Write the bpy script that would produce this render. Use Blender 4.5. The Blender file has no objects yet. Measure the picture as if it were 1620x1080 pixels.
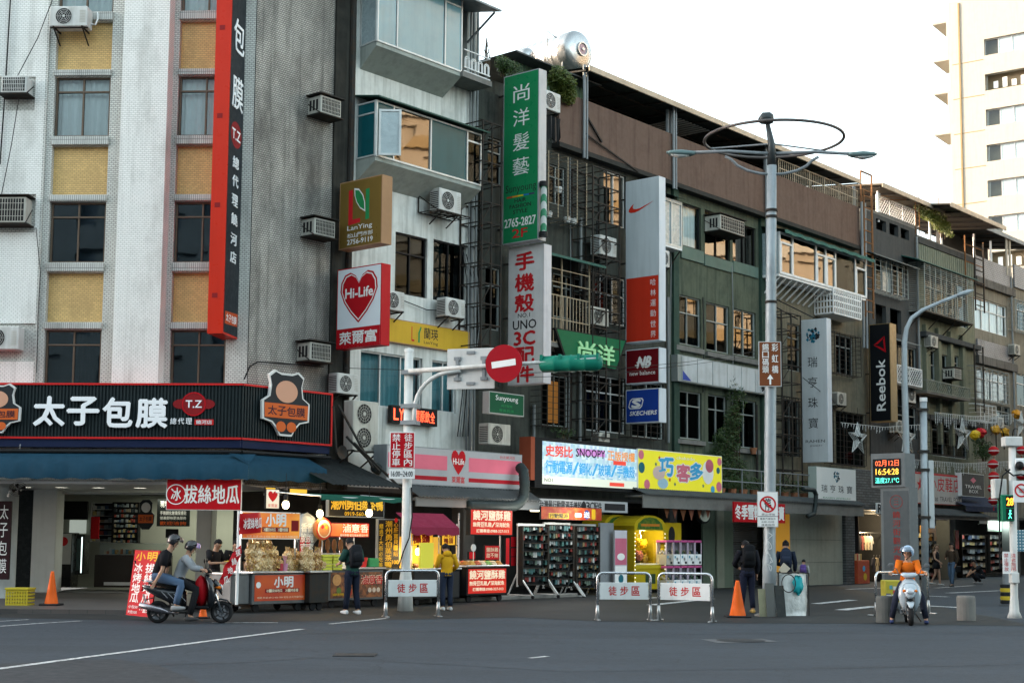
import bpy,math,random
from mathutils import Matrix,Vector
R=math.radians
rnd=random.Random(7)
sc=bpy.context.scene
COL=sc.collection
# --- camera, sky, sun, exposure
FPX,PITCH,ROLL,SHIFT,EYE=2300.0,0.100,0.008,85.0,1.65
cam_d=bpy.data.cameras.new('camera')
cam=bpy.data.objects.new('camera',cam_d);COL.objects.link(cam)
cam_d.sensor_width=36.0
cam_d.lens=36.0*FPX/1620.0
cam_d.shift_y=SHIFT/1620.0
cam_d.clip_start,cam_d.clip_end=0.5,3000.0
CAMM=Matrix.Translation((0,0,EYE))@Matrix.Rotation(math.pi/2+PITCH,4,'X')@Matrix.Rotation(ROLL,4,'Z')
cam.matrix_world=CAMM
sc.camera=cam
SUN_DIR=Vector((-0.935,0.285,0.21)).normalized()
w=bpy.data.worlds.new('World');sc.world=w;w.use_nodes=True
nt=w.node_tree;bg=nt.nodes['Background']
sky=nt.nodes.new('ShaderNodeTexSky');sky.sky_type='NISHITA';sky.sun_disc=False
sky.sun_elevation=math.asin(SUN_DIR.z)
sky.sun_rotation=math.atan2(SUN_DIR.x,SUN_DIR.y)
sky.air_density,sky.dust_density,sky.ozone_density=1.0,2.5,1.0
hs=nt.nodes.new('ShaderNodeHueSaturation');hs.inputs['Saturation'].default_value=0.50;hs.inputs['Hue'].default_value=0.462
nt.links.new(sky.outputs[0],hs.inputs['Color']);nt.links.new(hs.outputs[0],bg.inputs['Color'])
bg.inputs['Strength'].default_value=0.15
sd=bpy.data.lights.new('sun','SUN');sd.energy=2.0;sd.angle=R(0.5);sd.color=(1.0,0.77,0.48)
so=bpy.data.objects.new('sun',sd);COL.objects.link(so)
so.rotation_euler=(-SUN_DIR).to_track_quat('-Z','Y').to_euler();so.location=(-60,60,60)
sc.view_settings.view_transform='Standard';sc.view_settings.look='None'
sc.view_settings.exposure=2.75;sc.view_settings.gamma=1.0
sc.view_settings.use_curve_mapping=False
sc.render.engine='CYCLES'
sc.cycles.max_bounces=6;sc.cycles.diffuse_bounces=3;sc.cycles.glossy_bounces=3
sc.cycles.transmission_bounces=3;sc.cycles.transparent_max_bounces=8
sc.cycles.use_denoising=True
sc.cycles.sample_clamp_indirect=4.0
# --- where a point of the photograph lies on a plane of the place
def ray(u,v):
 d=Vector(((u-810.0)/FPX,(540.0-v+SHIFT)/FPX,-1.0))
 return CAMM.to_3x3()@d
def ground(u,v,z=0.0):
 d=ray(u,v);t=(z-EYE)/d.z
 return Vector((d.x*t,d.y*t,z))
class Frame:
 """x along a facade (to the right), y into it, z up"""
 def __init__(s,ox,oy,ang,oz=0.0):
  s.m=Matrix.Translation((ox,oy,oz))@Matrix.Rotation(ang,4,'Z');s.i=s.m.inverted();s.ang=ang
 def hit(s,u,v,y=0.0):
  o=s.i@Vector((0,0,EYE));d=s.i.to_3x3()@ray(u,v)
  t=(y-o.y)/d.y;p=o+d*t;return p.x,p.z
 def hitx(s,u,v,x):
  o=s.i@Vector((0,0,EYE));d=s.i.to_3x3()@ray(u,v)
  t=(x-o.x)/d.x;p=o+d*t;return p.y,p.z
 def gnd(s,u,v,z=0.0):
  p=s.i@ground(u,v,z);return p.x,p.y
 def rect(s,u0,v0,u1,v1,y=0.0):
  x0,z1=s.hit(u0,v0,y);_,z0=s.hit(u0,v1,y);x1,_=s.hit(u1,(v0+v1)/2,y)
  return x0,x1,z0,z1
 def at(s,x,y,z=0.0):return s.m@Vector((x,y,z))
 def sub(s,x,y,ang=0.0,z=0.0):
  f=Frame(0,0,0);f.m=s.m@Matrix.Translation((x,y,z))@Matrix.Rotation(ang,4,'Z');f.i=f.m.inverted();f.ang=s.ang+ang;return f
W=Frame(0,0,0)
# --- materials
MATS={}
EM=0.38
def newmat(name):
 m=bpy.data.materials.new(name);m.use_nodes=True;nt=m.node_tree
 return m,nt,nt.nodes['Principled BSDF']
def N(nt,t,**kw):
 n=nt.nodes.new('ShaderNode'+t)
 for k,v in kw.items():
  if k in n.inputs:n.inputs[k].default_value=v
  else:setattr(n,k,v)
 return n
def c4(c):return(c[0],c[1],c[2],1.0)
def mixc(nt,fac,a,b,mode='MIX'):
 n=nt.nodes.new('ShaderNodeMix');n.data_type='RGBA';n.blend_type=mode
 for sock,val in((n.inputs[0],fac),(n.inputs[6],a),(n.inputs[7],b)):
  if hasattr(val,'links')or hasattr(val,'is_linked'):nt.links.new(val,sock)
  elif isinstance(val,(int,float)):sock.default_value=val
  else:sock.default_value=c4(val)
 return n.outputs[2]
def ramp(nt,val,a,b,ca=0.0,cb=1.0):
 n=nt.nodes.new('ShaderNodeMapRange');n.inputs[1].default_value=a;n.inputs[2].default_value=b
 n.inputs[3].default_value=ca;n.inputs[4].default_value=cb;nt.links.new(val,n.inputs[0]);return n.outputs[0]
def coords(nt,scale=(1,1,1),rot=(0,0,0)):
 tc=nt.nodes.new('ShaderNodeTexCoord');mp=nt.nodes.new('ShaderNodeMapping')
 mp.inputs['Scale'].default_value=scale;mp.inputs['Rotation'].default_value=rot
 nt.links.new(tc.outputs['Object'],mp.inputs['Vector']);return mp.outputs[0]
def noise(nt,vec,scale=3.0,detail=4.0,rough=0.6):
 n=nt.nodes.new('ShaderNodeTexNoise');n.inputs['Scale'].default_value=scale;n.inputs['Detail'].default_value=detail
 n.inputs['Roughness'].default_value=rough;nt.links.new(vec,n.inputs['Vector']);return n.outputs[0]
def bump(nt,bs,h,strength=0.3,dist=0.02):
 b=nt.nodes.new('ShaderNodeBump');b.inputs['Strength'].default_value=strength;b.inputs['Distance'].default_value=dist
 nt.links.new(h,b.inputs['Height']);nt.links.new(b.outputs[0],bs.inputs['Normal'])
def mat(name,col,rough=0.6,metal=0.0,dirt=0.25,streak=0.0,bumps=0.0,bscale=20.0,dcol=None,spec=0.12,dscale=1.5):
 """painted / plain surface: colour + soft dirt + rain streaks with a shape of their own"""
 if name in MATS:return MATS[name]
 m,nt,bs=newmat(name)
 out=None
 dk=dcol or tuple(c*0.45 for c in col)
 if dirt or streak:
  out=col
  if dirt:
   nz=noise(nt,coords(nt),dscale,6.0,0.65)
   out=mixc(nt,ramp(nt,nz,0.45,0.75,0.0,dirt),out,dk)
  if streak:
   nz=noise(nt,coords(nt,(3.0,3.0,0.22)),1.6,5.0,0.6)
   out=mixc(nt,ramp(nt,nz,0.48,0.72,0.0,streak),out,dk)
  nt.links.new(out,bs.inputs['Base Color'])
  rr=noise(nt,coords(nt),6.0,3.0)
  nt.links.new(ramp(nt,rr,0.3,0.7,max(0.03,rough-0.08),min(1.0,rough+0.1)),bs.inputs['Roughness'])
 else:
  bs.inputs['Base Color'].default_value=c4(col);bs.inputs['Roughness'].default_value=rough
 bs.inputs['Metallic'].default_value=metal;bs.inputs['Specular IOR Level'].default_value=spec
 if bumps:
  bump(nt,bs,noise(nt,coords(nt),bscale,5.0),bumps,0.01)
 MATS[name]=m;return m
def tile_mat(name,col,mortar,tw,th,mort=0.006,stain=0.5,scol=(0.05,0.05,0.045),vert=False,var=0.12,sscale=0.35,lo=0.5,hi=0.7,axis='x',drip=0.5):
 """small ceramic wall tiles (a few pixels each in the photograph) with rain stains"""
 if name in MATS:return MATS[name]
 m,nt,bs=newmat(name)
 tc=nt.nodes.new('ShaderNodeTexCoord');sp=nt.nodes.new('ShaderNodeSeparateXYZ');cb=nt.nodes.new('ShaderNodeCombineXYZ')
 nt.links.new(tc.outputs['Object'],sp.inputs[0])
 ad=nt.nodes.new('ShaderNodeMath');ad.operation='ADD'
 nt.links.new(sp.outputs[0],ad.inputs[0]);nt.links.new(sp.outputs[1],ad.inputs[1])
 hx=ad.outputs[0]
 if vert:nt.links.new(sp.outputs[2],cb.inputs[0]);nt.links.new(hx,cb.inputs[1])
 else:nt.links.new(hx,cb.inputs[0]);nt.links.new(sp.outputs[2],cb.inputs[1])
 b=nt.nodes.new('ShaderNodeTexBrick');nt.links.new(cb.outputs[0],b.inputs['Vector'])
 b.offset=0.0 if vert else 0.5
 b.inputs['Scale'].default_value=1.0;b.inputs['Brick Width'].default_value=tw;b.inputs['Row Height'].default_value=th
 b.inputs['Mortar Size'].default_value=mort;b.inputs['Mortar Smooth'].default_value=0.2
 b.inputs['Color1'].default_value=c4(col);b.inputs['Color2'].default_value=c4(tuple(c*(1-var)for c in col));b.inputs['Mortar'].default_value=c4(mortar)
 out=b.outputs['Color']
 n1=noise(nt,coords(nt,(1,1,0.5)),sscale*2,8.0,0.68)
 out=mixc(nt,ramp(nt,n1,lo,hi,0.0,stain),out,scol)
 n2=noise(nt,coords(nt,(4,4,0.16)),1.3,6.0,0.65)
 out=mixc(nt,ramp(nt,n2,0.5,0.75,0.0,stain*drip),out,scol)
 nt.links.new(out,bs.inputs['Base Color']);bs.inputs['Roughness'].default_value=0.5;bs.inputs['Specular IOR Level'].default_value=0.2
 inv=nt.nodes.new('ShaderNodeMath');inv.operation='SUBTRACT';inv.inputs[0].default_value=1.0;nt.links.new(b.outputs['Fac'],inv.inputs[1])
 bump(nt,bs,inv.outputs[0],0.5,0.006)
 MATS[name]=m;return m
def emit(name,col,strength,base=None):
 if name in MATS:return MATS[name]
 m,nt,bs=newmat(name)
 bs.inputs['Base Color'].default_value=c4(base or tuple(min(1,c)*0.6 for c in col));bs.inputs['Roughness'].default_value=0.4
 bs.inputs['Emission Color'].default_value=c4(col);bs.inputs['Emission Strength'].default_value=strength*EM
 MATS[name]=m;return m
def glass(name,tint=(0.82,0.88,0.88),refl=(0.9,0.95,1.0),amount=1.45,rough=0.02,wob=0.02):
 if name in MATS:return MATS[name]
 m=bpy.data.materials.new(name);m.use_nodes=True;nt=m.node_tree;nt.nodes.clear()
 o=nt.nodes.new('ShaderNodeOutputMaterial');mx=nt.nodes.new('ShaderNodeMixShader')
 tr=nt.nodes.new('ShaderNodeBsdfTransparent');tr.inputs[0].default_value=c4(tint)
 gl=nt.nodes.new('ShaderNodeBsdfGlossy');gl.inputs[0].default_value=c4(refl);gl.inputs['Roughness'].default_value=rough
 fr=nt.nodes.new('ShaderNodeFresnel');fr.inputs['IOR'].default_value=amount
 b=nt.nodes.new('ShaderNodeBump');b.inputs['Strength'].default_value=wob;b.inputs['Distance'].default_value=0.05
 nt.links.new(noise(nt,coords(nt),1.2,2.0),b.inputs['Height'])
 nt.links.new(b.outputs[0],gl.inputs['Normal'])
 nt.links.new(fr.outputs[0],mx.inputs[0]);nt.links.new(tr.outputs[0],mx.inputs[1]);nt.links.new(gl.outputs[0],mx.inputs[2]);nt.links.new(mx.outputs[0],o.inputs[0])
 MATS[name]=m;return m
def leafmat(name,a,b):
 if name in MATS:return MATS[name]
 m,nt,bs=newmat(name)
 nz=noise(nt,coords(nt),5.0,3.0);c=mixc(nt,ramp(nt,nz,0.35,0.65),a,b)
 nt.links.new(c,bs.inputs['Base Color']);bs.inputs['Roughness'].default_value=0.5
 tl=nt.nodes.new('ShaderNodeBsdfTranslucent');mx=nt.nodes.new('ShaderNodeMixShader');mx.inputs[0].default_value=0.4
 nt.links.new(c,tl.inputs[0]);nt.links.new(bs.outputs[0],mx.inputs[1]);nt.links.new(tl.outputs[0],mx.inputs[2]);nt.links.new(mx.outputs[0],nt.nodes['Material Output'].inputs[0])
 MATS[name]=m;return m
# --- mesh building
class MB:
 def __init__(s,fr=None):s.v=[];s.f=[];s.fr=fr or W
 def add(s,vs,fs):
  k=len(s.v);s.v+=[Vector(p)for p in vs];s.f+=[tuple(i+k for i in f)for f in fs];return s
 def box(s,x0,x1,y0,y1,z0,z1):
  if x0>x1:x0,x1=x1,x0
  if y0>y1:y0,y1=y1,y0
  if z0>z1:z0,z1=z1,z0
  return s.add([(x0,y0,z0),(x1,y0,z0),(x1,y1,z0),(x0,y1,z0),(x0,y0,z1),(x1,y0,z1),(x1,y1,z1),(x0,y1,z1)],[(3,2,1,0),(4,5,6,7),(0,1,5,4),(1,2,6,5),(2,3,7,6),(3,0,4,7)])
 def bevbox(s,x0,x1,y0,y1,z0,z1,b=0.01):
  """box with chamfered edges, built as three nested slices per axis"""
  X=(x0,x1);Y=(y0,y1);Z=(z0,z1);vs=[];idx={}
  for i in(0,1):
   for j in(0,1):
    for k in(0,1):
     for a in range(3):
      p=[X[i]+(b if i==0 else-b),Y[j]+(b if j==0 else-b),Z[k]+(b if k==0 else-b)]
      p[a]=(X,Y,Z)[a][(i,j,k)[a]];idx[(i,j,k,a)]=len(vs);vs.append(p)
  fs=[]
  for a in range(3):
   o=[q for q in range(3)if q!=a]
   for e in(0,1):
    q=[]
    for(m,n)in((0,0),(1,0),(1,1),(0,1)):
     c=[0,0,0];c[a]=e;c[o[0]]=m;c[o[1]]=n;q.append(idx[(*c,a)])
    fs.append(tuple(q))
  for a in range(3):
   o=[q for q in range(3)if q!=a]
   for m in(0,1):
    for n in(0,1):
     c0=[0,0,0];c1=[0,0,0];c0[a]=0;c1[a]=1
     for c in(c0,c1):c[o[0]]=m;c[o[1]]=n
     fs.append((idx[(*c0,o[0])],idx[(*c1,o[0])],idx[(*c1,o[1])],idx[(*c0,o[1])]))
  for i in(0,1):
   for j in(0,1):
    for k in(0,1):fs.append(tuple(idx[(i,j,k,a)]for a in range(3)))
  return s.add(vs,fs)
 def quad(s,*p):return s.add(p,[tuple(range(len(p)))])
 def bar(s,a,b,w=0.03,h=None,n=4):
  return s.tube([a,b],w/2*1.2,4)if n==4 else s.tube([a,b],w/2,n)
 def tube(s,pts,r,n=8,caps=True,closed=False):
  P=[Vector(p)for p in pts];L=len(P);rs=r if isinstance(r,(list,tuple))else[r]*L
  k=len(s.v);up=Vector((0,0,1));rings=[]
  prev=None
  for i,p in enumerate(P):
   if closed:t=P[(i+1)%L]-P[i-1]
   else:t=(P[min(i+1,L-1)]-P[max(i-1,0)])
   if t.length<1e-9:t=Vector((0,0,1))
   t.normalize()
   if prev is None:
    ref=up if abs(t.z)<0.9 else Vector((1,0,0));a=t.cross(ref).normalized()
   else:
    a=prev-t*prev.dot(t)
    a=a.normalized()if a.length>1e-6 else t.cross(up).normalized()
   prev=a;b=t.cross(a)
   off=math.pi/4 if n==4 else 0
   for j in range(n):
    an=2*math.pi*j/n+off;s.v.append(p+(a*math.cos(an)+b*math.sin(an))*rs[i])
  M_=L if closed else L-1
  for i in range(M_):
   for j in range(n):
    A=k+i*n+j;B=k+i*n+(j+1)%n;i2=(i+1)%L
    s.f.append((A,B,k+i2*n+(j+1)%n,k+i2*n+j))
  if caps and not closed:
   s.f.append(tuple(k+j for j in reversed(range(n))));s.f.append(tuple(k+(L-1)*n+j for j in range(n)))
  return s
 def lathe(s,prof,c=(0,0,0),n=16,axis='z',sx=1.0):
  k=len(s.v);c=Vector(c)
  for(r,h)in prof:
   for j in range(n):
    a=2*math.pi*j/n;x,y=r*math.cos(a)*sx,r*math.sin(a)
    p=(x,y,h)if axis=='z' else((x,h,y)if axis=='y' else(h,x,y))
    s.v.append(c+Vector(p))
  for i in range(len(prof)-1):
   for j in range(n):s.f.append((k+i*n+j,k+i*n+(j+1)%n,k+(i+1)*n+(j+1)%n,k+(i+1)*n+j))
  if prof[0][0]>1e-6 and abs(prof[0][1]-prof[1][1])>1e-6:s.f.append(tuple(k+j for j in range(n)))
  if prof[-1][0]>1e-6 and abs(prof[-1][1]-prof[-2][1])>1e-6:s.f.append(tuple(k+(len(prof)-1)*n+j for j in range(n)))
  return s
 def ball(s,c,r,nu=10,nv=7):
  if isinstance(r,(int,float)):r=(r,r,r)
  k=len(s.v);c=Vector(c)
  for i in range(nv+1):
   th=math.pi*i/nv
   for j in range(nu):
    a=2*math.pi*j/nu;s.v.append(c+Vector((r[0]*math.sin(th)*math.cos(a),r[1]*math.sin(th)*math.sin(a),r[2]*math.cos(th))))
  for i in range(nv):
   for j in range(nu):s.f.append((k+i*nu+j,k+(i+1)*nu+j,k+(i+1)*nu+(j+1)%nu,k+i*nu+(j+1)%nu))
  return s
 def prism(s,poly,y0,y1):
  n=len(poly);k=len(s.v)
  s.v+=[Vector((x,y0,z))for x,z in poly]+[Vector((x,y1,z))for x,z in poly]
  s.f.append(tuple(k+i for i in range(n)));s.f.append(tuple(k+n+i for i in reversed(range(n))))
  for i in range(n):s.f.append((k+i,k+n+i,k+n+(i+1)%n,k+(i+1)%n))
  return s
 def prismx(s,poly,x0,x1):
  n=len(poly);k=len(s.v)
  s.v+=[Vector((x0,y,z))for y,z in poly]+[Vector((x1,y,z))for y,z in poly]
  s.f.append(tuple(k+i for i in range(n)));s.f.append(tuple(k+n+i for i in reversed(range(n))))
  for i in range(n):s.f.append((k+i,k+(i+1)%n,k+n+(i+1)%n,k+n+i))
  return s
 def loft(s,secs,n=12,p=2.6):
  """superellipse sections: (x, y, z, half-width along y, half-height along z)"""
  k=len(s.v)
  for(x,y,z,a,b)in secs:
   for j in range(n):
    t=2*math.pi*j/n;cx,sx=math.cos(t),math.sin(t)
    s.v.append(Vector((x,y+a*math.copysign(abs(cx)**(2/p),cx),z+b*math.copysign(abs(sx)**(2/p),sx))))
  for i in range(len(secs)-1):
   for j in range(n):s.f.append((k+i*n+j,k+i*n+(j+1)%n,k+(i+1)*n+(j+1)%n,k+(i+1)*n+j))
  s.f.append(tuple(k+j for j in reversed(range(n))));s.f.append(tuple(k+(len(secs)-1)*n+j for j in range(n)))
  return s
 def wall(s,x0,x1,z0,z1,y,holes,depth=0.2):
  """front sheet at y with openings and their reveals going in by depth"""
  xs=sorted(set([x0,x1]+[min(max(q,x0),x1)for h in holes for q in h[:2]]));zs=sorted(set([z0,z1]+[min(max(q,z0),z1)for h in holes for q in h[2:]]))
  for i in range(len(xs)-1):
   for j in range(len(zs)-1):
    cx,cz=(xs[i]+xs[i+1])/2,(zs[j]+zs[j+1])/2
    if any(h[0]<cx<h[1]and h[2]<cz<h[3]for h in holes):continue
    s.quad((xs[i],y,zs[j]),(xs[i+1],y,zs[j]),(xs[i+1],y,zs[j+1]),(xs[i],y,zs[j+1]))
  for(a,b,c,d)in holes:
   y1=y+depth
   s.quad((a,y,c),(a,y1,c),(a,y1,d),(a,y,d));s.quad((b,y,c),(b,y,d),(b,y1,d),(b,y1,c))
   s.quad((a,y,c),(b,y,c),(b,y1,c),(a,y1,c));s.quad((a,y,d),(a,y1,d),(b,y1,d),(b,y,d))
  return s
 def leaves(s,c,r,n,size=0.09,rr=None):
  g=rr or rnd
  if isinstance(r,(int,float)):r=(r,r,r)
  for _ in range(n):
   while True:
    q=Vector((g.uniform(-1,1),g.uniform(-1,1),g.uniform(-1,1)))
    if 0.15<q.length<1:break
   p=Vector(c)+Vector((q.x*r[0],q.y*r[1],q.z*r[2]))
   a=Vector((g.gauss(0,1),g.gauss(0,1),g.gauss(0,1))).normalized();b=a.orthogonal().normalized()
   l=size*g.uniform(0.6,1.4);wd=l*0.45;cc=a.cross(b)*wd*0.25
   s.quad(p-a*l*0.5,p-b*wd*0.5+cc,p+a*l*0.5,p+b*wd*0.5+cc)
  return s
 def islands(s):
  p=list(range(len(s.v)))
  def find(i):
   while p[i]!=i:p[i]=p[p[i]];i=p[i]
   return i
  for f in s.f:
   for i in f[1:]:p[find(i)]=find(f[0])
  g={}
  for f in s.f:g.setdefault(find(f[0]),[]).append(f)
  return list(g.values())
 def build(s,name,material,parent=None,smooth=False,kind=None):
  if parent is not None and name in SPLIT and kind!='one':
   for fs in s.islands():
    ix={};q=MB(s.fr)
    for f in fs:q.f.append(tuple(ix.setdefault(i,len(ix))for i in f))
    q.v=[None]*len(ix)
    for i,j in ix.items():q.v[j]=s.v[i]
    o=q.build(SPLIT[name],material,parent,smooth,'one')
   return o
  kind=None if kind=='one' else 'stuff' if parent is not None and name in FINE else kind
  m=s.fr.m if s.fr else Matrix()
  vs=[m@v for v in s.v]
  root=parent
  while root is not None and root.parent is not None:root=root.parent
  if root is not None and root.name in RT:inv=RT[root.name];vs=[inv@v for v in vs]
  me=bpy.data.meshes.new(name);me.from_pydata([tuple(v)for v in vs],[],s.f);me.validate();me.update()
  if smooth:me.polygons.foreach_set('use_smooth',[True]*len(me.polygons))
  if material:me.materials.append(material)
  o=bpy.data.objects.new(name,me);COL.objects.link(o)
  if parent is not None:o.parent=parent
  if kind:o['kind']=kind
  return o
RT={}
SPLIT={'posts':'post','uprights':'upright','rungs':'rung','rafters':'rafter','bars':'bar','hanging_laundry':'laundry','pipes':'pipe','cage_bars':'cage_bar','shelves':'shelf','axle':'axle','bracket':'bracket','clip':'clip','skylight_slats':'skylight_slat'}
FINE={'mesh','grille','louvre','side_louvre','slats','ribs','spokes','capsules','balcony_rail','railing','sheet_cladding','stems','shelf_frame','ribbed_panel','ribbed_return'}
def tag(o,label,cat,group=None):
 o['label']=label;o['category']=cat
 if group:o['group']=group
 return o
def thing(name,label,cat,loc=(0,0,0),rotz=0.0,group=None):
 o=bpy.data.objects.new(name,None);COL.objects.link(o);o.empty_display_size=0.2
 o.location=loc;o.rotation_euler=(0,0,rotz)
 RT[o.name]=(Matrix.Translation(loc)@Matrix.Rotation(rotz,4,'Z')).inverted()
 return tag(o,label,cat,group)
def fthing(name,label,cat,fr,x=0,y=0,z=0,group=None):
 return thing(name,label,cat,tuple(fr.at(x,y,z)),fr.ang,group)
def struct(o):o['kind']='structure';return o
# --- lettering
_fc=bpy.data.curves.new('glyphs','FONT');_fc.resolution_u=2
_fo=bpy.data.objects.new('glyphs',_fc)
_GC={}
def glyph(txt,bold=0.0):
 k=(txt,bold)
 if k not in _GC:
  _fc.body=txt;_fc.offset=bold;_fc.extrude=0.0
  me=bpy.data.meshes.new_from_object(_fo)
  vs=[(v.co.x,v.co.y)for v in me.vertices];fs=[tuple(p.vertices)for p in me.polygons]
  bpy.data.meshes.remove(me)
  if not vs:vs=[(0,0)]
  xs=[p[0]for p in vs];ys=[p[1]for p in vs]
  _GC[k]=(vs,fs,min(xs),max(xs),min(ys),max(ys))
 return _GC[k]
class Plane:
 """flat drawing surface: o = lower left corner, X to the right, Z up, N towards the viewer (world space through a frame)"""
 def __init__(s,fr,o,X=(1,0,0),Z=(0,0,1)):
  s.fr=fr;s.o=Vector(o);s.X=Vector(X).normalized();s.Z=Vector(Z).normalized();s.N=s.X.cross(s.Z)
 def p(s,a,b,d=0.0):return s.o+s.X*a+s.Z*b+s.N*d
 def text(s,txt,a0,b0,a1,b1,m,parent,bold=0.0,lift=0.006,name='lettering',slant=0.0,solid=0.0,mb=None):
  """fit a line of text into the rectangle"""
  vs,fs,x0,x1,y0,y1=glyph(txt)
  sx=(a1-a0)/max(1e-6,x1-x0);sy=(b1-b0)/max(1e-6,y1-y0)
  own=mb is None;mb=mb or MB(s.fr)
  q=[(a0+(x-x0)*sx+slant*(y-y0)*sy,b0+(y-y0)*sy)for x,y in vs]
  e=0.9*bold*min(abs(sx),abs(sy));k=0
  for(da,db)in(((e,0),(-e,0),(0,e),(0,-e))if e>0 else()):
   k+=1;mb.add([s.p(a+da,b+db,lift+solid-.0005*k)for a,b in q],fs)
  mb.add([s.p(a,b,lift+solid)for a,b in q],fs)
  if solid:
   mb.add([s.p(a,b,lift)for a,b in q],[])
   k=len(mb.v)-len(q);k0=k-len(q);cnt={}
   for f in fs:
    for i in range(len(f)):
     e=(f[i],f[(i+1)%len(f)]);cnt[frozenset(e)]=cnt.get(frozenset(e),0)+1
   for f in fs:
    for i in range(len(f)):
     e=(f[i],f[(i+1)%len(f)])
     if cnt[frozenset(e)]==1:mb.f.append((k0+e[0],k+e[0],k+e[1],k0+e[1]))
  return mb.build(name,m,parent)if own else mb
 def vtext(s,txt,a0,b0,a1,b1,m,parent,gap=0.25,bold=0.0,lift=0.006,name='lettering',solid=0.0):
  """characters stacked from top to bottom, each filling a cell"""
  n=len(txt);h=(b1-b0)/(n+gap*(n-1));mb=MB(s.fr)
  for i,ch in enumerate(txt):
   t=b1-i*h*(1+gap)
   if ch==' ':continue
   s.text(ch,a0,t-h,a1,t,m,parent,bold,lift,solid=solid,mb=mb)
  return mb.build(name,m,parent)
 def row(s,txt,a0,b0,a1,b1,m,parent,gap=0.12,bold=0.0,lift=0.006,name='lettering',solid=0.0):
  n=len(txt);wd=(a1-a0)/(n+gap*(n-1));mb=MB(s.fr)
  for i,ch in enumerate(txt):
   t=a0+i*wd*(1+gap)
   if ch==' ':continue
   s.text(ch,t,b0,t+wd,b1,m,parent,bold,lift,solid=solid,mb=mb)
  return mb.build(name,m,parent)
 def poly(s,pts,m,parent,name='emblem',lift=0.006,thick=0.0):
  mb=MB(s.fr);mb.quad(*[s.p(a,b,lift)for a,b in pts]);return mb.build(name,m,parent)
 def rect(s,a0,b0,a1,b1,m,parent,name='panel',lift=0.004):
  return s.poly([(a0,b0),(a1,b0),(a1,b1),(a0,b1)],m,parent,name,lift)
 def disc(s,a,b,r,m,parent,name='disc',lift=0.006,r2=None,n=32):
  r2=r2 or r
  return s.poly([(a+r*math.cos(2*math.pi*i/n),b+r2*math.sin(2*math.pi*i/n))for i in range(n)],m,parent,name,lift)
 def ring(s,a,b,r0,r1,m,parent,name='ring',lift=0.008,n=32):
  mb=MB(s.fr);vs=[]
  for i in range(n):
   t=2*math.pi*i/n
   vs+=[s.p(a+r0*math.cos(t),b+r0*math.sin(t),lift),s.p(a+r1*math.cos(t),b+r1*math.sin(t),lift)]
  mb.add(vs,[(2*i,2*i+1,(2*i+3)%(2*n),(2*i+2)%(2*n))for i in range(n)]);return mb.build(name,m,parent)
 def strokes(s,lines,wd,m,parent,name='emblem',lift=0.007):
  mb=MB(s.fr)
  for ln in lines:
   for(a,b),(c,d)in zip(ln[:-1],ln[1:]):
    l=math.hypot(c-a,d-b)or 1;nx,ny=-(d-b)/l*wd/2,(c-a)/l*wd/2
    mb.quad(s.p(a+nx,b+ny,lift),s.p(a-nx,b-ny,lift),s.p(c-nx,d-ny,lift),s.p(c+nx,d+ny,lift))
  return mb.build(name,m,parent)
 def cabinet(s,wd,ht,th,m,parent,name='cabinet'):
  mb=MB(s.fr)
  c=[s.p(a,b,d)for d in(0,-th)for a,b in((0,0),(wd,0),(wd,ht),(0,ht))]
  mb.add(c,[(0,1,2,3),(7,6,5,4),(4,5,1,0),(5,6,2,1),(6,7,3,2),(7,4,0,3)])
  return mb.build(name,m,parent)
HEART=[(0.5,0.0),(0.28,0.2),(0.1,0.42),(0.0,0.64),(0.02,0.82),(0.12,0.96),(0.27,1.0),(0.41,0.93),(0.5,0.8)]
HEART=HEART+[(1-x,y)for x,y in reversed(HEART[1:-1])]
def tr(pts,a0,b0,a1,b1):return[(a0+x*(a1-a0),b0+y*(b1-b0))for x,y in pts]
# the two facade planes of the place
C0=ground(385,0)if False else None
_d=ray(385,850);_t=37.0/_d.y
CX,CY=_d.x*_t,37.0
F1=Frame(CX,CY,math.pi/2-R(40.0))
F0=Frame(CX,CY,-0.05)
# --- shared materials
WHITE=mat('white_paint',(0.72,0.73,0.72),0.5,dirt=0.25,streak=0.3)
WHITE_C=mat('clean_white',(0.78,0.79,0.78),0.45,dirt=0.08)
WALLW=mat('stained_white_render',(0.58,0.60,0.57),0.75,dirt=0.35,streak=0.6,bumps=0.15,dcol=(0.14,0.15,0.13))
CREAM=mat('cream_plastic',(0.55,0.54,0.47),0.5,dirt=0.3,streak=0.3)
BLACK=mat('black_paint',(0.012,0.013,0.014),0.45,dirt=0.2)
DKSTEEL=mat('rusty_dark_steel',(0.03,0.03,0.028),0.7,0.2,dirt=0.5,dcol=(0.09,0.045,0.02),dscale=6)
STEEL=mat('brushed_steel',(0.52,0.53,0.53),0.32,0.9,dirt=0.3)
GALV=mat('galvanised_steel',(0.22,0.24,0.25),0.55,0.2,dirt=0.35,streak=0.3)
ALU=mat('anodised_bronze_frame',(0.13,0.095,0.07),0.45,0.3,dirt=0.3)
ALUW=mat('aluminium_frame',(0.55,0.57,0.56),0.45,0.3,dirt=0.3,streak=0.3)
ALUG=mat('grey_aluminium_frame',(0.27,0.30,0.29),0.5,0.2,dirt=0.4)
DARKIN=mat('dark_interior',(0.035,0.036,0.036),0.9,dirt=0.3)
RED=mat('red_sign_face',(0.40,0.006,0.012),0.4,dirt=0.12)
DKRED=mat('dark_red',(0.20,0.01,0.012),0.45,dirt=0.15)
CURT=mat('pale_curtain',(0.68,0.72,0.72),0.9,dirt=0.2)
CURTG=mat('grey_curtain',(0.17,0.19,0.20),0.9,dirt=0.4)
CURTT=mat('teal_curtain',(0.10,0.26,0.30),0.9,dirt=0.4)
GL=glass('window_glass')
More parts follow.
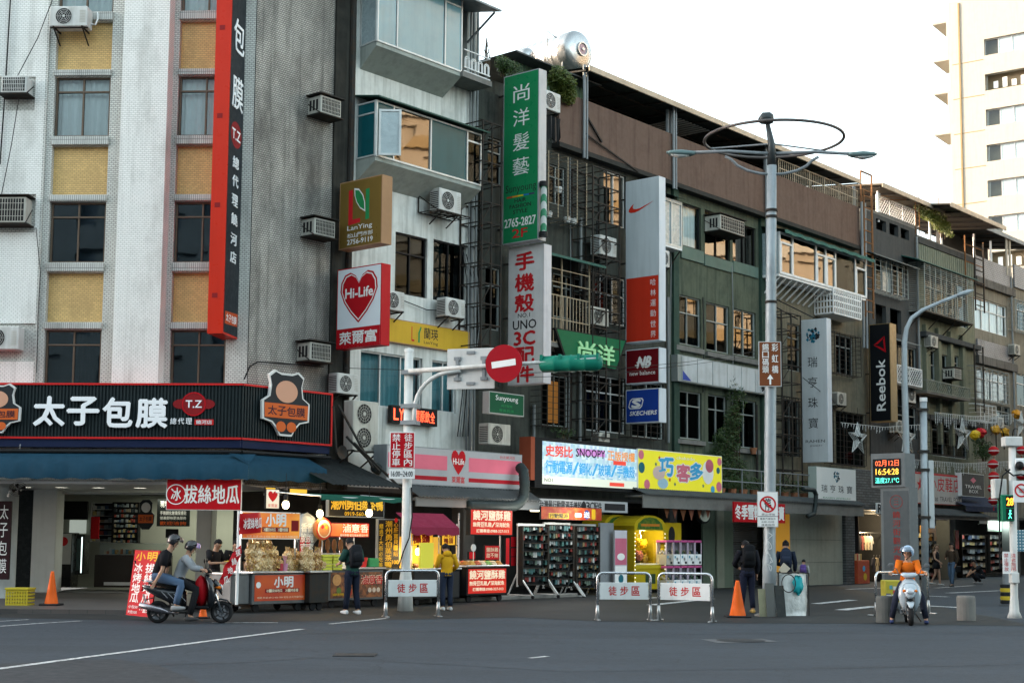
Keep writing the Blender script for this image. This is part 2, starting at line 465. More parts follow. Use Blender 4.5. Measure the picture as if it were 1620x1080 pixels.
GLD=glass('tinted_window_glass',(0.10,0.17,0.18),(0.5,0.58,0.62),1.40)
GLB=glass('blue_window_glass',(0.10,0.17,0.19),(0.7,0.85,0.95),2.0)
GLT=mat('teal_window_film',(0.008,0.085,0.10),0.12,dirt=.3,streak=.2,spec=.25)
GLM=glass('mirror_window_film',(0.12,0.16,0.17),(0.85,0.78,0.68),2.5)
GLF=mat('frosted_window',(0.30,0.38,0.40),0.25,dirt=0.35,streak=0.2,spec=0.9)
RUBBER=mat('black_rubber',(0.016,0.016,0.017),0.8,dirt=0.3,dcol=(0.05,0.05,0.05))
CONC=mat('concrete',(0.17,0.167,0.155),0.9,dirt=0.5,streak=0.4,bumps=0.3,bscale=12)
PVC=mat('grey_pvc_pipe',(0.20,0.215,0.215),0.5,dirt=0.4,streak=0.4)
LEAF=leafmat('dark_leaves',(0.025,0.06,0.018),(0.07,0.12,0.035))
LEAF2=leafmat('yellow_green_leaves',(0.06,0.11,0.02),(0.16,0.18,0.04))
BARK=mat('bark',(0.07,0.05,0.035),0.9)
# --- ground and painted road
def ground_mats():
 m,nt,bs=newmat('asphalt')
 v=coords(nt)
 big=noise(nt,v,0.12,5,0.6);fine=noise(nt,v,24.0,3,0.8);mid=noise(nt,coords(nt,(0.25,1.2,1)),0.7,6,0.65)
 c=mixc(nt,ramp(nt,big,0.35,0.65),(0.028,0.037,0.048),(0.041,0.053,0.067))
 c=mixc(nt,ramp(nt,mid,0.45,0.7,0,0.8),c,(0.020,0.025,0.031))
 c=mixc(nt,ramp(nt,noise(nt,v,6.0,5,0.8),0.46,0.66,0,0.75),c,(0.012,0.014,0.017))
 vo=nt.nodes.new('ShaderNodeTexVoronoi');vo.feature='DISTANCE_TO_EDGE';vo.inputs['Scale'].default_value=0.22
 wv=nt.nodes.new('ShaderNodeVectorMath');wv.operation='ADD';nn=nt.nodes.new('ShaderNodeTexNoise');nn.inputs['Scale'].default_value=0.9;nn.inputs['Detail'].default_value=6.0
 nt.links.new(v,nn.inputs['Vector']);nt.links.new(v,wv.inputs[0]);nt.links.new(nn.outputs['Color'],wv.inputs[1]);nt.links.new(wv.outputs[0],vo.inputs['Vector'])
 c=mixc(nt,ramp(nt,vo.outputs['Distance'],0.004,0.0,0,0.7),c,(0.006,0.007,0.008))
 c=mixc(nt,ramp(nt,fine,0.35,0.75),c,(0.052,0.060,0.069),'MIX')
 nt.links.new(c,bs.inputs['Base Color']);bs.inputs['Roughness'].default_value=0.8;bs.inputs['Specular IOR Level'].default_value=0.14
 bump(nt,bs,fine,0.5,0.01);MATS['asphalt']=m
 m,nt,bs=newmat('market_paving');v=coords(nt)
 big=noise(nt,v,0.35,6,0.65);fine=noise(nt,v,30.0,3,0.7)
 c=mixc(nt,ramp(nt,big,0.35,0.65),(0.013,0.015,0.016),(0.025,0.026,0.026))
 c=mixc(nt,ramp(nt,fine,0.4,0.8,0,0.5),c,(0.042,0.043,0.043));nt.links.new(c,bs.inputs['Base Color'])
 bs.inputs['Roughness'].default_value=0.7;bs.inputs['Specular IOR Level'].default_value=0.15;bump(nt,bs,fine,0.4,0.008);MATS['market_paving']=m
 m,nt,bs=newmat('worn_road_paint');v=coords(nt)
 f=noise(nt,v,9.0,6,0.75)
 c=mixc(nt,ramp(nt,f,0.42,0.62),(0.55,0.56,0.56),(0.12,0.12,0.12));nt.links.new(c,bs.inputs['Base Color']);bs.inputs['Roughness'].default_value=0.7
 MATS['worn_road_paint']=m
ground_mats()
tile_mat('red_grey_paver',(0.10,0.075,0.065),(0.03,0.03,0.03),0.3,0.3,0.012,0.6,(0.035,0.035,0.035),var=0.35)
mb=MB();mb.quad((-900,-600,0),(900,-600,0),(900,1500,0),(-900,1500,0));struct(mb.build('road',MATS['asphalt']))
# the market pavement: everything behind the line of barriers
pts=[(-260,945),(-40,976),(240,981),(360,984),(620,980),(820,976),(940,982),(1140,985),(1380,986),(1640,990)]
a=[ground(u,v)for u,v in pts];mb=MB()
for p,q in zip(a[:-1],a[1:]):
 mb.quad((p.x,p.y,0.004),(q.x,q.y,0.004),(q.x*1.25+4,q.y+90,0.004),(p.x*1.25+4,p.y+90,0.004))
struct(mb.build('market_street',MATS['market_paving']))
def pv():
 m,nt,bs=newmat('pavers');v=coords(nt)
 b=nt.nodes.new('ShaderNodeTexBrick');nt.links.new(v,b.inputs['Vector']);b.inputs['Scale'].default_value=1.0
 b.inputs['Brick Width'].default_value=0.4;b.inputs['Row Height'].default_value=0.2;b.inputs['Mortar Size'].default_value=0.01
 b.inputs['Color1'].default_value=(0.07,0.056,0.05,1);b.inputs['Color2'].default_value=(0.05,0.047,0.046,1);b.inputs['Mortar'].default_value=(0.03,0.03,0.03,1)
 n=noise(nt,v,1.0,6);nt.links.new(mixc(nt,ramp(nt,n,0.45,0.7,0,0.7),b.outputs[0],(0.04,0.04,0.04)),bs.inputs['Base Color'])
 bs.inputs['Roughness'].default_value=0.55;bump(nt,bs,b.outputs[1],-0.4,0.01);MATS['pavers']=m
pv()
# sidewalk of the corner building, a low step above the road
p=[F0.gnd(u,v)for u,v in((-60,970),(240,972),(330,966))]
mb=MB(F0);poly=[(-16,p[0][1]),(p[1][0],p[1][1]),(p[2][0],p[2][1]),(1.5,0.5),(1.5,6.0),(-16,6.0)]
mb.add([(x,y,0.1)for x,y in poly]+[(x,y,0.0)for x,y in poly],[tuple(range(6))]+[(i,(i+1)%6,6+(i+1)%6,6+i)for i in range(6)])
struct(mb.build('sidewalk',MATS['pavers']))
def stripe(name,pix,wd,z=0.008,m='worn_road_paint',parent=None):
 P=[ground(u,v)for u,v in pix];mb=MB()
 for a,b in zip(P[:-1],P[1:]):
  t=(b-a).normalized();n=Vector((-t.y,t.x,0))*wd/2
  mb.quad(*[(q.x,q.y,z)for q in(a-n,b-n,b+n,a+n)])
 return struct(mb.build(name,MATS[m]))
stripe('road_marking',[(-40,1063),(200,1031),(360,1010),(478,995)],0.14)
stripe('road_marking',[(522,987),(612,978)],0.12,0.010)
stripe('road_marking',[(-20,992),(60,986),(128,982)],0.10)
stripe('road_marking',[(-20,984),(45,980)],0.08,0.010)
stripe('road_marking',[(335,985),(440,985)],0.10,0.011)
stripe('road_marking',[(838,1041),(866,1038)],0.10)
for i,(a,b,wd)in enumerate((((1030,957),(1125,947),.3),((1125,930),(1200,926),.25),((1290,955),(1350,949),.3),((1330,965),(1385,959),.35),((1340,932),(1420,929),.25),((1400,955),(1520,961),.35),((1500,938),(1585,934),.3),((1480,930),(1540,926),.22),((1425,941),(1500,944),.3),((1000,948),(1040,945),.25))):
 stripe('road_marking',[a,b],wd,0.012)
# manhole with its patch of new asphalt
g=ground(1172,1013);mb=MB();mb.lathe([(0.0,.0121),(0.42,.0121)],(g.x,g.y,0),28);mh=mb.build('manhole_cover',mat('cast_iron',(0.035,0.037,0.04),0.6,0.5,dirt=0.4,bumps=0.5,bscale=25))
tag(mh,'round dark manhole cover in the road in front of the barriers','manhole cover')
mb=MB();P=[ground(u,v)for u,v in((1108,1011),(1205,1010),(1232,1015),(1135,1017))];mb.quad(*[(q.x,q.y,.006)for q in P]);struct(mb.build('road_patch',mat('pale_patch',(0.10,0.105,0.11),0.8,dirt=0.5,bumps=.3)))
mb=MB();P=[ground(u,v)for u,v in((-60,1052),(180,1042),(250,1052),(330,1085),(-60,1085))];mb.quad(*[(q.x,q.y,.005)for q in P]);struct(mb.build('road_patch',mat('dark_patch',(0.040,0.043,0.047),0.8,dirt=0.3,bumps=.5,bscale=45)))
def tar(pix,wd):stripe('tar_seam',pix,wd,0.007,'tar')
mat('tar',(0.022,0.025,0.028),0.6)
tar([(478,1002),(700,998),(860,1003),(1000,1004),(1300,1000),(1640,1002)],0.035);tar([(250,1052),(380,1048),(500,1040),(690,1050),(900,1062),(1300,1057),(1640,1050)],.025)
g=ground(562,1036);mb=MB();mb.bevbox(g.x-.3,g.x+.3,g.y-.25,g.y+.25,-.05,.014,.006);tag(mb.build('drain_cover',MATS['cast_iron']),'small square iron cover in the asphalt left of centre','drain cover')
# low kerb in front of the racks and arcade
k=[F1.gnd(u,v)for u,v in((800,962),(960,946))];mb=MB(F1);mb.bevbox(k[0][0],k[1][0],-2.3,-1.9,0,.12,.02);struct(mb.build('kerb',CONC))
# --- windows and wall units
def window(T,fr,x0,x1,z0,z1,cols=2,transom=0.24,fm=ALU,gm=GL,y=0.10,fw=0.045,curtain=None,open_=None,gms=None,name='window'):
 mb=MB(fr);yy0,yy1=y-0.03,y+0.05
 mb.box(x0,x0+fw,yy0,yy1,z0,z1);mb.box(x1-fw,x1,yy0,yy1,z0,z1)
 mb.box(x0+fw,x1-fw,yy0,yy1,z0,z0+fw);mb.box(x0+fw,x1-fw,yy0,yy1,z1-fw,z1)
 zs=[z0+fw,z1-fw]
 if transom:zt=z1-(z1-z0)*transom;zs=[z0+fw,zt,z1-fw];mb.box(x0+fw,x1-fw,yy0-.008,yy1,zt-fw/2,zt+fw/2)
 cw=(x1-x0)/cols
 for i in range(1,cols):mb.box(x0+i*cw-fw/2,x0+i*cw+fw/2,yy0+.004,yy1,z0+fw,z1-fw)
 o=mb.build(name,fm,T)
 for j in range(len(zs)-1):
  for i in range(cols):
   g=MB(fr);a,b=x0+i*cw+fw*.5,x0+(i+1)*cw-fw*.5;yo=y+(0.012 if(i+j)%2 else 0.024)
   tl=rnd.uniform(-.004,.004);tz=rnd.uniform(-.004,.004)
   g.quad((a,yo+tl,zs[j]),(b,yo-tl,zs[j]),(b,yo-tl+tz,zs[j+1]),(a,yo+tl+tz,zs[j+1]));g.build('pane',gms[(j*cols+i)%len(gms)]if gms else gm,o)
 if curtain:
  m,f0,f1,ht=curtain
  g=MB(fr);n=max(6,int((f1-f0)*(x1-x0)/0.06));A=x0+(x1-x0)*f0;B=x0+(x1-x0)*f1;zb=z1-(z1-z0)*ht
  vs=[]
  for i in range(n+1):
   x=A+(B-A)*i/n;yc=y+0.16+0.025*math.sin(i*1.9)+0.01*math.sin(i*.7);vs+=[(x,yc,zb+0.03*math.sin(i*.5)),(x,yc,z1)]
  g.add(vs,[(2*i,2*i+2,2*i+3,2*i+1)for i in range(n)]);g.build('curtain',m,o)
 return o
FANB=mat('fan_black',(0.02,0.02,0.02),0.5,dirt=.2)
ACW=mat('air_conditioner_white',(0.56,0.57,0.55),0.5,dirt=0.3,streak=0.35,dcol=(.18,.17,.14))
ACG=mat('air_conditioner_beige',(0.46,0.45,0.40),0.55,dirt=0.35,streak=0.4,dcol=(.12,.10,.08))
def split_ac(fr,x,y,z,label,wd=0.85,ht=0.62,dp=0.34,m=ACW,bracket=True,face='y',group=None):
 """outdoor unit; its fan faces out of the wall (face y) or along the street towards the camera (face x)"""
 T=fthing('air_conditioner',label,'air conditioner',fr,x,y,z,group)
 b=MB(fr);b.bevbox(x,x+wd,y-dp,y,z,z+ht,.02);body=b.build('casing',m,T)
 if face=='y':
  cx,cz,r=x+wd*.38,z+ht*.5,ht*.40;P=Plane(fr,(cx,y-dp,cz))
 else:
  cy,cz,r=y-dp*.5,z+ht*.5,min(ht*.40,dp*.44);P=Plane(fr,(x,cy,cz),(0,-1,0))
 P.disc(0,0,r,FANB,T,'fan_opening',.003)
 mb=MB(fr)
 for q in(1.0,.8,.6,.4):
  mb.tube([P.p(r*q*math.cos(t*math.pi/10),r*q*math.sin(t*math.pi/10),.012)for t in range(20)],.005,4,closed=True)
 for t in range(6):mb.tube([P.p(0,0,.014),P.p(r*math.cos(t*math.pi/3),r*math.sin(t*math.pi/3),.014)],.004,4)
 mb.build('grille',m,T);P.disc(0,0,r*.16,m,T,'hub',.02)
 if face=='y':
  mb=MB(fr)
  for i in range(8):mb.box(x+wd*.8,x+wd*.95,y-dp-.006,y-dp+.004,z+ht*(.2+.08*i),z+ht*(.23+.08*i))
  mb.build('louvre',ACG,T)
  mb=MB(fr)
  for i in range(9):mb.box(x-.005,x+.004,y-dp*.9,y-dp*.1,z+ht*(.12+.085*i),z+ht*(.16+.085*i))
  mb.build('side_louvre',FANB,T)
 else:
  mb=MB(fr)
  for i in range(8):mb.box(x+wd*.1,x+wd*.5,y-dp-.006,y-dp+.004,z+ht*(.2+.08*i),z+ht*(.23+.08*i))
  mb.build('louvre',ACG,T)
 if bracket:
  mb=MB(fr)
  for q in(.12,.88):
   a=x+wd*q;mb.bar((a,y+.1,z-.02),(a,y-dp-.05,z-.02),.04);mb.bar((a,y+.1,z-.35),(a,y-dp,z-.03),.035)
  mb.bar((x,y-dp*.8,z-.015),(x+wd,y-dp*.8,z-.015),.03)
  mb.build('bracket',DKSTEEL,T)
  mb=MB(fr);mb.tube([(x+wd,y-dp*.3,z+ht*.3),(x+wd+.12,y-dp*.3,z+ht*.25),(x+wd+.14,y-.02,z+ht*.6),(x+wd+.1,y+.06,z+ht)],.022,6);mb.build('pipe',WHITE,T)
 return T
def window_ac(fr,x,y,z,label,wd=0.62,ht=0.42,dp=0.5,m=ACG,hood=True,grille_side='y',group=None):
 T=fthing('window_air_conditioner',label,'air conditioner',fr,x,y,z,group)
 b=MB(fr);b.bevbox(x,x+wd,y-dp,y+.1,z,z+ht,.02);b.build('casing',m,T)
 mb=MB(fr);mb.quad((x+.05,y-dp-.004,z+.05),(x+wd-.05,y-dp-.004,z+.05),(x+wd-.05,y-dp-.004,z+ht-.05),(x+.05,y-dp-.004,z+ht-.05));mb.build('coil',FANB,T)
 mb=MB(fr)
 for i in range(1,12):q=x+.05+(wd-.1)*i/12;mb.box(q-.006,q+.006,y-dp-.016,y-dp-.004,z+.05,z+ht-.05)
 for i in range(1,4):q=z+ht*i/4;mb.box(x+.05,x+wd-.05,y-dp-.02,y-dp-.008,q-.006,q+.006)
 mb.build('grille',m,T)
 mb=MB(fr)
 for i in range(3):q=y-dp*.78+i*.13;mb.box(x-.004,x+.004,q,q+.08,z+ht*.2,z+ht*.8)
 mb.build('side_vent',FANB,T)
 mb=MB(fr);mb.box(x-.06,x+wd+.06,y-dp-.05,y+.1,z-.035,z-.005)
 mb.bar((x,y+.1,z+ht*.75),(x,y-dp,z-.01),.03);mb.bar((x+wd,y+.1,z+ht*.75),(x+wd,y-dp,z-.01),.03)
 mb.build('shelf',DKSTEEL,T)
 if hood:mb=MB(fr);mb.box(x-.09,x+wd+.09,y-dp-.08,y+.1,z+ht+.03,z+ht+.055);mb.build('hood',DKSTEEL,T)
 return T
# --- the tiled corner building
TILE=tile_mat('white_mosaic_tile',(0.81,0.81,0.775),(0.46,0.46,0.43),0.11,0.052,0.006,0.6,(0.20,0.195,0.165),var=0.06,lo=.52,hi=.8)
TILEG=tile_mat('grey_mosaic_tile',(0.66,0.665,0.62),(0.26,0.26,0.24),0.11,0.052,0.009,0.6,(0.12,0.12,0.11),var=0.12,lo=.5,hi=.75)
TILEV=tile_mat('upright_edge_tile',(0.52,0.53,0.50),(0.16,0.165,0.155),0.20,0.055,0.008,0.6,(0.11,0.11,0.10),vert=True)
TILEO=tile_mat('ochre_brick_tile',(0.70,0.47,0.19),(0.36,0.24,0.11),0.11,0.052,0.006,0.35,(0.20,0.13,0.06),var=0.18)
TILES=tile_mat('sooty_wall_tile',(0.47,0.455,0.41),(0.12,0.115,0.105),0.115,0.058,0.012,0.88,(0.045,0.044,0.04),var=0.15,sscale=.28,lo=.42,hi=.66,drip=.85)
TB=fthing('corner_building','tall corner building clad in small white tiles with ochre panels between windows','building',F0)
zt=lambda v,u=120:F0.hit(u,v)[1]
xx=lambda u,v=300:F0.hit(u,v)[0]
ST=zt(122)-zt(320)
A0,A1,B0,B1=xx(80),xx(169),xx(277),xx(364)
ztop=24.5;zlow=3.1
holes=[];rows=[]
for k in range(-1,6):
 w1=zt(320)+ST*k;w0=zt(415)+ST*k;o1=zt(231)+ST*k;o0=zt(308)+ST*k
 rows.append((w0,w1,o0,o1))
for(w0,w1,o0,o1)in rows:
 for(a,b)in((A0,A1),(B0,B1)):
  if w1<ztop:holes.append((a,b,w0,w1))
  if o1<ztop:holes.append((a,b,o0,o1))
mb=MB(F0);mb.wall(-16,-0.02,zlow,ztop,0,holes,0.22)
mb.build('front_wall',TILEG,TB)
mb=MB(F0);mb.box(-16,-.02,.9,1.0,zlow,ztop);mb.build('interior_wall',DARKIN,TB)
for(a,b)in((A0,A1),(B0,B1)):
 for(w0,w1,o0,o1)in rows[:6]:
  for(e0,e1)in((w1,o0),(o1,w0+ST)):
   if e1<ztop:mb=MB(F0);mb.bevbox(a-.02,b+.02,-.07,.21,e0+.02,e1-.02,.01);mb.build('ledge',TILEV,TB)
for ci,(a,b)in enumerate(((A0,A1),(B0,B1))):
 for k,(w0,w1,o0,o1)in enumerate(rows[:5]):
  if o1<ztop:p=MB(F0);p.quad((a,.15,o0),(b,.15,o0),(b,.15,o1),(a,.15,o1));p.build('ochre_panel',TILEO,TB)
  if w1<ztop:
   cur={0:(CURTG,.5,1.0,1.0)if ci==0 else None,1:None,2:(CURT,0,1,.99),3:(CURT,0,1,.98)}.get(k)
   window(TB,F0,a+.02,b-.02,w0,w1,2,.24,ALU,GLB if k<2 else GL,.12,.04,cur)
# broad white piers standing proud, with a splayed right flank
pier=lambda l,r:MB(F0).add([(l,.0,zlow),(l,-.3,zlow),(r-.05,-.3,zlow),(r,.0,zlow),(l,0,ztop),(l,-.3,ztop),(r-.05,-.3,ztop),(r,0,ztop)],[(0,1,5,4),(1,2,6,5),(2,3,7,6),(4,5,6,7)])
pier(xx(193),xx(268)).build('pier',TILE,TB)
pier(xx(-140),xx(-30)).build('pier',TILE,TB)
nich=[]
for(va,vb)in((122,176),(308,368),(512,572)):nich.append((xx(-8),xx(57,(va+vb)/2),zt(vb),zt(va)))
mb=MB(F0);mb.wall(xx(-20),xx(66),zlow,ztop,-.06,nich,.5);mb.build('left_panel',TILE,TB)
mb=MB(F0);mb.box(xx(66)-.001,xx(66)+.06,-.06,.0,zlow,ztop);mb.build('panel_edge',TILEG,TB)
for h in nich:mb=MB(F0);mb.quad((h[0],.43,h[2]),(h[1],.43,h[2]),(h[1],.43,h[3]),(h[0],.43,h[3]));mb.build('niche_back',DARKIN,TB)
# ground-floor soffit, roof and back
mb=MB(F0);mb.box(-16,-.02,.0,12,3.02,3.09);mb.build('arcade_ceiling',WHITE_C,TB)
mb=MB(F0);mb.box(-16,-.02,0,12,ztop,ztop+.2);mb.build('roof',CONC,TB)
# side wall to the street, dark with soot
xe,_=F1.hit(548,300)
mb=MB(F1)
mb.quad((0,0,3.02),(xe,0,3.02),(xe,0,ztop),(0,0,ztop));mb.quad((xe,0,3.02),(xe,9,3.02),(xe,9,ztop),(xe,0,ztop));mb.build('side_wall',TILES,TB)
mb=MB(F1);mb.box(xe-.55,xe+.03,-.06,-.003,3.0,ztop);mb.build('soot_strip',mat('black_mould',(0.02,0.02,0.018),.9,dirt=.6,dcol=(.06,.06,.05),streak=.5),TB)
# unseen row, added on the left to keep the road in shade
NB=fthing('unseen_shade_row','long row of apartment blocks continuing left of the corner building','building',F0,-16)
mb=MB(F0)
hs2=[(-16-4.2*i-3.0,-16-4.2*i-1.0,4+3.2*j,5.6+3.2*j)for i in range(28)for j in range(6)]
mb.wall(-140,-16.02,0,ztop,.1,hs2,.3);mb.box(-140,-16.02,1.0,11,0,ztop);mb.build('wall',TILEG,NB)
# window air conditioners in the niches
window_ac(F0,xx(12,145),-.02,zt(155,30),'box air conditioner in the top niche at the left edge',.68,.46,.42,ACW,False)
window_ac(F0,xx(-6,340),-.02,zt(358,30),'box air conditioner in the middle niche at the left edge',.95,.68,.42,ACG,True)
split_ac(F0,xx(-18,540),-.02,zt(556,30),'box air conditioner with open fan in the lowest niche at the left edge',.95,.60,.40,ACW,False)
split_ac(F0,xx(90,40),-.12,zt(53,120),'white outdoor air conditioner under the topmost left window',1.0,.54,.42,ACW)
# three window units on the sooty side wall
for(u0,u1,va,vb,lab)in((500,540,152,180,'topmost'),(490,530,345,372,'middle'),(483,532,541,570,'lowest')):
 x0,x1,z0,z1=F1.rect(u0,va,u1,vb,-.3)
 window_ac(F1,x0,-.0,z0,lab+' of the three box air conditioners on the sooty tiled side wall',min(.75,x1-x0),z1-z0,.5,ACG,True)
# cables over the tiles
def cable(name,label,fr,pts,r=.012,m=BLACK,cat='cable',sag=0.0):
 mb=MB(fr);mb.tube(pts,r,5);o=mb.build(name,m);return tag(o,label,cat)
def fpt(fr,u,v,y):x,z=fr.hit(u,v,y);return(x,y,z)
cable('cable','thin cable slanting down to the top left window niche',F0,[fpt(F0,86,-8,-.42),fpt(F0,60,60,-.4),fpt(F0,12,150,-.35)])
cable('cable','thin cable running down from the top left niche',F0,[fpt(F0,30,155,-.38),fpt(F0,18,230,-.2),fpt(F0,0,320,-.16)])
cable('cable','upright cable beside the left edge of the tiled wall',F0,[fpt(F0,17,-8,-.12),fpt(F0,9,130,-.12),fpt(F0,0,260,-.12)],.02)
cable('cable','loose cable looping down beside the lowest left niche',F0,[fpt(F0,57,360,-.1),fpt(F0,64,430,-.1),fpt(F0,60,500,-.1),fpt(F0,58,590,-.1)],.01)
cable('cable','black cable bundle above the dark fascia at the corner',F1,[fpt(F1,386,600,-.1),fpt(F1,395,580,-.12),fpt(F1,408,572,-.12),fpt(F1,480,577,-.1),fpt(F1,512,580,-.08)],.02)
# --- vertical red and black sign on the corner
def corner_sign():
 dl=Vector((math.sin(R(8)),math.cos(R(8)),0))
 d=ray(352,527);t=35.9/d.y;n0=Vector((d.x*t,35.9,0));zb=EYE+d.z*t
 fr=Frame(n0.x,n0.y,R(82))
 T=fthing('projecting_sign','tall red and black projecting shop sign running up the corner building','sign',fr,0,0,zb)
 ht=14.0;wd=1.2;th=.40
 O=mat('red_orange_lacquer',(0.47,0.024,0.010),0.32,dirt=0.12,streak=.15);K=mat('blue_black_face',(0.012,0.017,0.022),0.4,dirt=.15)
 mb=MB(fr);mb.box(0,wd,0.0,th,zb,zb+ht);mb.build('cabinet',O,T)
 mb=MB(fr);mb.quad((.05,-.004,zb+.05),(wd-.05,-.004,zb+.05),(wd-.05,-.004,zb+ht),(.05,-.004,zb+ht));mb.build('face',K,T)
 for k in range(5):mb=MB(fr);mb.box(-.006,.0,th*.4,th*.75,zb+.9+2.3*k,zb+1.02+2.3*k);mb.build('vent',DKRED,T)
 P=Plane(fr,(0,0,zb));wl=mat('acrylic_white',(.75,.78,.8),.35,dirt=.05)
 zz=lambda v:fr.hit(366,v,0)[1]-zb
 def seq(chars,vs,h,w0,w1):
  for ch,v in zip(chars,vs):c=zz(v);P.text(ch,w0,c-h/2,w1,c+h/2,wl,T,.01,solid=.02)
 seq('包膜',(47,140),.86,.2,wd-.2);seq('總代理饒河店',(253,283,314,345,377,406),.30,.38,wd-.38)
 c=zz(208);P.disc(wd/2,c,.42,DKRED,T,'badge',.006,.34);P.text('T.Z',.28,c-.13,wd-.28,c+.13,wl,T,.02,lift=.012)
 c=zz(496);P.poly([(.12,c-.32),(wd-.12,c-.28),(wd-.1,c+.05),(.14,c)],mat('burnt_orange',(.40,.06,.015),.5),T,'plaque');P.text('太子包膜',.2,c-.24,wd-.2,c-.04,wl,T,.01,lift=.012)
 mb=MB(fr)
 for k in range(6):mb.bar((wd,th*.5,zb+.3+2.3*k),(wd+1.0,th*.5,zb+.3+2.3*k),.06)
 mb.bar((wd+.12,th*.5,zb),(wd+.12,th*.5,zb+ht),.07);mb.build('bracket',DKSTEEL,T)
corner_sign()
# --- dark ribbed fascia sign and blue awning round the corner
RIB=mat('dark_ribbed_panel',(0.018,0.026,0.028),0.42,0.1,dirt=.2)
TRIM=mat('red_trim',(0.50,0.02,0.02),0.35,dirt=.15)
YS=-1.05
def fascia():
 T=fthing('fascia_sign','long dark ribbed shop fascia with white characters wrapping round the corner','sign',F0,-6,YS,4.0)
 _,z1=F0.hit(200,609,YS);_,z0=F0.hit(200,691,YS)
 xr=F0.hit(383,650,YS)[0];xl=-11
 def ribs(mb,xa,xb,y,dirv=1):
  n=int((xb-xa)/.085);w_=(xb-xa)/n
  pr=[]
  for i in range(n):pr+=[(xa+i*w_,y),(xa+(i+.45)*w_,y),(xa+(i+.55)*w_,y+.035),(xa+(i+.95)*w_,y+.035)]
  pr.append((xb,y))
  k=len(mb.v);mb.v+=[Vector((x,yy,z0))for x,yy in pr]+[Vector((x,yy,z1))for x,yy in pr];L=len(pr)
  mb.f+=[(k+i,k+i+1,k+L+i+1,k+L+i)for i in range(L-1)]
 mb=MB(F0);ribs(mb,xl,xr,YS);mb.box(xl,xr,YS+.04,YS+.9,z0,z1);mb.build('ribbed_panel',RIB,T)
 wc=F0.at(xr,YS);lc=F1.i@wc;xe2=F1.hit(523,650,lc.y)[0]
 global FAS_Y,FAS_X0,FAS_X1,FAS_Z0,FAS_Z1;FAS_Y,FAS_X0,FAS_X1,FAS_Z0,FAS_Z1=lc.y,lc.x,xe2,z0,z1
 mb=MB(F1);ribs(mb,lc.x,xe2,lc.y);mb.box(lc.x,xe2,lc.y+.04,lc.y+.8,z0,z1);mb.build('ribbed_return',RIB,T)
 mb=MB(F0);mb.box(xl,xr,YS-.03,YS+.9,z1,z1+.05);mb.box(xl,xr,YS-.03,YS+.9,z0-.05,z0)
 mb.build('trim',TRIM,T)
 mb=MB(F1);mb.box(lc.x,xe2,lc.y-.03,lc.y+.8,z1,z1+.05);mb.box(lc.x,xe2,lc.y-.03,lc.y+.8,z0-.05,z0);mb.box(xe2,xe2+.05,lc.y-.03,lc.y+.8,z0-.05,z1+.05)
 mb.build('trim_return',TRIM,T)
 P=Plane(F0,(0,YS,0));LW=mat('raised_white_letter',(.78,.80,.82),.35,dirt=.05)
 def q(u,v):return F0.hit(u,v,YS)
 for ch,u0,u1,va,vb in(('太',57,103,628,673),('子',110,157,629,672),('包',166,210,630,675),('膜',219,265,631,676)):
  x0,b1=q(u0,va);x1,b0=q(u1,vb);P.text(ch,x0,b0,x1,b1,LW,T,.035,lift=.02,solid=.08)
 x0,b1=q(270,661);x1,b0=q(304,671);P.row('總代理',x0,b0,x1,b1,LW,T,.25,.01,.02,solid=.02)
 x0,b1=q(308,663);x1,b0=q(338,672);P.rect(x0,b0,x1,b1,TRIM,T,'name_plate',.015);P.row('饒河店',x0+.04,b0+.02,x1-.04,b1-.02,LW,T,.08,.01,.022)
 x,z=q(307,639);DR=mat('deep_red_badge',(.22,.012,.015),.4)
 P.disc(x,z,.33,DR,T,'badge',.02,.29);P.disc(x-.33,z+.0,.2,DR,T,'badge',.018,.12);P.disc(x+.33,z,.2,DR,T,'badge',.018,.12);P.ring(x,z,.27,.30,MATS['red_sign_face'],T,'ring',.026);P.text('T.Z',x-.2,z-.09,x+.2,z+.09,LW,T,.02,.03)
fascia()
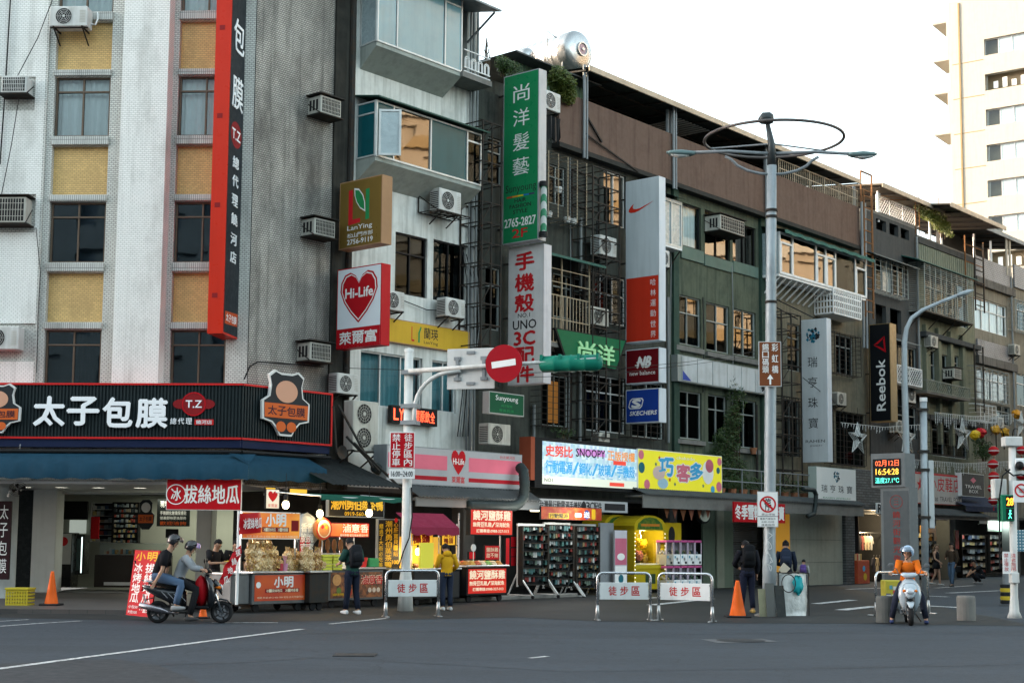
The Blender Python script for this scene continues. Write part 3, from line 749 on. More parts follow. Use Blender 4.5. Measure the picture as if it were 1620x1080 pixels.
def cutout(fr,y,u,va,vb,wpx,label):
 """blank cut-out board with an orange name plaque"""
 x,zc=fr.hit(u,(va+vb)/2,y);z1=fr.hit(u,va,y)[1];z0=fr.hit(u,vb,y)[1];x1=fr.hit(u+wpx/2,(va+vb)/2,y)[0];hw=x1-x;h=z1-z0
 T=fthing('cutout_board',label,'sign',fr,x,y,z0)
 out=[(-.25,.0),(.25,0),(.42,.12),(.6,.2),(.98,.24),(1.0,.52),(.72,.60),(.66,.78),(.74,.92),(.5,1.0),(.25,.96),(-.25,.96),(-.5,1.0),(-.74,.92),(-.66,.78),(-.72,.6),(-1,.52),(-.98,.24),(-.6,.2),(-.42,.12)]
 mb=MB(fr);mb.prism([(x+a*hw,z0+b*h)for a,b in out],y-.02,y-.10);mb.build('edge_board',mat('cutout_white',(.62,.62,.60),.5,dirt=.1),T)
 P=Plane(fr,(x,y-.10,z0));ins=[(a*.93*hw,(.03+b*.94)*h)for a,b in out]
 P.poly(ins,mat('cutout_dark',(.022,.026,.03),.5,dirt=.1),T,'face_board',.004)
 P.disc(0,h*.68,hw*.46,mat('cutout_skin',(.56,.30,.20),.5,dirt=.08),T,'round_panel',.008,h*.17)
 pl=[(-.9*hw,.27*h),(.9*hw,.27*h),(.92*hw,.49*h),(-.92*hw,.49*h)]
 P.poly(pl,mat('plaque_orange',(.55,.11,.025),.45,dirt=.1),T,'plaque',.014)
 P.row('太子包膜',-.78*hw,.31*h,.78*hw,.45*h,mat('plaque_letter',(.05,.02,.03),.5),T,.08,.02,.02)
 P.disc(-.22*hw,.14*h,hw*.2,MATS['plaque_orange'],T,'round_foot',.016,h*.08);P.disc(.22*hw,.14*h,hw*.2,MATS['plaque_orange'],T,'round_foot',.016,h*.08)
cutout(F0,YS-.06,-2,607,685,74,'cut-out board with orange plaque at the left end of the dark fascia')
cutout(F1,FAS_Y-.06,449,587,690,74,'cut-out board with orange plaque on the corner end of the dark fascia')
BLUE=mat('navy_fascia',(0.007,0.014,0.045),.5,dirt=.3)
AWN=mat('teal_blue_awning_cloth',(0.008,0.040,0.068),.75,dirt=.35,streak=.35,bumps=.1)
def awning():
 z1=FAS_Z0-.05
 T=fthing('shop_awning','faded teal blue cloth awning under the dark fascia','awning',F0,-6,YS,3.0)
 xr=F0.hit(383,700,YS)[0]
 zb=F0.hit(200,707,YS)[1]
 mb=MB(F0);mb.box(-11,xr,YS+.02,YS+.6,zb,z1);mb.build('blue_band',BLUE,T)
 mb=MB(F1);mb.box(FAS_X0,FAS_X1,FAS_Y+.02,FAS_Y+.6,zb,z1);mb.build('blue_band',BLUE,T)
 za=F0.hit(200,717,YS)[1];ya=YS-.75;zv=F0.hit(200,734,ya)[1];zw=F0.hit(200,757,ya)[1]
 def cloth(fr,x0,x1,y0,y1):
  n=int((x1-x0)/.12);mb=MB(fr);vs=[]
  for i in range(n+1):
   x=x0+(x1-x0)*i/n;s_=.02*math.sin(i*.9)+.015*math.sin(i*2.3)
   vs+=[(x,y0,za),(x,y1+s_*.4,zv+s_*.5),(x,y1+s_,zw+.02*math.sin(i*1.3))]
  mb.add(vs,[(3*i+j,3*i+3+j,3*i+4+j,3*i+1+j)for i in range(n)for j in(0,1)]);mb.build('cloth',AWN,T,True)
 lc=F1.i@F0.at(xr+.35,ya);cloth(F0,-11,xr+.35,YS,ya);cloth(F1,lc.x,F1.hit(517,740,lc.y)[0],FAS_Y,lc.y)
 mb=MB(F0);mb.tube([(-11,YS-.02,za+.05),(xr,YS-.02,za+.05)],.05,8);mb.build('roller',BLACK,T)
 mb=MB(F1);mb.tube([(FAS_X0,FAS_Y-.02,za+.05),(FAS_X1,FAS_Y-.02,za+.05)],.05,8);mb.build('roller',BLACK,T)
awning()
ORD=['first','second','third','fourth','fifth','sixth','seventh','eighth','ninth','tenth','eleventh','twelfth','thirteenth','fourteenth']
# === the street of shops (frame F1)
fx=lambda u,v=500,y=0:F1.hit(u,v,y)[0]
fz=lambda u,v,y=0:F1.hit(u,v,y)[1]
ZA=3.1
def block(name,label,xa,xb,ztop,m,wins=(),z0=ZA,depth=9.0,y=0.0,extra=()):
 """upper floors of one building: wall with openings, windows with panes, sides, roof, a dark room behind"""
 T=fthing(name,label,'building',F1,(xa+xb)/2,y)
 holes=[];rects=[]
 for wv in wins:
  x0,x1,a,b=F1.rect(wv[0],wv[1],wv[2],wv[3],y);rects.append((x0,x1,a,b));holes.append((x0,x1,a,b))
 mb=MB(F1);mb.wall(xa,xb,z0,ztop,y,holes+list(extra),.2);mb.build('wall',m,T)
 mb=MB(F1);mb.quad((xa,y,z0),(xa,y,ztop),(xa,depth,ztop),(xa,depth,z0));mb.quad((xb,y,z0),(xb,depth,z0),(xb,depth,ztop),(xb,y,ztop));mb.build('flank',m,T)
 mb=MB(F1);mb.box(xa,xb,y,depth,ztop-.01,ztop+.12);mb.build('roof',CONC,T)
 mb=MB(F1);mb.box(xa,xb,y+.9,y+1.0,z0,ztop);mb.build('interior_wall',DARKIN,T)
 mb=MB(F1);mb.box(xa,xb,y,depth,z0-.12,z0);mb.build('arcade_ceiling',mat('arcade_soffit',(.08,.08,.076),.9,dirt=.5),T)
 for wv,r in zip(wins,rects):
  if len(wv)>4 and wv[4]:
   o=dict(cols=2,transom=.3,fm=ALUG,gm=GLD);o.update(wv[4]);window(T,F1,r[0]+.01,r[1]-.01,r[2],r[3],**o)
 return T
def box_sign(name,label,u0,v0,u1,v1,y,th,m,side=None,cat='sign'):
 x0,x1,z0,z1=F1.rect(u0,v0,u1,v1,y)
 T=fthing(name,label,cat,F1,x0,y,z0);P=Plane(F1,(x0,y,z0));P.cabinet(x1-x0,z1-z0,th,side or WHITE,T)
 P.rect(.025,.025,x1-x0-.025,z1-z0-.025,m,T,'face');return T,P,x1-x0,z1-z0
def psign(name,label,uL,uR,uE,vT,vB,m,side=None,gap=.3):
 vm=(vT+vB)/2;x=F1.hit(uL,vm,-gap)[0];z1=F1.hit(uL,vT,-gap)[1];z0=F1.hit(uL,vB,-gap)[1]
 y1=F1.hitx(uR,vm,x)[0];th=max(.15,F1.hit(uE,vm,y1)[0]-x);wd=-gap-y1;ht=z1-z0
 T=fthing(name,label,'sign',F1,x,-gap,z0);P=Plane(F1,(x,-gap,z0),(0,-1,0));P.cabinet(wd,ht,th,side or WHITE,T)
 P.rect(.03,.03,wd-.03,ht-.03,m,T,'face')
 mb=MB(F1)
 for q in(.1,.5,.9):mb.bar((x+th/2,-gap,z0+ht*q),(x+th/2,0.02,z0+ht*q),.06)
 mb.build('bracket',DKSTEEL,T)
 return T,P,wd,ht
def mpoly(P,pts,wd,ht,m,T,name='emblem',lift=.008):return P.poly([(a*wd,b*ht)for a,b in pts],m,T,name,lift)
# --- white building with bay windows
x2a=xe+.03;x2b=fx(752,450)
zB2=fz(775,14)
B2=block('white_bay_building','stained white building with two projecting bay windows above a convenience store',x2a,x2b,zB2,WALLW,[(626,366,676,463,dict(cols=2,transom=.32,fm=BLACK,gm=GLD)),(686,378,737,474,dict(cols=2,transom=0,fm=BLACK,gm=GLD,curtain=(CURTG,.0,.5,1))),(571,553,668,640,dict(cols=3,transom=0,fm=ALUW,gm=GL,curtain=(CURTT,0,1,1))),(684,569,722,650,dict(cols=2,transom=0,fm=ALUW,gm=GL,curtain=(CURTT,0,1,1))),(576,-70,740,60,None),(580,165,752,265,None)])
def bay(u0,u1,vt0,vb0,uf,label_panes,y=-.75,eave=True):
 """projecting glazed bay: splayed left cheek, glazed front, sloping soffit"""
 xf0=fx(uf,vt0,y);xf1=fx(u1,vt0,y);x0=fx(u0,vt0);z1=fz(uf,vt0,y);z0=fz(uf,vb0,y)
 FRW=ALUW
 mb=MB(F1);zs=z0-.12;zw=z0-.62
 mb.add([(xf0,y,z0),(xf1,y,z0),(xf1,y,zs),(xf0,y,zs),(x0,0,zw),(xf1,0,zw),(x0,0,z0),(xf1,0,z0)],[(0,1,2,3),(3,2,5,4),(0,3,4,6),(1,7,5,2)])
 b=mb.build('bay_base',mat('green_grey_soffit',(.30,.33,.30),.8,dirt=.4,streak=.4),B2)
 mb=MB(F1);mb.add([(x0,0,z1),(xf0,y,z1),(xf1,y,z1),(xf1,0,z1)],[(0,1,2,3)]);mb.build('bay_lid',CONC,B2)
 if eave:
  mb=MB(F1);mb.add([(x0-.1,-.0,z1+.22),(xf0-.12,y-.25,z1+.02),(xf1+.12,y-.25,z1+.02),(xf1+.12,0,z1+.22),(x0-.1,0,z1+.26),(xf0-.12,y-.25,z1+.06),(xf1+.12,y-.25,z1+.06),(xf1+.12,0,z1+.26)],[(0,1,2,3),(4,5,6,7),(0,1,5,4),(1,2,6,5),(2,3,7,6)]);mb.build('eave',mat('dark_green_metal',(.03,.075,.06),.5,.2,dirt=.4),B2)
 n=len(label_panes);tot=sum(p[0]for p in label_panes);x=xf0;fw=.05
 o=MB(F1);o.box(xf0,xf1,y-.03,y+.03,z0,z0+fw);o.box(xf0,xf1,y-.03,y+.03,z1-fw,z1);o.box(xf1-fw,xf1,y-.032,y+.03,z0,z1)
 cuts=[]
 for p in label_panes:o.box(x-.001,x+fw,y-.034,y+.03,z0,z1);cuts.append((x,x+(xf1-xf0)*p[0]/tot,p));x+=(xf1-xf0)*p[0]/tot
 for(a,b_,p)in cuts:
  if len(p)>2:o.box(a,b_,y-.038,y+.03,z0+(z1-z0)*p[2]-.025,z0+(z1-z0)*p[2]+.025)
 fo=o.build('bay_window',FRW,B2)
 for(a,b_,p)in cuts:g=MB(F1);g.quad((a+.02,y,z0),(b_-.02,y+rnd.uniform(-.012,.012),z0),(b_-.02,y,z1),(a+.02,y+rnd.uniform(-.01,.01),z1));g.build('pane',p[1],fo)
 g=MB(F1);g.quad((x0,0,z0),(xf0,y,z0),(xf0,y,z1),(x0,0,z1));g.build('pane',GLF if eave is False else GLT,fo)
 o=MB(F1);A,Bv=Vector((x0,0,0)),Vector((xf0,y,0))
 for t in(.03,.97):q=A.lerp(Bv,t);o.bar((q.x,q.y-.01,z0),(q.x,q.y-.01,z1),.055)
 for zq in(z0+.03,z1-.03,z0+(z1-z0)*.78):o.bar((A.x,A.y-.012,zq),(Bv.x,Bv.y-.012,zq),.05)
 o.build('bay_cheek_frame',FRW,B2)
 g=MB(F1);g.quad((xf1,y,z0),(xf1,0,z0),(xf1,0,z1),(xf1,y,z1));g.build('pane',GLD,fo)
 g=MB(F1);g.box(x0,xf1,.21,.24,z0-.3,z1+.3);g.build('room_back',DARKIN,B2)
 return xf0,xf1,z0,z1
GLP=mat('pale_blue_film',(0.15,0.30,0.35),0.16,dirt=.25,streak=.25,spec=.8)
xa_,xb_,z0_,z1_=bay(573,732,-70,66,598,[(1,GLP),(2.6,GLP),(1,GLP,.8)],eave=False)
bay(565,762,158,247,595,[(.55,GLT),(1.25,GLM),(1.3,GLT),(.55,GLD,.8)])
# the casement standing open in the lower bay
def casement():
 x0,z1=F1.hit(600,173,-.8);_,z0=F1.hit(600,246,-.8);fr=F1.sub(x0,-.8,R(-48));w_=.62
 mb=MB(fr)
 for a in((0,.06),(w_-.06,w_)):mb.box(a[0],a[1],-.03,.03,z0,z1)
 mb.box(.06,w_-.06,-.028,.028,z0,z0+.06);mb.box(.06,w_-.06,-.028,.028,z1-.06,z1);o=mb.build('open_casement',ALUW,B2)
 g=MB(fr);g.quad((.05,0,z0+.05),(w_-.05,0,z0+.05),(w_-.05,0,z1-.05),(.05,0,z1-.05));g.build('pane',GLF,o)
casement()
# small white balcony rail with arches beside the upper bay
def arch_rail():
 y=-.8;x0,x1=fx(734,100,y),fx(775,100,y);z0,z1=fz(734,112,y),fz(734,78,y)
 mb=MB(F1)
 for z in(z0,z0+.12,z1):mb.tube([(x0,y,z),(x1,y,z),(x1,0,z)],.02,6)
 n=4;st=(x1-x0)/n
 for i in range(n):
  for q in(.36,.2):c=x0+st*(i+.5);mb.tube([(c-st*q,y,z0+.12)]+[(c-st*q*math.cos(t*math.pi/8),y,z1-.3+st*q*math.sin(t*math.pi/8))for t in range(9)]+[(c+st*q,y,z0+.12)],.016,5)
 mb.build('balcony_rail',WHITE,B2)
 mb=MB(F1);mb.box(x0-.1,x1+.05,y-.05,.1,z0-.2,z0-.04);mb.build('balcony_slab',CONC,B2)
arch_rail()
# corrugated eave at the very top
mb=MB(F1);xr0,xr1=fx(560,0,-1.3),fx(794,19,-1.3);zr=fz(794,19,-1.3)
mb.add([(xr0,-1.3,zr),(xr1,-1.3,zr),(xr1,1,zr+.5),(xr0,1,zr+.5),(xr0,-1.3,zr+.06),(xr1,-1.3,zr+.06),(xr1,1,zr+.56),(xr0,1,zr+.56)],[(0,1,2,3),(4,5,6,7),(0,1,5,4),(1,2,6,5)])
mb.bar((xr1-.1,0,zr-.7),(xr1-.1,-1.1,zr),.06);mb.build('eave',GALV,B2)
# pipes at both edges
for(u,r,m_)in((551,.09,DKSTEEL),(746,.05,PVC),(752,.04,PVC),(741,.03,PVC)):
 x=fx(u,450,-.1);mb=MB(F1);mb.tube([(x,-.1,3.0),(x,-.1,zB2)],r,8);mb.build('downpipe',m_,B2)
# outdoor units on the white wall
x,z=F1.hit(697,331,-.7);split_ac(F1,x,-.25,z,'white outdoor air conditioner on a steel rack under the lower bay window',.95,.66,.4)
mb=MB(F1);a=fx(664,336,-.1);b=x+1.2;zz=z-.05;zq=fz(664,310,-.1)
for q in range(8):t=a+(b-a)*q/7;mb.bar((t,-.05,zz),(t,-.8,zz-.02),.025)
for q in(-.05,-.4,-.8):mb.bar((a,q,zz),(b,q,zz),.035)
mb.bar((a,-.05,zz),(a,-.05,zz+.55),.035);mb.bar((a,-.8,zz),(a,-.05,zz+.5),.03);mb.bar((a,-.05,zz+.5),(x,-.5,zz+.1),.03)
tag(mb.build('steel_rack',DKSTEEL),'black steel rack carrying the outdoor unit under the lower bay','rack')
x,z=F1.hit(612,488,-.5);split_ac(F1,x,-.1,z,'outdoor air conditioner half hidden by the red heart sign',.75,.55,.36)
x,z=F1.hit(706,499,-.55);split_ac(F1,x,-.15,z,'outdoor air conditioner below the dark windows of the white building',.85,.56,.38)
x,z=F1.hit(535,621,-.5);split_ac(F1,x,-.1,z,'single fan outdoor air conditioner under the red heart sign',.8,.55,.36)
x,z=F1.hit(560,712,-1.0)
def twin_ac():
 T=fthing('air_conditioner','tall beige air conditioner with two fans one above the other','air conditioner',F1,x,-.6,z)
 y=-.95;mb=MB(F1);mb.bevbox(x,x+.95,y,y+.38,z,z+1.35,.02);mb.build('casing',ACG,T)
 for c in(.36,1.0):
  P=Plane(F1,(x+.40,y,z+c));P.disc(0,0,.27,FANB,T,'fan_opening',.004)
  mb=MB(F1)
  for q in(.27,.2,.13):mb.tube([P.p(q*math.cos(t*math.pi/10),q*math.sin(t*math.pi/10),.012)for t in range(20)],.006,4,closed=True)
  for t in range(14):mb.tube([P.p(0,0,.014),P.p(.27*math.cos(t*math.pi/7),.27*math.sin(t*math.pi/7),.014)],.004,4)
  mb.build('grille',ACG,T);P.disc(0,0,.05,ACG,T,'hub',.02)
 mb=MB(F1);mb.bar((x,-.5,z),(x,-1.0,z),.05);mb.bar((x+.9,-.5,z),(x+.9,-1.0,z),.05);mb.bar((x,-1.0,z-.02),(x+.95,-1.0,z-.02),.05);mb.bar((x,0,z-.6),(x,-.95,z-.03),.04);mb.bar((x+.9,0,z-.6),(x+.9,-.95,z-.03),.04);mb.build('bracket',DKSTEEL,T)
twin_ac()
# cables dropping down the right edge of the white wall
for i in range(6):
 u=730+i*4;mb=MB(F1);mb.tube([fpt(F1,u,390+i*6,-.06),fpt(F1,u+6+rnd.uniform(-3,3),440,-.12),fpt(F1,u+8,520,-.08),fpt(F1,u+2-i,620,-.1),fpt(F1,u-6,690,-.1)],.016,5)
 tag(mb.build('cable',PVC if i%2 else BLACK),('%s of the loose cables hanging at the right edge of the white building'%('first','second','third','fourth','fifth','sixth')[i]),'cable','cables on the white wall')
cable('cable','cable looping between the two lower outdoor units of the white building',F1,[fpt(F1,637,475,-.1),fpt(F1,655,482,-.1),fpt(F1,675,490,-.1),fpt(F1,706,492,-.1)],.015)
# --- hoardings and boxes on the white building
BRZ=mat('bronze_gold_face',(0.20,0.125,0.03),.35,.3,dirt=.15);BRZS=mat('tan_cabinet',(0.33,0.19,0.10),.5,dirt=.25)
CW=mat('print_white',(.75,.75,.73),.5);CK=mat('print_black',(.02,.02,.022),.5);CR=mat('print_red',(.50,.015,.02),.5);CGN=mat('print_green',(.02,.22,.07),.5);CTEAL=mat('print_teal',(.02,.13,.17),.5);CPINK=mat('print_pink',(.62,.16,.22),.5)
T,P,w_,h_=psign('projecting_sign','square bronze projecting sign with red and green leaf letters',537,604,620,290,396,BRZ,BRZS,.25)
P.poly([(w_*.22,h_*.42),(w_*.32,h_*.42),(w_*.32,h_*.86),(w_*.22,h_*.86)],CR,T);P.poly([(w_*.22,h_*.34),(w_*.50,h_*.36),(w_*.50,h_*.42),(w_*.22,h_*.42)],CR,T)
P.poly([(w_*.62,h_*.38),(w_*.71,h_*.39),(w_*.71,h_*.84),(w_*.62,h_*.83)],CGN,T)
LF=[(.35,.88),(.46,.86),(.56,.76),(.61,.64),(.62,.50),(.5,.56),(.41,.66),(.36,.77)]
P.poly([(a*w_,b*h_)for a,b in LF],CW,T,lift=.008);P.poly([(.49*w_+(a-.49)*w_*.84,.69*h_+(b-.69)*h_*.84)for a,b in LF],CGN,T,lift=.011)
P.text('LanYing',w_*.2,h_*.24,w_*.78,h_*.33,CW,T,.01);P.row('松山門市部',w_*.2,h_*.15,w_*.8,h_*.215,CW,T,.1,.01);P.text('2756-9119',w_*.2,h_*.05,w_*.8,h_*.125,CW,T,.02)
T,P,w_,h_=psign('projecting_sign','white and red projecting sign with a big red heart',533,603,617,427,553,mat('sign_cool_white',(.66,.70,.73),.4,dirt=.08),RED,.25)
P.rect(.03,.03,w_-.03,h_*.245,RED,T,'red_band',.007)
P.poly(tr(HEART,w_*.08,h_*.30,w_*.92,h_*.94),RED,T,lift=.008);P.poly(tr(HEART,w_*.11,h_*.33,w_*.89,h_*.92),CW,T,lift=.010);P.poly(tr(HEART,w_*.13,h_*.35,w_*.87,h_*.905),RED,T,lift=.012)
P.text('Hi-Life',w_*.2,h_*.62,w_*.82,h_*.74,CW,T,.03,.016);P.row('萊爾富',w_*.08,h_*.05,w_*.92,h_*.20,CW,T,.08,.025,.014)
T,P,w_,h_=box_sign('fascia_sign','yellow fascia board with leaf letters under the dark windows',613,502,743,540,-.12,.12,mat('ochre_yellow_face',(0.52,0.33,.03),.4,dirt=.2,streak=.15),BRZS)
P.poly(tr([(0,0),(.45,0),(.45,.12),(.12,.12),(.12,1),(0,1)],w_*.28,h_*.18,w_*.36,h_*.8),CR,T);P.poly(tr([(.5,.05),(.75,.05),(.75,.6),(1,.95),(.85,1),(.5,.62)],w_*.32,h_*.12,w_*.40,h_*.85),CGN,T)
P.text('蘭瑛',w_*.43,h_*.36,w_*.60,h_*.84,CK,T,.01);P.text('LanYing',w_*.43,h_*.12,w_*.6,h_*.28,CK,T,.01)
T,P,w_,h_=box_sign('led_ticker','narrow black ticker with red glowing characters on the white wall',620,640,692,668,-.22,.15,BLACK,DKSTEEL)
LEDR=emit('led_red',(1.0,.06,.02),2.2);P.row('LY蘭瑛膠原飲全',w_*.04,h_*.18,w_*.94,h_*.82,LEDR,T,.12,.01)
# convenience store fascia
T,P,w_,h_=box_sign('store_fascia','silver and pink convenience store fascia with a small red heart',612,702,826,764,-1.5,.5,mat('fascia_silver',(.36,.37,.39),.35,.2,dirt=.25),GALV)
PK=mat('fascia_pink',(.62,.14,.20),.4,dirt=.2)
for a,b in((0.01,.42),(.58,.99)):P.rect(w_*a,h_*.42,w_*b,h_*.80,PK,T,'pink_band',.007);P.rect(w_*a,h_*.14,w_*b,h_*.25,mat('fascia_red',(.33,.01,.02),.4,dirt=.2),T,'red_band',.007)
P.poly(tr(HEART,w_*.45,h_*.32,w_*.555,h_*.98),RED,T,lift=.01);P.text('Hi-Life',w_*.462,h_*.60,w_*.543,h_*.76,CW,T,.02,.014);P.row('萊爾富',w_*.455,h_*.10,w_*.55,h_*.27,CR,T,.08,.02);P.row('台北饒河店',w_*.82,h_*.84,w_*.94,h_*.93,CR,T,.1)
# --- tiled eaves over the shops
ROOFT=mat('weathered_roof_tile',(.075,.08,.08),.8,dirt=.5)
def eave(label,ua,ub,vtop,y,drop=.45,out=.75,fascia_m=None,fh=.35):
 x0,x1=fx(ua,vtop,y),fx(ub,vtop,y);z1=fz(ua,vtop,y)
 T=fthing('tiled_eave',label,'eave',F1,x0,y,z1)
 n=int((x1-x0)/.13);mb=MB(F1)
 for r_ in range(3):
  ya,yb=y-out*r_/3,y-out*(r_+1)/3-.03;za,zb_=z1-drop*r_/3+.02*(r_>0),z1-drop*(r_+1)/3
  vs=[]
  for i in range(n*2+1):
   x=x0+(x1-x0)*i/(2*n);hh=.045 if i%2 else 0;vs+=[(x,ya,za+hh),(x,yb,zb_+hh),(x,yb,zb_+hh-.05)]
  mb.add(vs,[(3*i+j,3*i+1+j,3*i+4+j,3*i+3+j)for i in range(2*n)for j in(0,1)])
 mb.build('roof_tiles',ROOFT,T)['kind']='stuff'
 mb=MB(F1);mb.box(x0,x1,y-out+.05,y-out+.1,z1-drop-.05-fh,z1-drop-.02);mb.box(x0,x1,y-out+.1,y+.3,z1-drop-.1,z1-drop-.04);mb.build('fascia_board',fascia_m or CONC,T)
 return T
eave('dark tiled eave under the pink convenience store fascia',640,835,768,-1.5,.28,.5,mat('eave_grey',(.16,.17,.175),.7,dirt=.3),.22)
eave('long tiled eave under the yellow cartoon sign and balcony',1000,1350,772,-1.35,.18,.5,mat('crumpled_tin',(.19,.19,.178),.5,.3,dirt=.5,bumps=.6,bscale=4),.40)
# --- dark building with cages (under the long brown parapet)
OLIVE=mat('rough_olive_render',(.088,.104,.074),.95,dirt=.6,streak=.75,bumps=.8,bscale=30,dcol=(.022,.03,.026))
GREYW=mat('sooty_grey_render',(.054,.058,.050),.95,dirt=.6,streak=.75,bumps=.5,dcol=(.014,.016,.015))
BROWN=mat('brown_sheet_cladding',(.115,.078,.062),.7,.1,dirt=.5,streak=.75,dcol=(.07,.042,.034))
zP0=fz(1043,285);zP1=fz(990,190)
GOLDGL=GLM
x3a,x3b=x2b+.02,fx(1056,450)
B3=block('caged_building','sooty dark building behind window cages and steel lattice',x3a,x3b,zP0,GREYW,[(868,258,895,320,dict(cols=2,gm=GLD)),(955,268,990,352,dict(cols=2,transom=0,fm=ALUW,gm=GLM,curtain=(CURT,.5,1,1))),(875,430,922,500,dict(cols=2,gm=GLD)),(932,428,990,505,dict(cols=3,transom=.4,fm=ALUW,gms=[GLD,GLM,GLD,GLM,GLD,GLD])),(858,590,900,672,dict(cols=2,transom=0,gm=GLD)),(925,590,990,680,dict(cols=3,fm=ALUW,gm=GLD)),(772,215,795,290,dict(cols=1,gm=GLD)),(768,420,792,520,dict(cols=1,gm=GLD)),(1000,600,1050,690,dict(cols=2,gm=GLD))])
x4a,x4b=x3b+.02,fx(1214,500)
LTG=mat('turquoise_mosaic',(.10,.15,.125),.6,dirt=.4,streak=.4,dcol=(.08,.11,.09))
B4=block('olive_building','rough olive green rendered building with rows of plain windows',x4a,x4b,zP0,OLIVE,[(1080,320,1109,388,dict(cols=1,transom=0,fm=BLACK,gm=GL,curtain=(CURT,0,1,1))),(1115,331,1155,402,dict(cols=2,transom=.5,fm=BLACK,gms=[GLM,GLM,GLD,GLD])),(1159,350,1196,412,dict(cols=2,transom=0,fm=BLACK,gms=[GLM,GLM])),(1069,464,1109,542,dict(cols=2,transom=.35,fm=ALUG,gms=[GLD,GLD,GLD,GLM])),(1117,477,1154,553,dict(cols=2,transom=.38,fm=ALUG,gms=[GLD,GLM,GLD,GLM])),(1160,487,1196,560,dict(cols=2,transom=.4,fm=ALUG,gms=[GLM,GLM,GLM,GLM])),(1070,616,1110,692,dict(cols=2,transom=.3,fm=ALUG,gm=GLD)),(1120,623,1150,700,dict(cols=2,transom=.3,fm=ALUG,gm=GLD)),(1160,630,1197,706,dict(cols=2,transom=.3,fm=ALUG,gm=GLD))])
for(ua,ub,va,vb)in((1076,1112,388,408),(1113,1158,402,420),(1158,1198,412,430)):
 x0,x1,a,b=F1.rect(ua,va,ub,vb);mb=MB(F1);mb.bevbox(x0,x1-.02,-.07,.0,a,b-.01,.01);mb.build('sill_band',LTG,B4)
for(ua,ub,va,vb)in((1066,1110,545,553),(1115,1156,556,563),(1158,1198,563,571),(1068,1112,694,701),(1158,1199,708,715)):
 x0,x1,a,b=F1.rect(ua,va,ub,vb);mb=MB(F1);mb.bevbox(x0,x1,-.14,.0,a,b,.01);mb.build('sill',CONC,B4)
for u in(1062,1201):x0=fx(u,500);mb=MB(F1);mb.box(x0,x0+.35,-.12,0,ZA,zP0);mb.build('corner_pier',mat('dark_green_paint',(.035,.065,.05),.8,dirt=.5,streak=.5),B4)
x5a,x5b=x4b+.02,fx(1373,480)
BEIGE=mat('stained_beige_render',(.165,.15,.108),.9,dirt=.6,streak=.75,bumps=.4,dcol=(.06,.055,.045))
B5=block('enclosed_balcony_building','stained beige building with a white enclosed balcony and steel lattice',x5a,x5b,zP0,BEIGE,[(1245,510,1266,585,dict(cols=1,gm=GLD)),(1322,527,1350,590,dict(cols=3,transom=.3,gm=GLD,fm=ALUG)),(1238,630,1266,720,dict(cols=2,gm=GLD)),(1322,650,1368,735,dict(cols=3,transom=0,gm=GLD,fm=DKSTEEL)),(1240,385,1365,440,None)])
# brown sheet parapet shared by the three
TP=fthing('brown_parapet','long rust brown sheet parapet along the top of the street','parapet',F1,fx(885,230),-.3,zP0)
xp0,xp1=fx(884,230,-.3),fx(1360,360,-.3)
cuts=[xp0,fx(926,230,-.3),fx(1067,290,-.3),fx(1213,330,-.3),xp1]
for a,b in zip(cuts[:-1],cuts[1:]):
 mb=MB(F1);mb.bevbox(a+.01,b-.01,-.3,-.18,zP0,zP1,.01)
 mb.build('cladding_panel',BROWN,TP)
mb=MB(F1);mb.box(xp0,xp1,-.34,.3,zP0-.16,zP0-.003);mb.build('drip_edge',mat('dark_soffit',(.035,.035,.032),.9,dirt=.4),TP)
mb=MB(F1);mb.box(xp1-.15,xp1,-.29,5,zP0,zP1-.01);mb.build('end_panel',BROWN,TP)
for u in(924,1066,1212):
 xq=fx(u,280,-.38)
 for k,d_ in enumerate((0,.16)):
  mb=MB(F1);mb.tube([(xq+d_,-.38,zP0-(2.0 if u>1200 else .3)),(xq+d_,-.38,zP1+1.15)],.05 if k==0 else .035,8);mb.build('downpipe',GALV,TP)
mb=MB(F1);mb.bar(fpt(F1,927,212,-.36),fpt(F1,1010,272,-.36),.05);mb.bar(fpt(F1,930,187,-.36),fpt(F1,952,225,-.36),.07);mb.build('leaning_pole',BLACK,TP)
# rooftop canopy above the parapet
TC=fthing('rooftop_canopy','dark rooftop shed roof with a pale fascia above the brown parapet','canopy',F1,xp0,0,zP1)
zc=fz(1145,196,-.6);xc0,xc1=fx(931,112,-.6),fx(1361,300,-.6)
mb=MB(F1);mb.add([(xc0,-.6,zc-.06),(xc1,-.6,zc-.06),(xc1,5.5,zc+.5),(xc0,5.5,zc+.5),(xc0,-.6,zc),(xc1,-.6,zc),(xc1,5.5,zc+.56),(xc0,5.5,zc+.56)],[(0,1,2,3),(7,6,5,4)]);mb.build('roof_sheet',mat('dark_green_roof_sheet',(.03,.045,.042),.6,dirt=.5),TC)
mb=MB(F1);mb.bevbox(xc0,xc1,-.66,-.6,zc-.14,zc+.06,.01);mb.build('fascia_board',mat('sun_toned_gutter',(.42,.36,.28),.5,.2,dirt=.5,dcol=(.15,.12,.09)),TC)  # warm pale colour stands in for sun on the roof edge
mb=MB(F1)
for q in range(14):xq=xc0+(xc1-xc0)*q/13;mb.bar((xq,-.5,zc-.1),(xq,5.4,zc+.42),.06)
for yq in(.3,1.6,3.0):mb.bar((xc0,yq,zc-.1+yq*.09),(xc1,yq,zc-.1+yq*.09),.06)
mb.build('rafters',DKSTEEL,TC)
for u in(926,1056,1062,1210,1350):xq=fx(u,250,-.1);mb=MB(F1);mb.tube([(xq,-.1,zP1-.4),(xq,-.1,zc-.08)],.07,8);mb.build('post',GALV,TC)
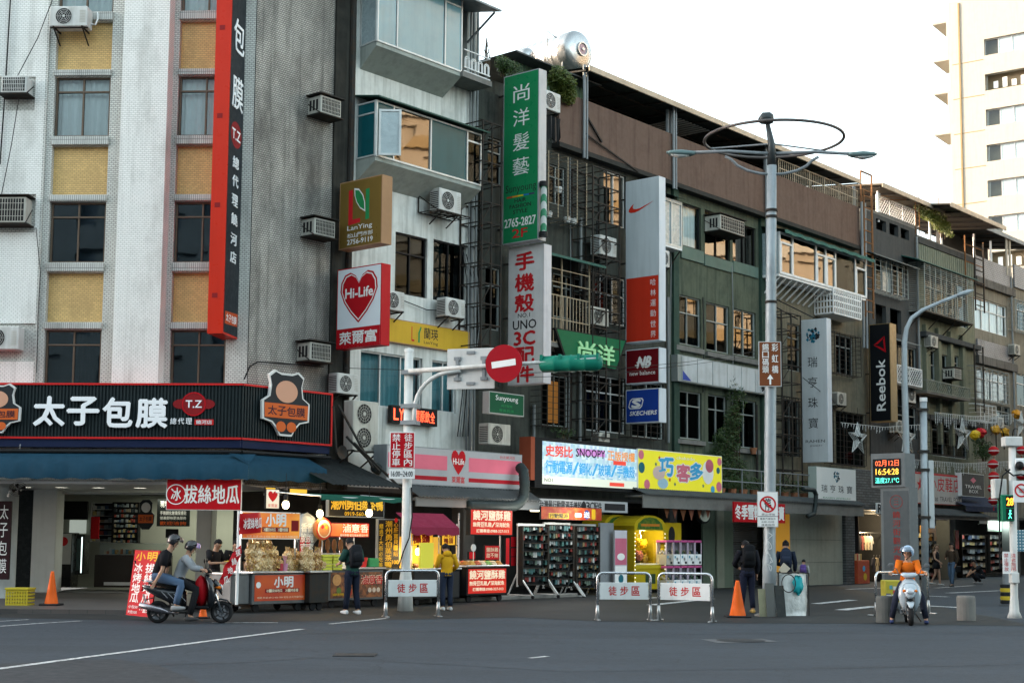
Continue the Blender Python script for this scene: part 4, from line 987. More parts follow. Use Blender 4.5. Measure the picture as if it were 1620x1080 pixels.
mb=MB(F1);mb.box(xp0,xp1,2.6,2.7,zP1-1.5,zc+.3);mb.build('back_wall',mat('black_shed_wall',(.012,.014,.014),.9),TC)
mb=MB(F1);a,b=fx(1072,190,.2),fx(1130,230,.2)
for q in range(9):mb.box(a+.06*q*4,a+.06*q*4+.12,.1,1.9,zc-.12,zc-.10)
mb.build('skylight_slats',mat('translucent_sheet',(.5,.52,.50),.5,dirt=.3),TC)
def rail(T,xa,xb,y,z0,z1,m,step=.14,name='railing',r=.012):
 mb=MB(F1);n=max(2,int((xb-xa)/step))
 for z in(z0,(z0+z1)/2,z1):mb.bar((xa,y,z),(xb,y,z),.035)
 for i in range(n+1):q=xa+(xb-xa)*i/n;mb.bar((q,y,z0),(q,y,z1),r*2 if i%8 else .05)
 return mb.build(name,m,T)
rail(TP,fx(1232,300,-.24),fx(1357,330,-.24),-.24,zP1,zP1+.72,mat('cream_railing',(.42,.36,.27),.6,dirt=.4),.16)
# roof shed, tanks and plants above the green sign
TS=fthing('rooftop_shed','small green corrugated rooftop shed beside the steel water tanks','shed',F1,fx(830,100),1,zP1)
xs0,xs1=fx(800,110,.6),fx(926,110,.6);zs=fz(830,100,.6)
mb=MB(F1);n=40;vs=[]
for i in range(n+1):xq=xs0+(xs1-xs0)*i/n;vs+=[(xq,.6+(.05 if i%2 else 0),zP1-1),(xq,.6+(.05 if i%2 else 0),zs)]
mb.add(vs,[(2*i,2*i+2,2*i+3,2*i+1)for i in range(n)]);mb.build('wall',mat('green_corrugated_sheet',(.11,.19,.13),.5,dirt=.4),TS)
mb=MB(F1);mb.add([(xs0-.3,-.1,zs-.05),(xs1,-.1,zs-.05),(xs1,5,zs-.1),(xs0-.3,5,zs-.1)],[(0,1,2,3)]);mb.add([(xs0-.3,-.1,zs-.1),(xs1,-.1,zs-.1),(xs1,-.1,zs-.05),(xs0-.3,-.1,zs-.05)],[(0,1,2,3)]);mb.build('roof_sheet',ROOFT,TS)
mb=MB(F1);mb.box(x3a,xp0,-.02,.2,zP0-.01,zP1-.8);mb.box(x3a,xp1,.35,.5,zP0-.02,zP1-.2);mb.build('parapet_wall',GREYW,TS)
CHR=mat('polished_tank_steel',(.40,.41,.41),.30,.9,dirt=.35)
def tank(uc,vc,rpx,length,label,y=2.2):
 xq,zq=F1.hit(uc,vc,y);r=abs(fz(uc,vc-rpx,y)-zq)
 fr=F1.sub(xq,y,R(-5))
 T=thing('water_tank',label,'water tank',tuple(fr.at(0,0,zq-r)),fr.ang)
 prof=[(.0,-.18),(r*.35,-.17),(r*.7,-.12),(r*.93,-.04),(r,.06)]
 for k in range(1,8):prof+=[(r,.06+(length*k/8)-.03),(r*1.012,.06+length*k/8),(r,.06+length*k/8+.03)]
 prof+=[(r,length),(r*.9,length+.1),(.0,length+.16)]
 mb=MB(fr);mb.lathe(prof,(0,0,zq),32,'y');mb.build('drum',CHR,T,True)
 mb=MB(fr);mb.lathe([(r*.36,-.15),(r*.36,-.24),(r*.30,-.24),(r*.30,-.19),(.0,-.19)],(0,0,zq),24,'y');mb.lathe([(.06,-.19),(.06,-.26),(0,-.26)],(0,0,zq),10,'y');mb.build('hatch',STEEL,T)
 P=Plane(fr,(0,-.195,zq));P.disc(0,0,r*.26,mat('tank_badge',(.45,.30,.32),.5),T,'badge',.004)
 mb=MB(fr)
 for yy in(.3,length-.3):
  for sx in(-1,1):mb.bar((sx*r*.7,yy,zq-r*.65),(sx*r*.85,yy,zq-r-.9),.07)
  mb.bar((-r*.85,yy,zq-r-.4),(r*.85,yy,zq-r-.4),.06)
 mb.build('stand',GALV,T)
tank(915,80,31,2.7,'large shiny steel water tank with a round hatch on the roof');tank(836,90,14,1.6,'smaller steel water tank behind the rooftop shed',3.2)
mb=MB(F1);a=fpt(F1,866,98,1.9);mb.tube([a,(a[0],a[1],a[2]+1.1),(a[0]+.5,a[1],a[2]+1.0)],.02,6);tag(mb.build('vent_pipe',GALV),'thin bent vent pipe beside the big water tank','pipe')
def shrub(name,label,cx,cy,cz,r,n,size,m,stems=5):
 T=fthing(name,label,'plant',F1,cx,cy,cz-r[2])
 mb=MB(F1)
 for i in range(7):
  o=Vector((rnd.uniform(-.6,.6)*r[0],rnd.uniform(-.5,.5)*r[1],rnd.uniform(-.5,.5)*r[2]));mb.leaves(Vector((cx,cy,cz))+o,(r[0]*.5,r[1]*.55,r[2]*.5),n//7,size)
 mb.build('foliage',m,T,kind='stuff')
 mb=MB(F1)
 for i in range(stems):
  p=Vector((cx+rnd.uniform(-.4,.4)*r[0],cy,cz-r[2]));mb.tube([p,p+Vector((rnd.uniform(-.1,.1),0,r[2]*.8)),p+Vector((rnd.uniform(-.4,.4)*r[0],rnd.uniform(-.2,.2),r[2]*1.6))],[.02,.014,.006],5)
 mb.build('stems',BARK,T)
a=F1.hit(800,104,-.2);shrub('rooftop_shrub','dark leafy shrub on the roof left of the green sign',a[0],-.2,a[1],(.65,.4,.42),1200,.12,LEAF)
a=F1.hit(895,132,-.4);shrub('rooftop_shrub','hanging leafy rooftop shrub right of the green sign',a[0],-.4,a[1]-.08,(.85,.5,.62),3000,.14,LEAF2,8)
a=F1.hit(771,80,-.3);shrub('bare_shrub','thin twiggy plant above the arched balcony rail',a[0],-.3,a[1],(.35,.3,.6),60,.06,LEAF,9)
x,z=F1.hit(862,170,-.75);split_ac(F1,x,-.3,z,'outdoor air conditioner above the torn cloth behind the green sign',.85,.62,.42,group=None)
mb=MB(F1);a=F1.hit(864,182,-.7);n=10;vs=[]
for i in range(n+1):vs+=[(a[0]+.07*i,-.75+.05*math.sin(i*2),a[1]),(a[0]+.07*i+.03*math.sin(i),-.7+.06*math.sin(i*1.7),a[1]-.55-.28*abs(math.sin(i*1.9)))]
mb.add(vs,[(2*i,2*i+2,2*i+3,2*i+1)for i in range(n)]);tag(mb.build('torn_cloth',BLACK),'torn black cloth hanging under the rooftop outdoor unit','cloth')
# --- window cages, lattice, balconies
def cage(name,label,u0,v0,u1,v1,dp=.6,nb=6,m=ALUG,rows=14,sag=True,cat='window cage',rm=None):
 y=-dp;x0,x1,z0,z1=F1.rect(u0,v0,u1,v1,y)
 T=fthing(name,label,cat,F1,x0,y,z0)
 mb=MB(F1)
 for i in range(nb+1):q=x0+(x1-x0)*i/nb;mb.tube([(q,0,z0),(q,y,z0),(q,y,z1),(q,0,z1+.05)],.02,5)
 mb.build('uprights',m,T)
 mb=MB(F1)
 for j in range(rows+1):q=z0+(z1-z0)*j/rows;mb.tube([(x0,0,q),(x0,y-.01,q),(x1,y-.01,q),(x1,0,q)],.010,4)
 for j in range(1,4):mb.bar((x0,y*j/4,z0),(x1,y*j/4,z0),.02)
 mb.build('bars',rm or m,T)
 return T,x0,x1,z0,z1
RUSTW=mat('rusty_cream_bar',(.36,.30,.21),.7,.1,dirt=.6,dcol=(.16,.07,.03),dscale=5)
T,cx0,cx1,cz0,cz1=cage('window_cage','rusty cream window cage beside the green sign holding pots',868,238,928,340,.7,4,RUSTW,18,rm=DKSTEEL)
for i,q in enumerate((.2,.45,.68,.85)):
 mb=MB(F1);px_=cx0+(cx1-cx0)*q;mb.lathe([(.09,0),(.13,.16),(.10,.2),(.0,.2)],(px_,-.4,cz0+.02+(.9 if i==1 else 0)),10);tag(mb.build('pot',mat('white_pot',(.6,.6,.58),.5,dirt=.3)),('first','second','third','last')[i]+' white pot from the left in the rusty window cage','pot')
def lattice(label,u0,v0,u1,v1,y0=-.05,y1=-.75,bays=9,nx=2,m=DKSTEEL,name='steel_lattice'):
 x0,x1,z0,z1=F1.rect(u0,v0,u1,v1,y1)
 T=fthing(name,label,'steel frame',F1,x0,y0,z0)
 mb=MB(F1)
 for i in range(nx+1):
  q=x0+(x1-x0)*i/nx
  for y in(y0,y1):mb.bar((q,y,z0),(q,y,z1),.05)
 mb.build('posts',m,T);mb=MB(F1)
 for j in range(bays+1):
  z=z0+(z1-z0)*j/bays
  for y in(y0,y1):mb.bar((x0,y,z),(x1,y,z),.045)
  for i in range(nx+1):q=x0+(x1-x0)*i/nx;mb.bar((q,y0,z),(q,y1,z),.04)
  if j<bays and j%2==0:mb.bar((x0,y1,z),(x1 if nx<2 else x0+(x1-x0)/nx,y1,z+(z1-z0)/bays),.03)
 mb.build('rungs',m,T);return T
lattice('black steel lattice holding the tall white and red sign',938,262,980,690,-.05,-.9,15,2)
lattice('black steel lattice between the white building and the green sign',764,190,792,610,-.05,-.9,13,2)
lattice('black steel lattice behind the tall white jewellery sign',1236,492,1268,770,-.05,-.9,10,2)
lattice('narrow black lattice right of the lamp post top',925,430,940,560,-.05,-.5,5,1)
x,z=F1.hit(951,401,-.75);split_ac(F1,x,-.3,z,'outdoor air conditioner on a rack inside the black lattice',.95,.66,.4)
x,z=F1.hit(938,512,-.75);split_ac(F1,x,-.3,z,'dark outdoor air conditioner low inside the black lattice',.95,.6,.4,ACG)
# second-floor balcony left of the lattice
x0,x1,z0,z1=F1.rect(873,465,932,540,-.8)
TBk=fthing('balcony','dark caged balcony with a green tin eave behind the tall signs','balcony',F1,x0,0,z0)
mb=MB(F1);mb.box(x0-.6,x1,-.8,0,z0-.15,z0);mb.build('slab',CONC,TBk);rail(TBk,x0-.6,x1,-.8,z0,z1,RUSTW,.16)
zq=fz(873,404,-.9);mb=MB(F1);mb.add([(x0-.6,-1.1,zq),(x1+.5,-1.1,zq),(x1+.5,0,zq+.3),(x0-.6,0,zq+.3)],[(0,1,2,3)]);mb.box(x0-.6,x1+.5,-1.12,-1.08,zq-.06,zq+.02);mb.build('eave',mat('green_tin',(.03,.10,.085),.5,.1,dirt=.4),TBk)
mb=MB(F1)
for q in(x0-.5,x0+.5,x1):mb.bar((q,-.8,z0),(q,-.8,zq),.05)
for q in(.35,.7):mb.bar((x0-.5,-.8,z1+(zq-z1)*q),(x1,-.8,z1+(zq-z1)*q),.03)
mb.build('cage_bars',RUSTW,TBk)
# orange lit curtain panel, plant and pipes at first floor
x0,x1,z0,z1=F1.rect(865,602,881,668,-.15);mb=MB(F1);mb.bevbox(x0,x1,-.2,-.15,z0,z1,.01)
tag(mb.build('orange_board',mat('orange_varnish',(.42,.16,.03),.4,dirt=.4)),'narrow orange board in the dark window below the tall white sign','board')
a=F1.hit(892,683,-.4);shrub('ledge_plant','small green plant on the ledge above the cartoon hoarding',a[0],-.4,a[1],(.5,.25,.22),260,.09,LEAF)
for(u,va,vb,m_,lab)in((918,585,700,PVC,'grey drainpipe right of the green trapezoid sign'),(845,640,700,PVC,'short pale pipe beside the small green sign'),(919,345,460,PVC,'grey pipe under the rusty cage'),(1057,470,700,PVC,'grey drainpipe at the left edge of the olive building'),(1197,640,770,DKSTEEL,'dark pipe at the right edge of the olive building')):
 mb=MB(F1);mb.tube([fpt(F1,u,va,-.12),(fpt(F1,u,va,-.12)[0],-.12,fz(u,vb,-.12))],.05,8);tag(mb.build('drainpipe',m_),lab,'pipe')
# white casement bay behind the white and red sign
x0,x1,z0,z1=F1.rect(1046,312,1079,384,-.5);T=fthing('box_window','white framed box window right of the tall white and red sign','window',F1,x0,0,z0)
mb=MB(F1);mb.box(x0,x1,-.5,0,z0-.08,z0);mb.box(x0,x1,-.5,0,z1,z1+.06);mb.build('shell',WHITE,T);window(T,F1,x0,x1,z0,z1,2,0,ALUW,GLF,-.48,.06)
mb=MB(F1);mb.quad((x1,-.47,z0),(x1,0,z0),(x1,0,z1),(x1,-.47,z1));mb.quad((x0,-.47,z0),(x0,0,z0),(x0,0,z1),(x0,-.47,z1));mb.build('cheek',GLF,T)
mb=MB(F1);mb.add([(x0-.2,-.75,z1+.1),(x1+.3,-.75,z1+.1),(x1+.3,0,z1+.4),(x0-.2,0,z1+.4)],[(0,1,2,3)]);mb.build('eave',MATS['green_tin'],T)
mb=MB(F1)
for q in(x0+.1,x1-.05):mb.bar((q,-.45,z0-.08),(q,0,z0-.6),.04)
mb.build('bracket',DKSTEEL,T)
x,z=F1.hit(1047,420,-.5);split_ac(F1,x,-.12,z,'outdoor air conditioner under the white box window',.55,.6,.35)
x0,x1,z0,z1=F1.rect(1138,341,1176,363,-.65);window_ac(F1,x0,-.1,z0,'box air conditioner with a curved hood on the olive building',x1-x0,z1-z0+.05,.6,ACG,True)
# blank sign box on the olive wall
x0,x1,z0,z1=F1.rect(1072,560,1215,602,-.3);T=fthing('blank_sign_box','weathered blank white sign box across the olive building','sign',F1,x0,-.3,z0)
mb=MB(F1);mb.box(x0,x1,-.3,-.02,z0,z1);mb.build('cabinet',ALUG,T)
PW=mat('weathered_white_panel',(.46,.49,.50),.5,dirt=.3,streak=.5,dcol=(.2,.2,.19));n=6;a0=x0+.25
for i in range(n):a=a0+(x1-a0)*i/n;b=a0+(x1-a0)*(i+1)/n;mb=MB(F1);mb.box(a+.02,b-.02,-.325,-.302,z0+.04,z1-.04);mb.build('blank_panel',PW,T)
P=Plane(F1,(a0,-.325,z0));P.poly([(.04,.06),(.6,.06),(.04,.4)],mat('blue_scrap',(.03,.06,.30),.5),T,'blue_corner')
# climbing vine
def vine():
 T=fthing('climbing_vine','dark leafy vine climbing between the lower windows of the olive building','plant',F1,fx(1150,780),-.2,fz(1150,790))
 mb=MB(F1)
 for(u,v,ru,n)in((1168,632,.35,260),(1160,665,.6,500),(1150,700,.9,800),(1140,730,.95,900),(1150,765,.9,800),(1165,745,.7,500),(1128,775,.6,420),(1155,610,.25,120)):
  c=fpt(F1,u,v,-.22);mb.leaves(c,(ru,.3,.6),n,.13)
 mb.build('foliage',LEAF,T,kind='stuff');mb=MB(F1)
 for k in range(6):p=Vector(fpt(F1,1140+6*k,800,-.12));q=Vector(fpt(F1,1150+4*k,700,-.15));r_=Vector(fpt(F1,1160+2*k,640,-.1));mb.tube([p,(p+q)/2+Vector((rnd.uniform(-.2,.2),0,0)),q,r_],[.03,.025,.02,.01],5)
 mb.build('stems',BARK,T)
vine()
for i,u in enumerate((1186,1192)):
 mb=MB(F1);c=fpt(F1,u,718,-.25);mb.lathe([(.09,0),(.14,.2),(.15,.2),(.15,.24),(0,.24)],c,10)
 if i:tag(mb.build('flower_pot',mat('terracotta',(.30,.13,.07),.8)),'small terracotta pot on the sill right of the vine','pot')
# first-floor railing over the long tiled eave
x0,x1=fx(1142,770,-1.2),fx(1290,770,-1.2);z0=fz(1142,782,-1.2);T=fthing('terrace_rail','thin pipe railing over the long tiled eave','railing',F1,x0,-1.2,z0)
mb=MB(F1)
for q in range(6):a=x0+(x1-x0)*q/5;mb.tube([(a,-1.2,z0),(a,-1.2,z0+.95)],.022,6)
for zq in(.5,.95):mb.tube([(x0,-1.2,z0+zq),(x1,-1.2,z0+zq)],.022,6)
mb.build('pipes',GALV,T)
for i in range(9):
 a=x0+.6+(x1-x0)*i/9;mb=MB(F1);h=rnd.uniform(.25,.5);mb.lathe([(.12,0),(.17,.28),(.0,.28)],(a,-.8,z0-.02),9)
 T=fthing('potted_plant',('first','second','third','fourth','fifth','sixth','seventh','eighth','ninth')[i]+' potted plant from the left behind the thin pipe railing','plant',F1,a,-.8,z0,'plants behind the railing')
 mb.build('pot',MATS['terracotta'],T);mb=MB(F1);mb.leaves((a,-.8,z0+.3+h*.6),(.3,.25,h),140,.11);mb.build('foliage',LEAF,T,kind='stuff')
# --- enclosed white balcony
def enclosed():
 y=-.85;x0,x1=fx(1232,400,y),fx(1369,430,y);z1=fz(1232,366,y);z0=fz(1232,432,y)
 T=fthing('enclosed_balcony','white framed glazed balcony with a green awning','balcony',F1,x0,0,z0)
 cells=[(.16,.75,GLM),(.30,0,GLM),(.13,.75,GLM),(.13,.75,GLM),(.28,0,GLD),(.16,.72,GLD)]
 tot=sum(c[0]for c in cells);a=x0;mb=MB(F1);panes=[]
 mb.box(x0,x1,y-.04,y+.04,z0,z0+.09);mb.box(x0,x1,y-.04,y+.04,z1-.09,z1)
 for(c,t,g)in cells:
  b=a+(x1-x0)*c/tot;mb.box(a,a+.08,y-.045,y+.045,z0,z1);panes.append((a,b,t,g))
  if t:mb.box(a,b,y-.05,y+.05,z0+(z1-z0)*t-.04,z0+(z1-z0)*t+.04);mb.box(a+.08,a+.15,y-.06,y-.0,z0+.1,z0+(z1-z0)*t-.05);mb.box(b-.07,b,y-.06,y,z0+.1,z0+(z1-z0)*t-.05)
  a=b
 mb.box(x1-.08,x1,y-.05,y+.05,z0,z1);o=mb.build('frame',WHITE,T)
 for(a,b,t,g)in panes:
  for(q0,q1)in(((z0+.08,z0+(z1-z0)*t),(z0+(z1-z0)*t,z1-.08))if t else((z0+.08,z1-.08),)):m_=MB(F1);m_.quad((a+.05,y+rnd.uniform(-.01,.01),q0),(b,y+rnd.uniform(-.01,.01),q0),(b,y,q1),(a+.05,y,q1));m_.build('pane',g,o)
 mb=MB(F1);mb.box(x0,x1,y,0,z0-.1,z0-.001);mb.build('floor_slab',WHITE,T)
 mb=MB(F1);mb.quad((x1,y,z0),(x1,0,z0),(x1,0,z1),(x1,y,z1));mb.quad((x0,y,z0),(x0,0,z0),(x0,0,z1),(x0,y,z1));mb.build('cheek',GLF,T)
 mb=MB(F1);n=30;vs=[]
 for i in range(n+1):q=x0-.1+(x1-x0+.3)*i/n;s_=.02*math.sin(i*1.7);vs+=[(q,0,z1+.32),(q,y-.35,z1+.02+s_),(q,y-.35,z1-.12+s_)]
 mb.add(vs,[(3*i+j,3*i+3+j,3*i+4+j,3*i+1+j)for i in range(n)for j in(0,1)]);mb.build('awning',mat('dark_green_awning',(.02,.10,.085),.6,dirt=.3),T)
 for i in range(9):q=x0+.15+(x1-x0)*.5*i/8;mb=MB(F1);mb.bar((q,y+.05,z0-.12),(q,-.02,z0-.75),.06);mb.build('strut',WHITE,T)
 mb=MB(F1);mb.box(x0+.05,x1-.1,-.04,-.01,z0,z1);mb.build('room_back',DARKIN,T)
 c,_,gz0,gz1=F1.rect(1318,455,1362,494,y-.05)[0],0,fz(1318,494,y-.05),fz(1318,455,y-.05);d=fx(1362,490,y-.05)
 G=fthing('air_conditioner_grille','white slatted box grille hanging under the enclosed balcony','grille',F1,c,y,gz0)
 mb=MB(F1);yy=y-.05
 for k in range(5):q=gz0+(gz1-gz0)*k/4;mb.box(c,d,yy-.02,yy+.02,q-.03,q+.03);mb.box(c-.02,c+.02,yy,-.05,q-.03,q+.03)
 for k in range(15):q=c+(d-c)*k/14;mb.box(q-.025,q+.025,yy-.03,yy+.01,gz0,gz1)
 for k in range(7):q=yy+(-.05-yy)*k/6;mb.box(c-.03,c+.01,q-.02,q+.02,gz0,gz1)
 mb.box(c,d,yy,-.05,gz0-.04,gz0-.01);mb.build('slats',WHITE,G)
enclosed()
for(a_,lab)in(((934,426,988,500),'window cage over the reflecting window inside the black lattice'),((1320,524,1362,588),'dark window cage right of the tall jewellery sign'),((1318,648,1370,732),'lower dark window cage behind the star light'),((857,588,902,672),'dark window cage below the tall white sign'),((998,600,1050,690),'dark window cage behind the blue shoe sign')):
 cage('window_cage',lab,*a_,.45,5,DKSTEEL,9)
for i,(u,a_,b_)in enumerate(((902,250,690),(944,350,700),(1060,330,560),(1112,470,620),(1158,420,640),(1222,500,760),(1290,440,500),(1372,420,720))):
 mb=MB(F1);x_,z_=F1.hit(u,a_,-.07);zb_=fz(u,b_,-.07);mb.tube([(x_,-.07,z_),(x_+.03,-.09,z_*.6+zb_*.4),(x_-.02,-.07,zb_)],.022,5);tag(mb.build('wall_cable',BLACK if i%2 else PVC),ORD[i]+' upright wall cable from the left along the dark street front','cable','upright wall cables')
# two guy wires
cable('stay_wire','upper black stay wire running down to the jewellery sign',F1,[fpt(F1,1213,466,-.1),fpt(F1,1288,503,-1.2)],.025)
cable('stay_wire','lower black stay wire running down to the jewellery sign',F1,[fpt(F1,1226,485,-.1),fpt(F1,1262,505,-1.0)],.025)
cable('stay_wire','long stay wire crossing in front of the jewellery sign',F1,[fpt(F1,1270,597,-1.3),fpt(F1,1330,644,-1.0)],.015)
# --- signs standing out from the street front
GRN=mat('green_acrylic_face',(.012,.20,.075),.32,dirt=.15);LGR=mat('sign_grey_edge',(.40,.42,.44),.45,.2,dirt=.35,streak=.3)
T,P,w_,h_=psign('projecting_sign','tall green hair salon sign with white characters',796,852,864,122,388,GRN,LGR,.35)
P.vtext('尚洋髮藝',w_*.28,h_*.395,w_*.74,h_*.93,CW,T,.42,.0);P.text('Sunyoung',w_*.08,h_*.285,w_*.94,h_*.345,CK,T,.0)
for i,c in enumerate(((.5,.05,.02),(.6,.25,.02),(.6,.5,.02),(.02,.15,.4),(.05,.03,.1))):P.rect(w_*(.12+.155*i),h_*.268,w_*(.275+.155*i),h_*.277,mat('stripe_%d'%i,c,.5),T,'colour_bar',.007)
P.text('HAIR',w_*.34,h_*.235,w_*.66,h_*.258,CK,T,.03);P.text('FASHION',w_*.2,h_*.203,w_*.8,h_*.226,CK,T,.03);P.text('STYLE',w_*.3,h_*.17,w_*.7,h_*.193,CK,T,.03)
P.text('2765-2827',w_*.06,h_*.095,w_*.93,h_*.145,CW,T,.03);P.text('2F',w_*.28,h_*.03,w_*.7,h_*.08,CR,T,.02)
# barber pole on its edge
x,z=F1.hit(857,372,-2.0)
def pole():
 T=fthing('barber_pole','striped green and white barber pole on the green sign','barber pole',F1,x,-2.0,z);yb=P.p(w_+.14,0,0).y;xb=P.o.x+.08;z0=fz(860,372,yb);z1=fz(860,290,yb)
 m,nt,bs=newmat('spiral_stripes');tc=coords(nt);sp=nt.nodes.new('ShaderNodeSeparateXYZ');nt.links.new(tc,sp.inputs[0])
 wv=nt.nodes.new('ShaderNodeTexWave');wv.bands_direction='DIAGONAL';wv.inputs['Scale'].default_value=1.4;nt.links.new(tc,wv.inputs['Vector'])
 nt.links.new(mixc(nt,ramp(nt,wv.outputs[1],.45,.55),(.02,.15,.07),(.36,.38,.36)),bs.inputs['Base Color']);bs.inputs['Roughness'].default_value=.25
 mb=MB(F1);mb.lathe([(.10,z0+.1),(.10,z1-.1)],(xb,yb,0),14);mb.build('cylinder',m,T,True)
 mb=MB(F1);mb.lathe([(.13,z0-.05),(.13,z0+.1),(.0,z0+.1)],(xb,yb,0),14);mb.lathe([(.13,z1-.1),(.13,z1+.05),(.0,z1+.05)],(xb,yb,0),14);mb.build('cap',BLACK,T)
pole()
T,P,w_,h_=psign('projecting_sign','tall white phone accessory sign with red characters',804,860,872,394,610,mat('dirty_white_face',(.60,.60,.59),.4,dirt=.25,streak=.25),mat('pale_pink_edge',(.55,.52,.53),.45,dirt=.3,streak=.3),.35)
for ch,t in(('手',.955),('機',.80),('殼',.65)):P.text(ch,w_*.2,h_*(t-.125),w_*.72,h_*t,CR,T,.05)
P.text('NO.1',w_*.28,h_*.485,w_*.62,h_*.515,CK,T,.02);P.text('UNO',w_*.14,h_*.40,w_*.80,h_*.465,CK,T,.02);P.text('3C',w_*.18,h_*.285,w_*.76,h_*.38,CR,T,.05);P.text('配',w_*.2,h_*.15,w_*.74,h_*.265,CR,T,.05);P.text('件',w_*.2,h_*.015,w_*.74,h_*.13,CR,T,.05)
T,P,w_,h_=psign('projecting_sign','tall white and red sportswear sign with a red swoosh',990,1043,1053,288,543,mat('pale_grey_face',(.50,.55,.57),.35,dirt=.2,streak=.45,dcol=(.33,.37,.38)),mat('pale_blue_edge',(.56,.60,.64),.4,dirt=.15,streak=.2),.35)
P.rect(.03,.03,w_-.03,h_*.395,mat('vermilion_face',(.53,.035,.015),.4,dirt=.1,streak=.1),T,'red_field',.006)
SW=[(.10,.0),(.02,.12),(.02,.38),(.10,.7),(.22,1.0),(.17,.62),(.2,.42),(.30,.34),(.45,.38),(1.0,.98),(.42,.12),(.25,-.02)]
P.poly(tr(SW,w_*.08,h_*.80,w_*.86,h_*.855),mat('swoosh_red',(.56,.03,.015),.4),T,lift=.009);P.vtext('哈林運動世界',w_*.74,h_*.02,w_*.90,h_*.375,CW,T,.6,.0,.01)
T,P,w_,h_=psign('projecting_sign','small maroon sign with a slanted white N and B',990,1043,1054,554,608,mat('maroon_face',(.13,.006,.01),.4,dirt=.15),MATS['pale_blue_edge'],.35)
P.text('NB',w_*.34,h_*.46,w_*.72,h_*.76,CW,T,.07,.008,slant=.28)
P.strokes([[(w_*a,h_*b),(w_*c,h_*b)]for a,c,b in((.28,.40,.53),(.33,.44,.61),(.38,.5,.69))],h_*.03,CW,T);P.text('new balance',w_*.12,h_*.24,w_*.88,h_*.36,CW,T,.01)
T,P,w_,h_=psign('projecting_sign','small blue shoe shop sign with a rounded white S',990,1043,1054,617,670,mat('royal_blue_face',(.012,.045,.26),.4,dirt=.12),MATS['pale_blue_edge'],.35)
P.poly(tr([(.0,.2),(.1,0),(.75,0),(.9,.2),(1,.8),(.9,1),(.25,1),(.1,.8)],w_*.08,h_*.42,w_*.54,h_*.74),CW,T);P.poly(tr([(.0,.2),(.1,0),(.75,0),(.9,.2),(1,.8),(.9,1),(.25,1),(.1,.8)],w_*.11,h_*.45,w_*.51,h_*.71),MATS['royal_blue_face'],T,lift=.010)
P.text('S',w_*.18,h_*.47,w_*.44,h_*.69,CW,T,.07,.014,slant=.15);P.text('SKECHERS',w_*.12,h_*.23,w_*.92,h_*.35,CW,T,.04,.008,slant=.2)
T,P,w_,h_=psign('projecting_sign','tall pale jewellery sign with black characters and a blue jewel cluster',1269,1309,1316,507,731,mat('silver_white_face',(.52,.55,.56),.35,dirt=.12,streak=.2),MATS['pale_blue_edge'],.35)
for i in range(60):
 t=rnd.uniform(0,6.28);q=rnd.random()**.5;s_=rnd.uniform(.03,.07)*w_;cx_,cz_=w_*.45+q*w_*.26*math.cos(t),h_*.885+q*w_*.26*math.sin(t)
 P.poly([(cx_-s_,cz_),(cx_,cz_-s_),(cx_+s_,cz_),(cx_,cz_+s_)],rnd.choice((CTEAL,mat('jewel_blue',(.02,.16,.26),.4),CK)),T,'jewel',.007+i*.0002)
P.vtext('瑞亨珠寶',w_*.24,h_*.235,w_*.62,h_*.735,CK,T,.95,.0);P.text('RAHEN',w_*.12,h_*.135,w_*.88,h_*.155,CK,T);P.text('JEWELRY',w_*.28,h_*.105,w_*.78,h_*.118,CK,T)
T,P,w_,h_=psign('projecting_sign','tall black sports sign with sideways white lettering and red triangle',1376,1409,1419,514,667,mat('black_gloss_face',(.008,.009,.011),.35,dirt=.1),mat('gold_edge',(.26,.19,.09),.4,.4,dirt=.3),.35)
Pv=Plane(F1,P.p(w_*.74,h_*.11),(0,0,1),(0,1,0));Pv.text('Reebok',0,0,h_*.52,w_*.42,CW,T,.02,.008)
for tri in([(0,.5),(.9,1),(.72,.80),(.34,.54)],[(.9,1),(1,0),(.86,.2),(.80,.74)],[(1,0),(0,.5),(.34,.44),(.8,.24)]):P.poly(tr(tri,w_*.2,h_*.70,w_*.80,h_*.87),RED,T,lift=.008)
# green trapezoid sign, small green sign
x0,x1,z0,z1=F1.rect(881,518,985,587,-1.6)
def trap():
 xa=F1.hit(880,520,-.4)[0];T=fthing('trapezoid_sign','dark green slanted sign with glowing green characters','sign',F1,xa,-.4,fz(880,520,-.4))
 P=Plane(F1,(0,-.9,0));q=[F1.hit(u,v,-.9)for u,v in((878,518),(992,538),(976,586),(894,568))]
 mb=MB(F1);mb.prism([q[3],q[2],q[1],q[0]],-.9,-.6);mb.build('cabinet',BLACK,T);c=(sum(a[0]for a in q)/4,sum(a[1]for a in q)/4)
 P.poly([(c[0]+(a-c[0])*.95,c[1]+(b-c[1])*.93)for a,b in(q[3],q[2],q[1],q[0])],mat('dark_green_face',(.01,.115,.05),.4,dirt=.2),T,'face',.005)
 x0,b1=F1.hit(913,531,-.9);x1,b0=F1.hit(970,572,-.9);P.row('尚洋',x0,b0-.15,x1,b1-.15,emit('glow_green',(.35,.75,.38),.10),T,.15,.02,.02,solid=.05)
trap()
T,P,w_,h_=box_sign('small_sign','small dark green salon sign with white lettering',774,618,829,653,-1.6,.25,mat('bottle_green_face',(.008,.075,.035),.4,dirt=.2),mat('grey_edge',(.4,.4,.38),.5,dirt=.4))
P.text('Sunyoung',w_*.18,h_*.56,w_*.82,h_*.86,CW,T);P.row('尚洋髮藝',w_*.34,h_*.34,w_*.66,h_*.46,CGN,T);P.row('專業剪燙',w_*.28,h_*.12,w_*.7,h_*.25,CGN,T)
x,z=F1.hit(773,702,-1.3);split_ac(F1,x,-.9,z,'rusty outdoor air conditioner standing above the convenience store fascia',1.0,.62,.4,ACG,False)
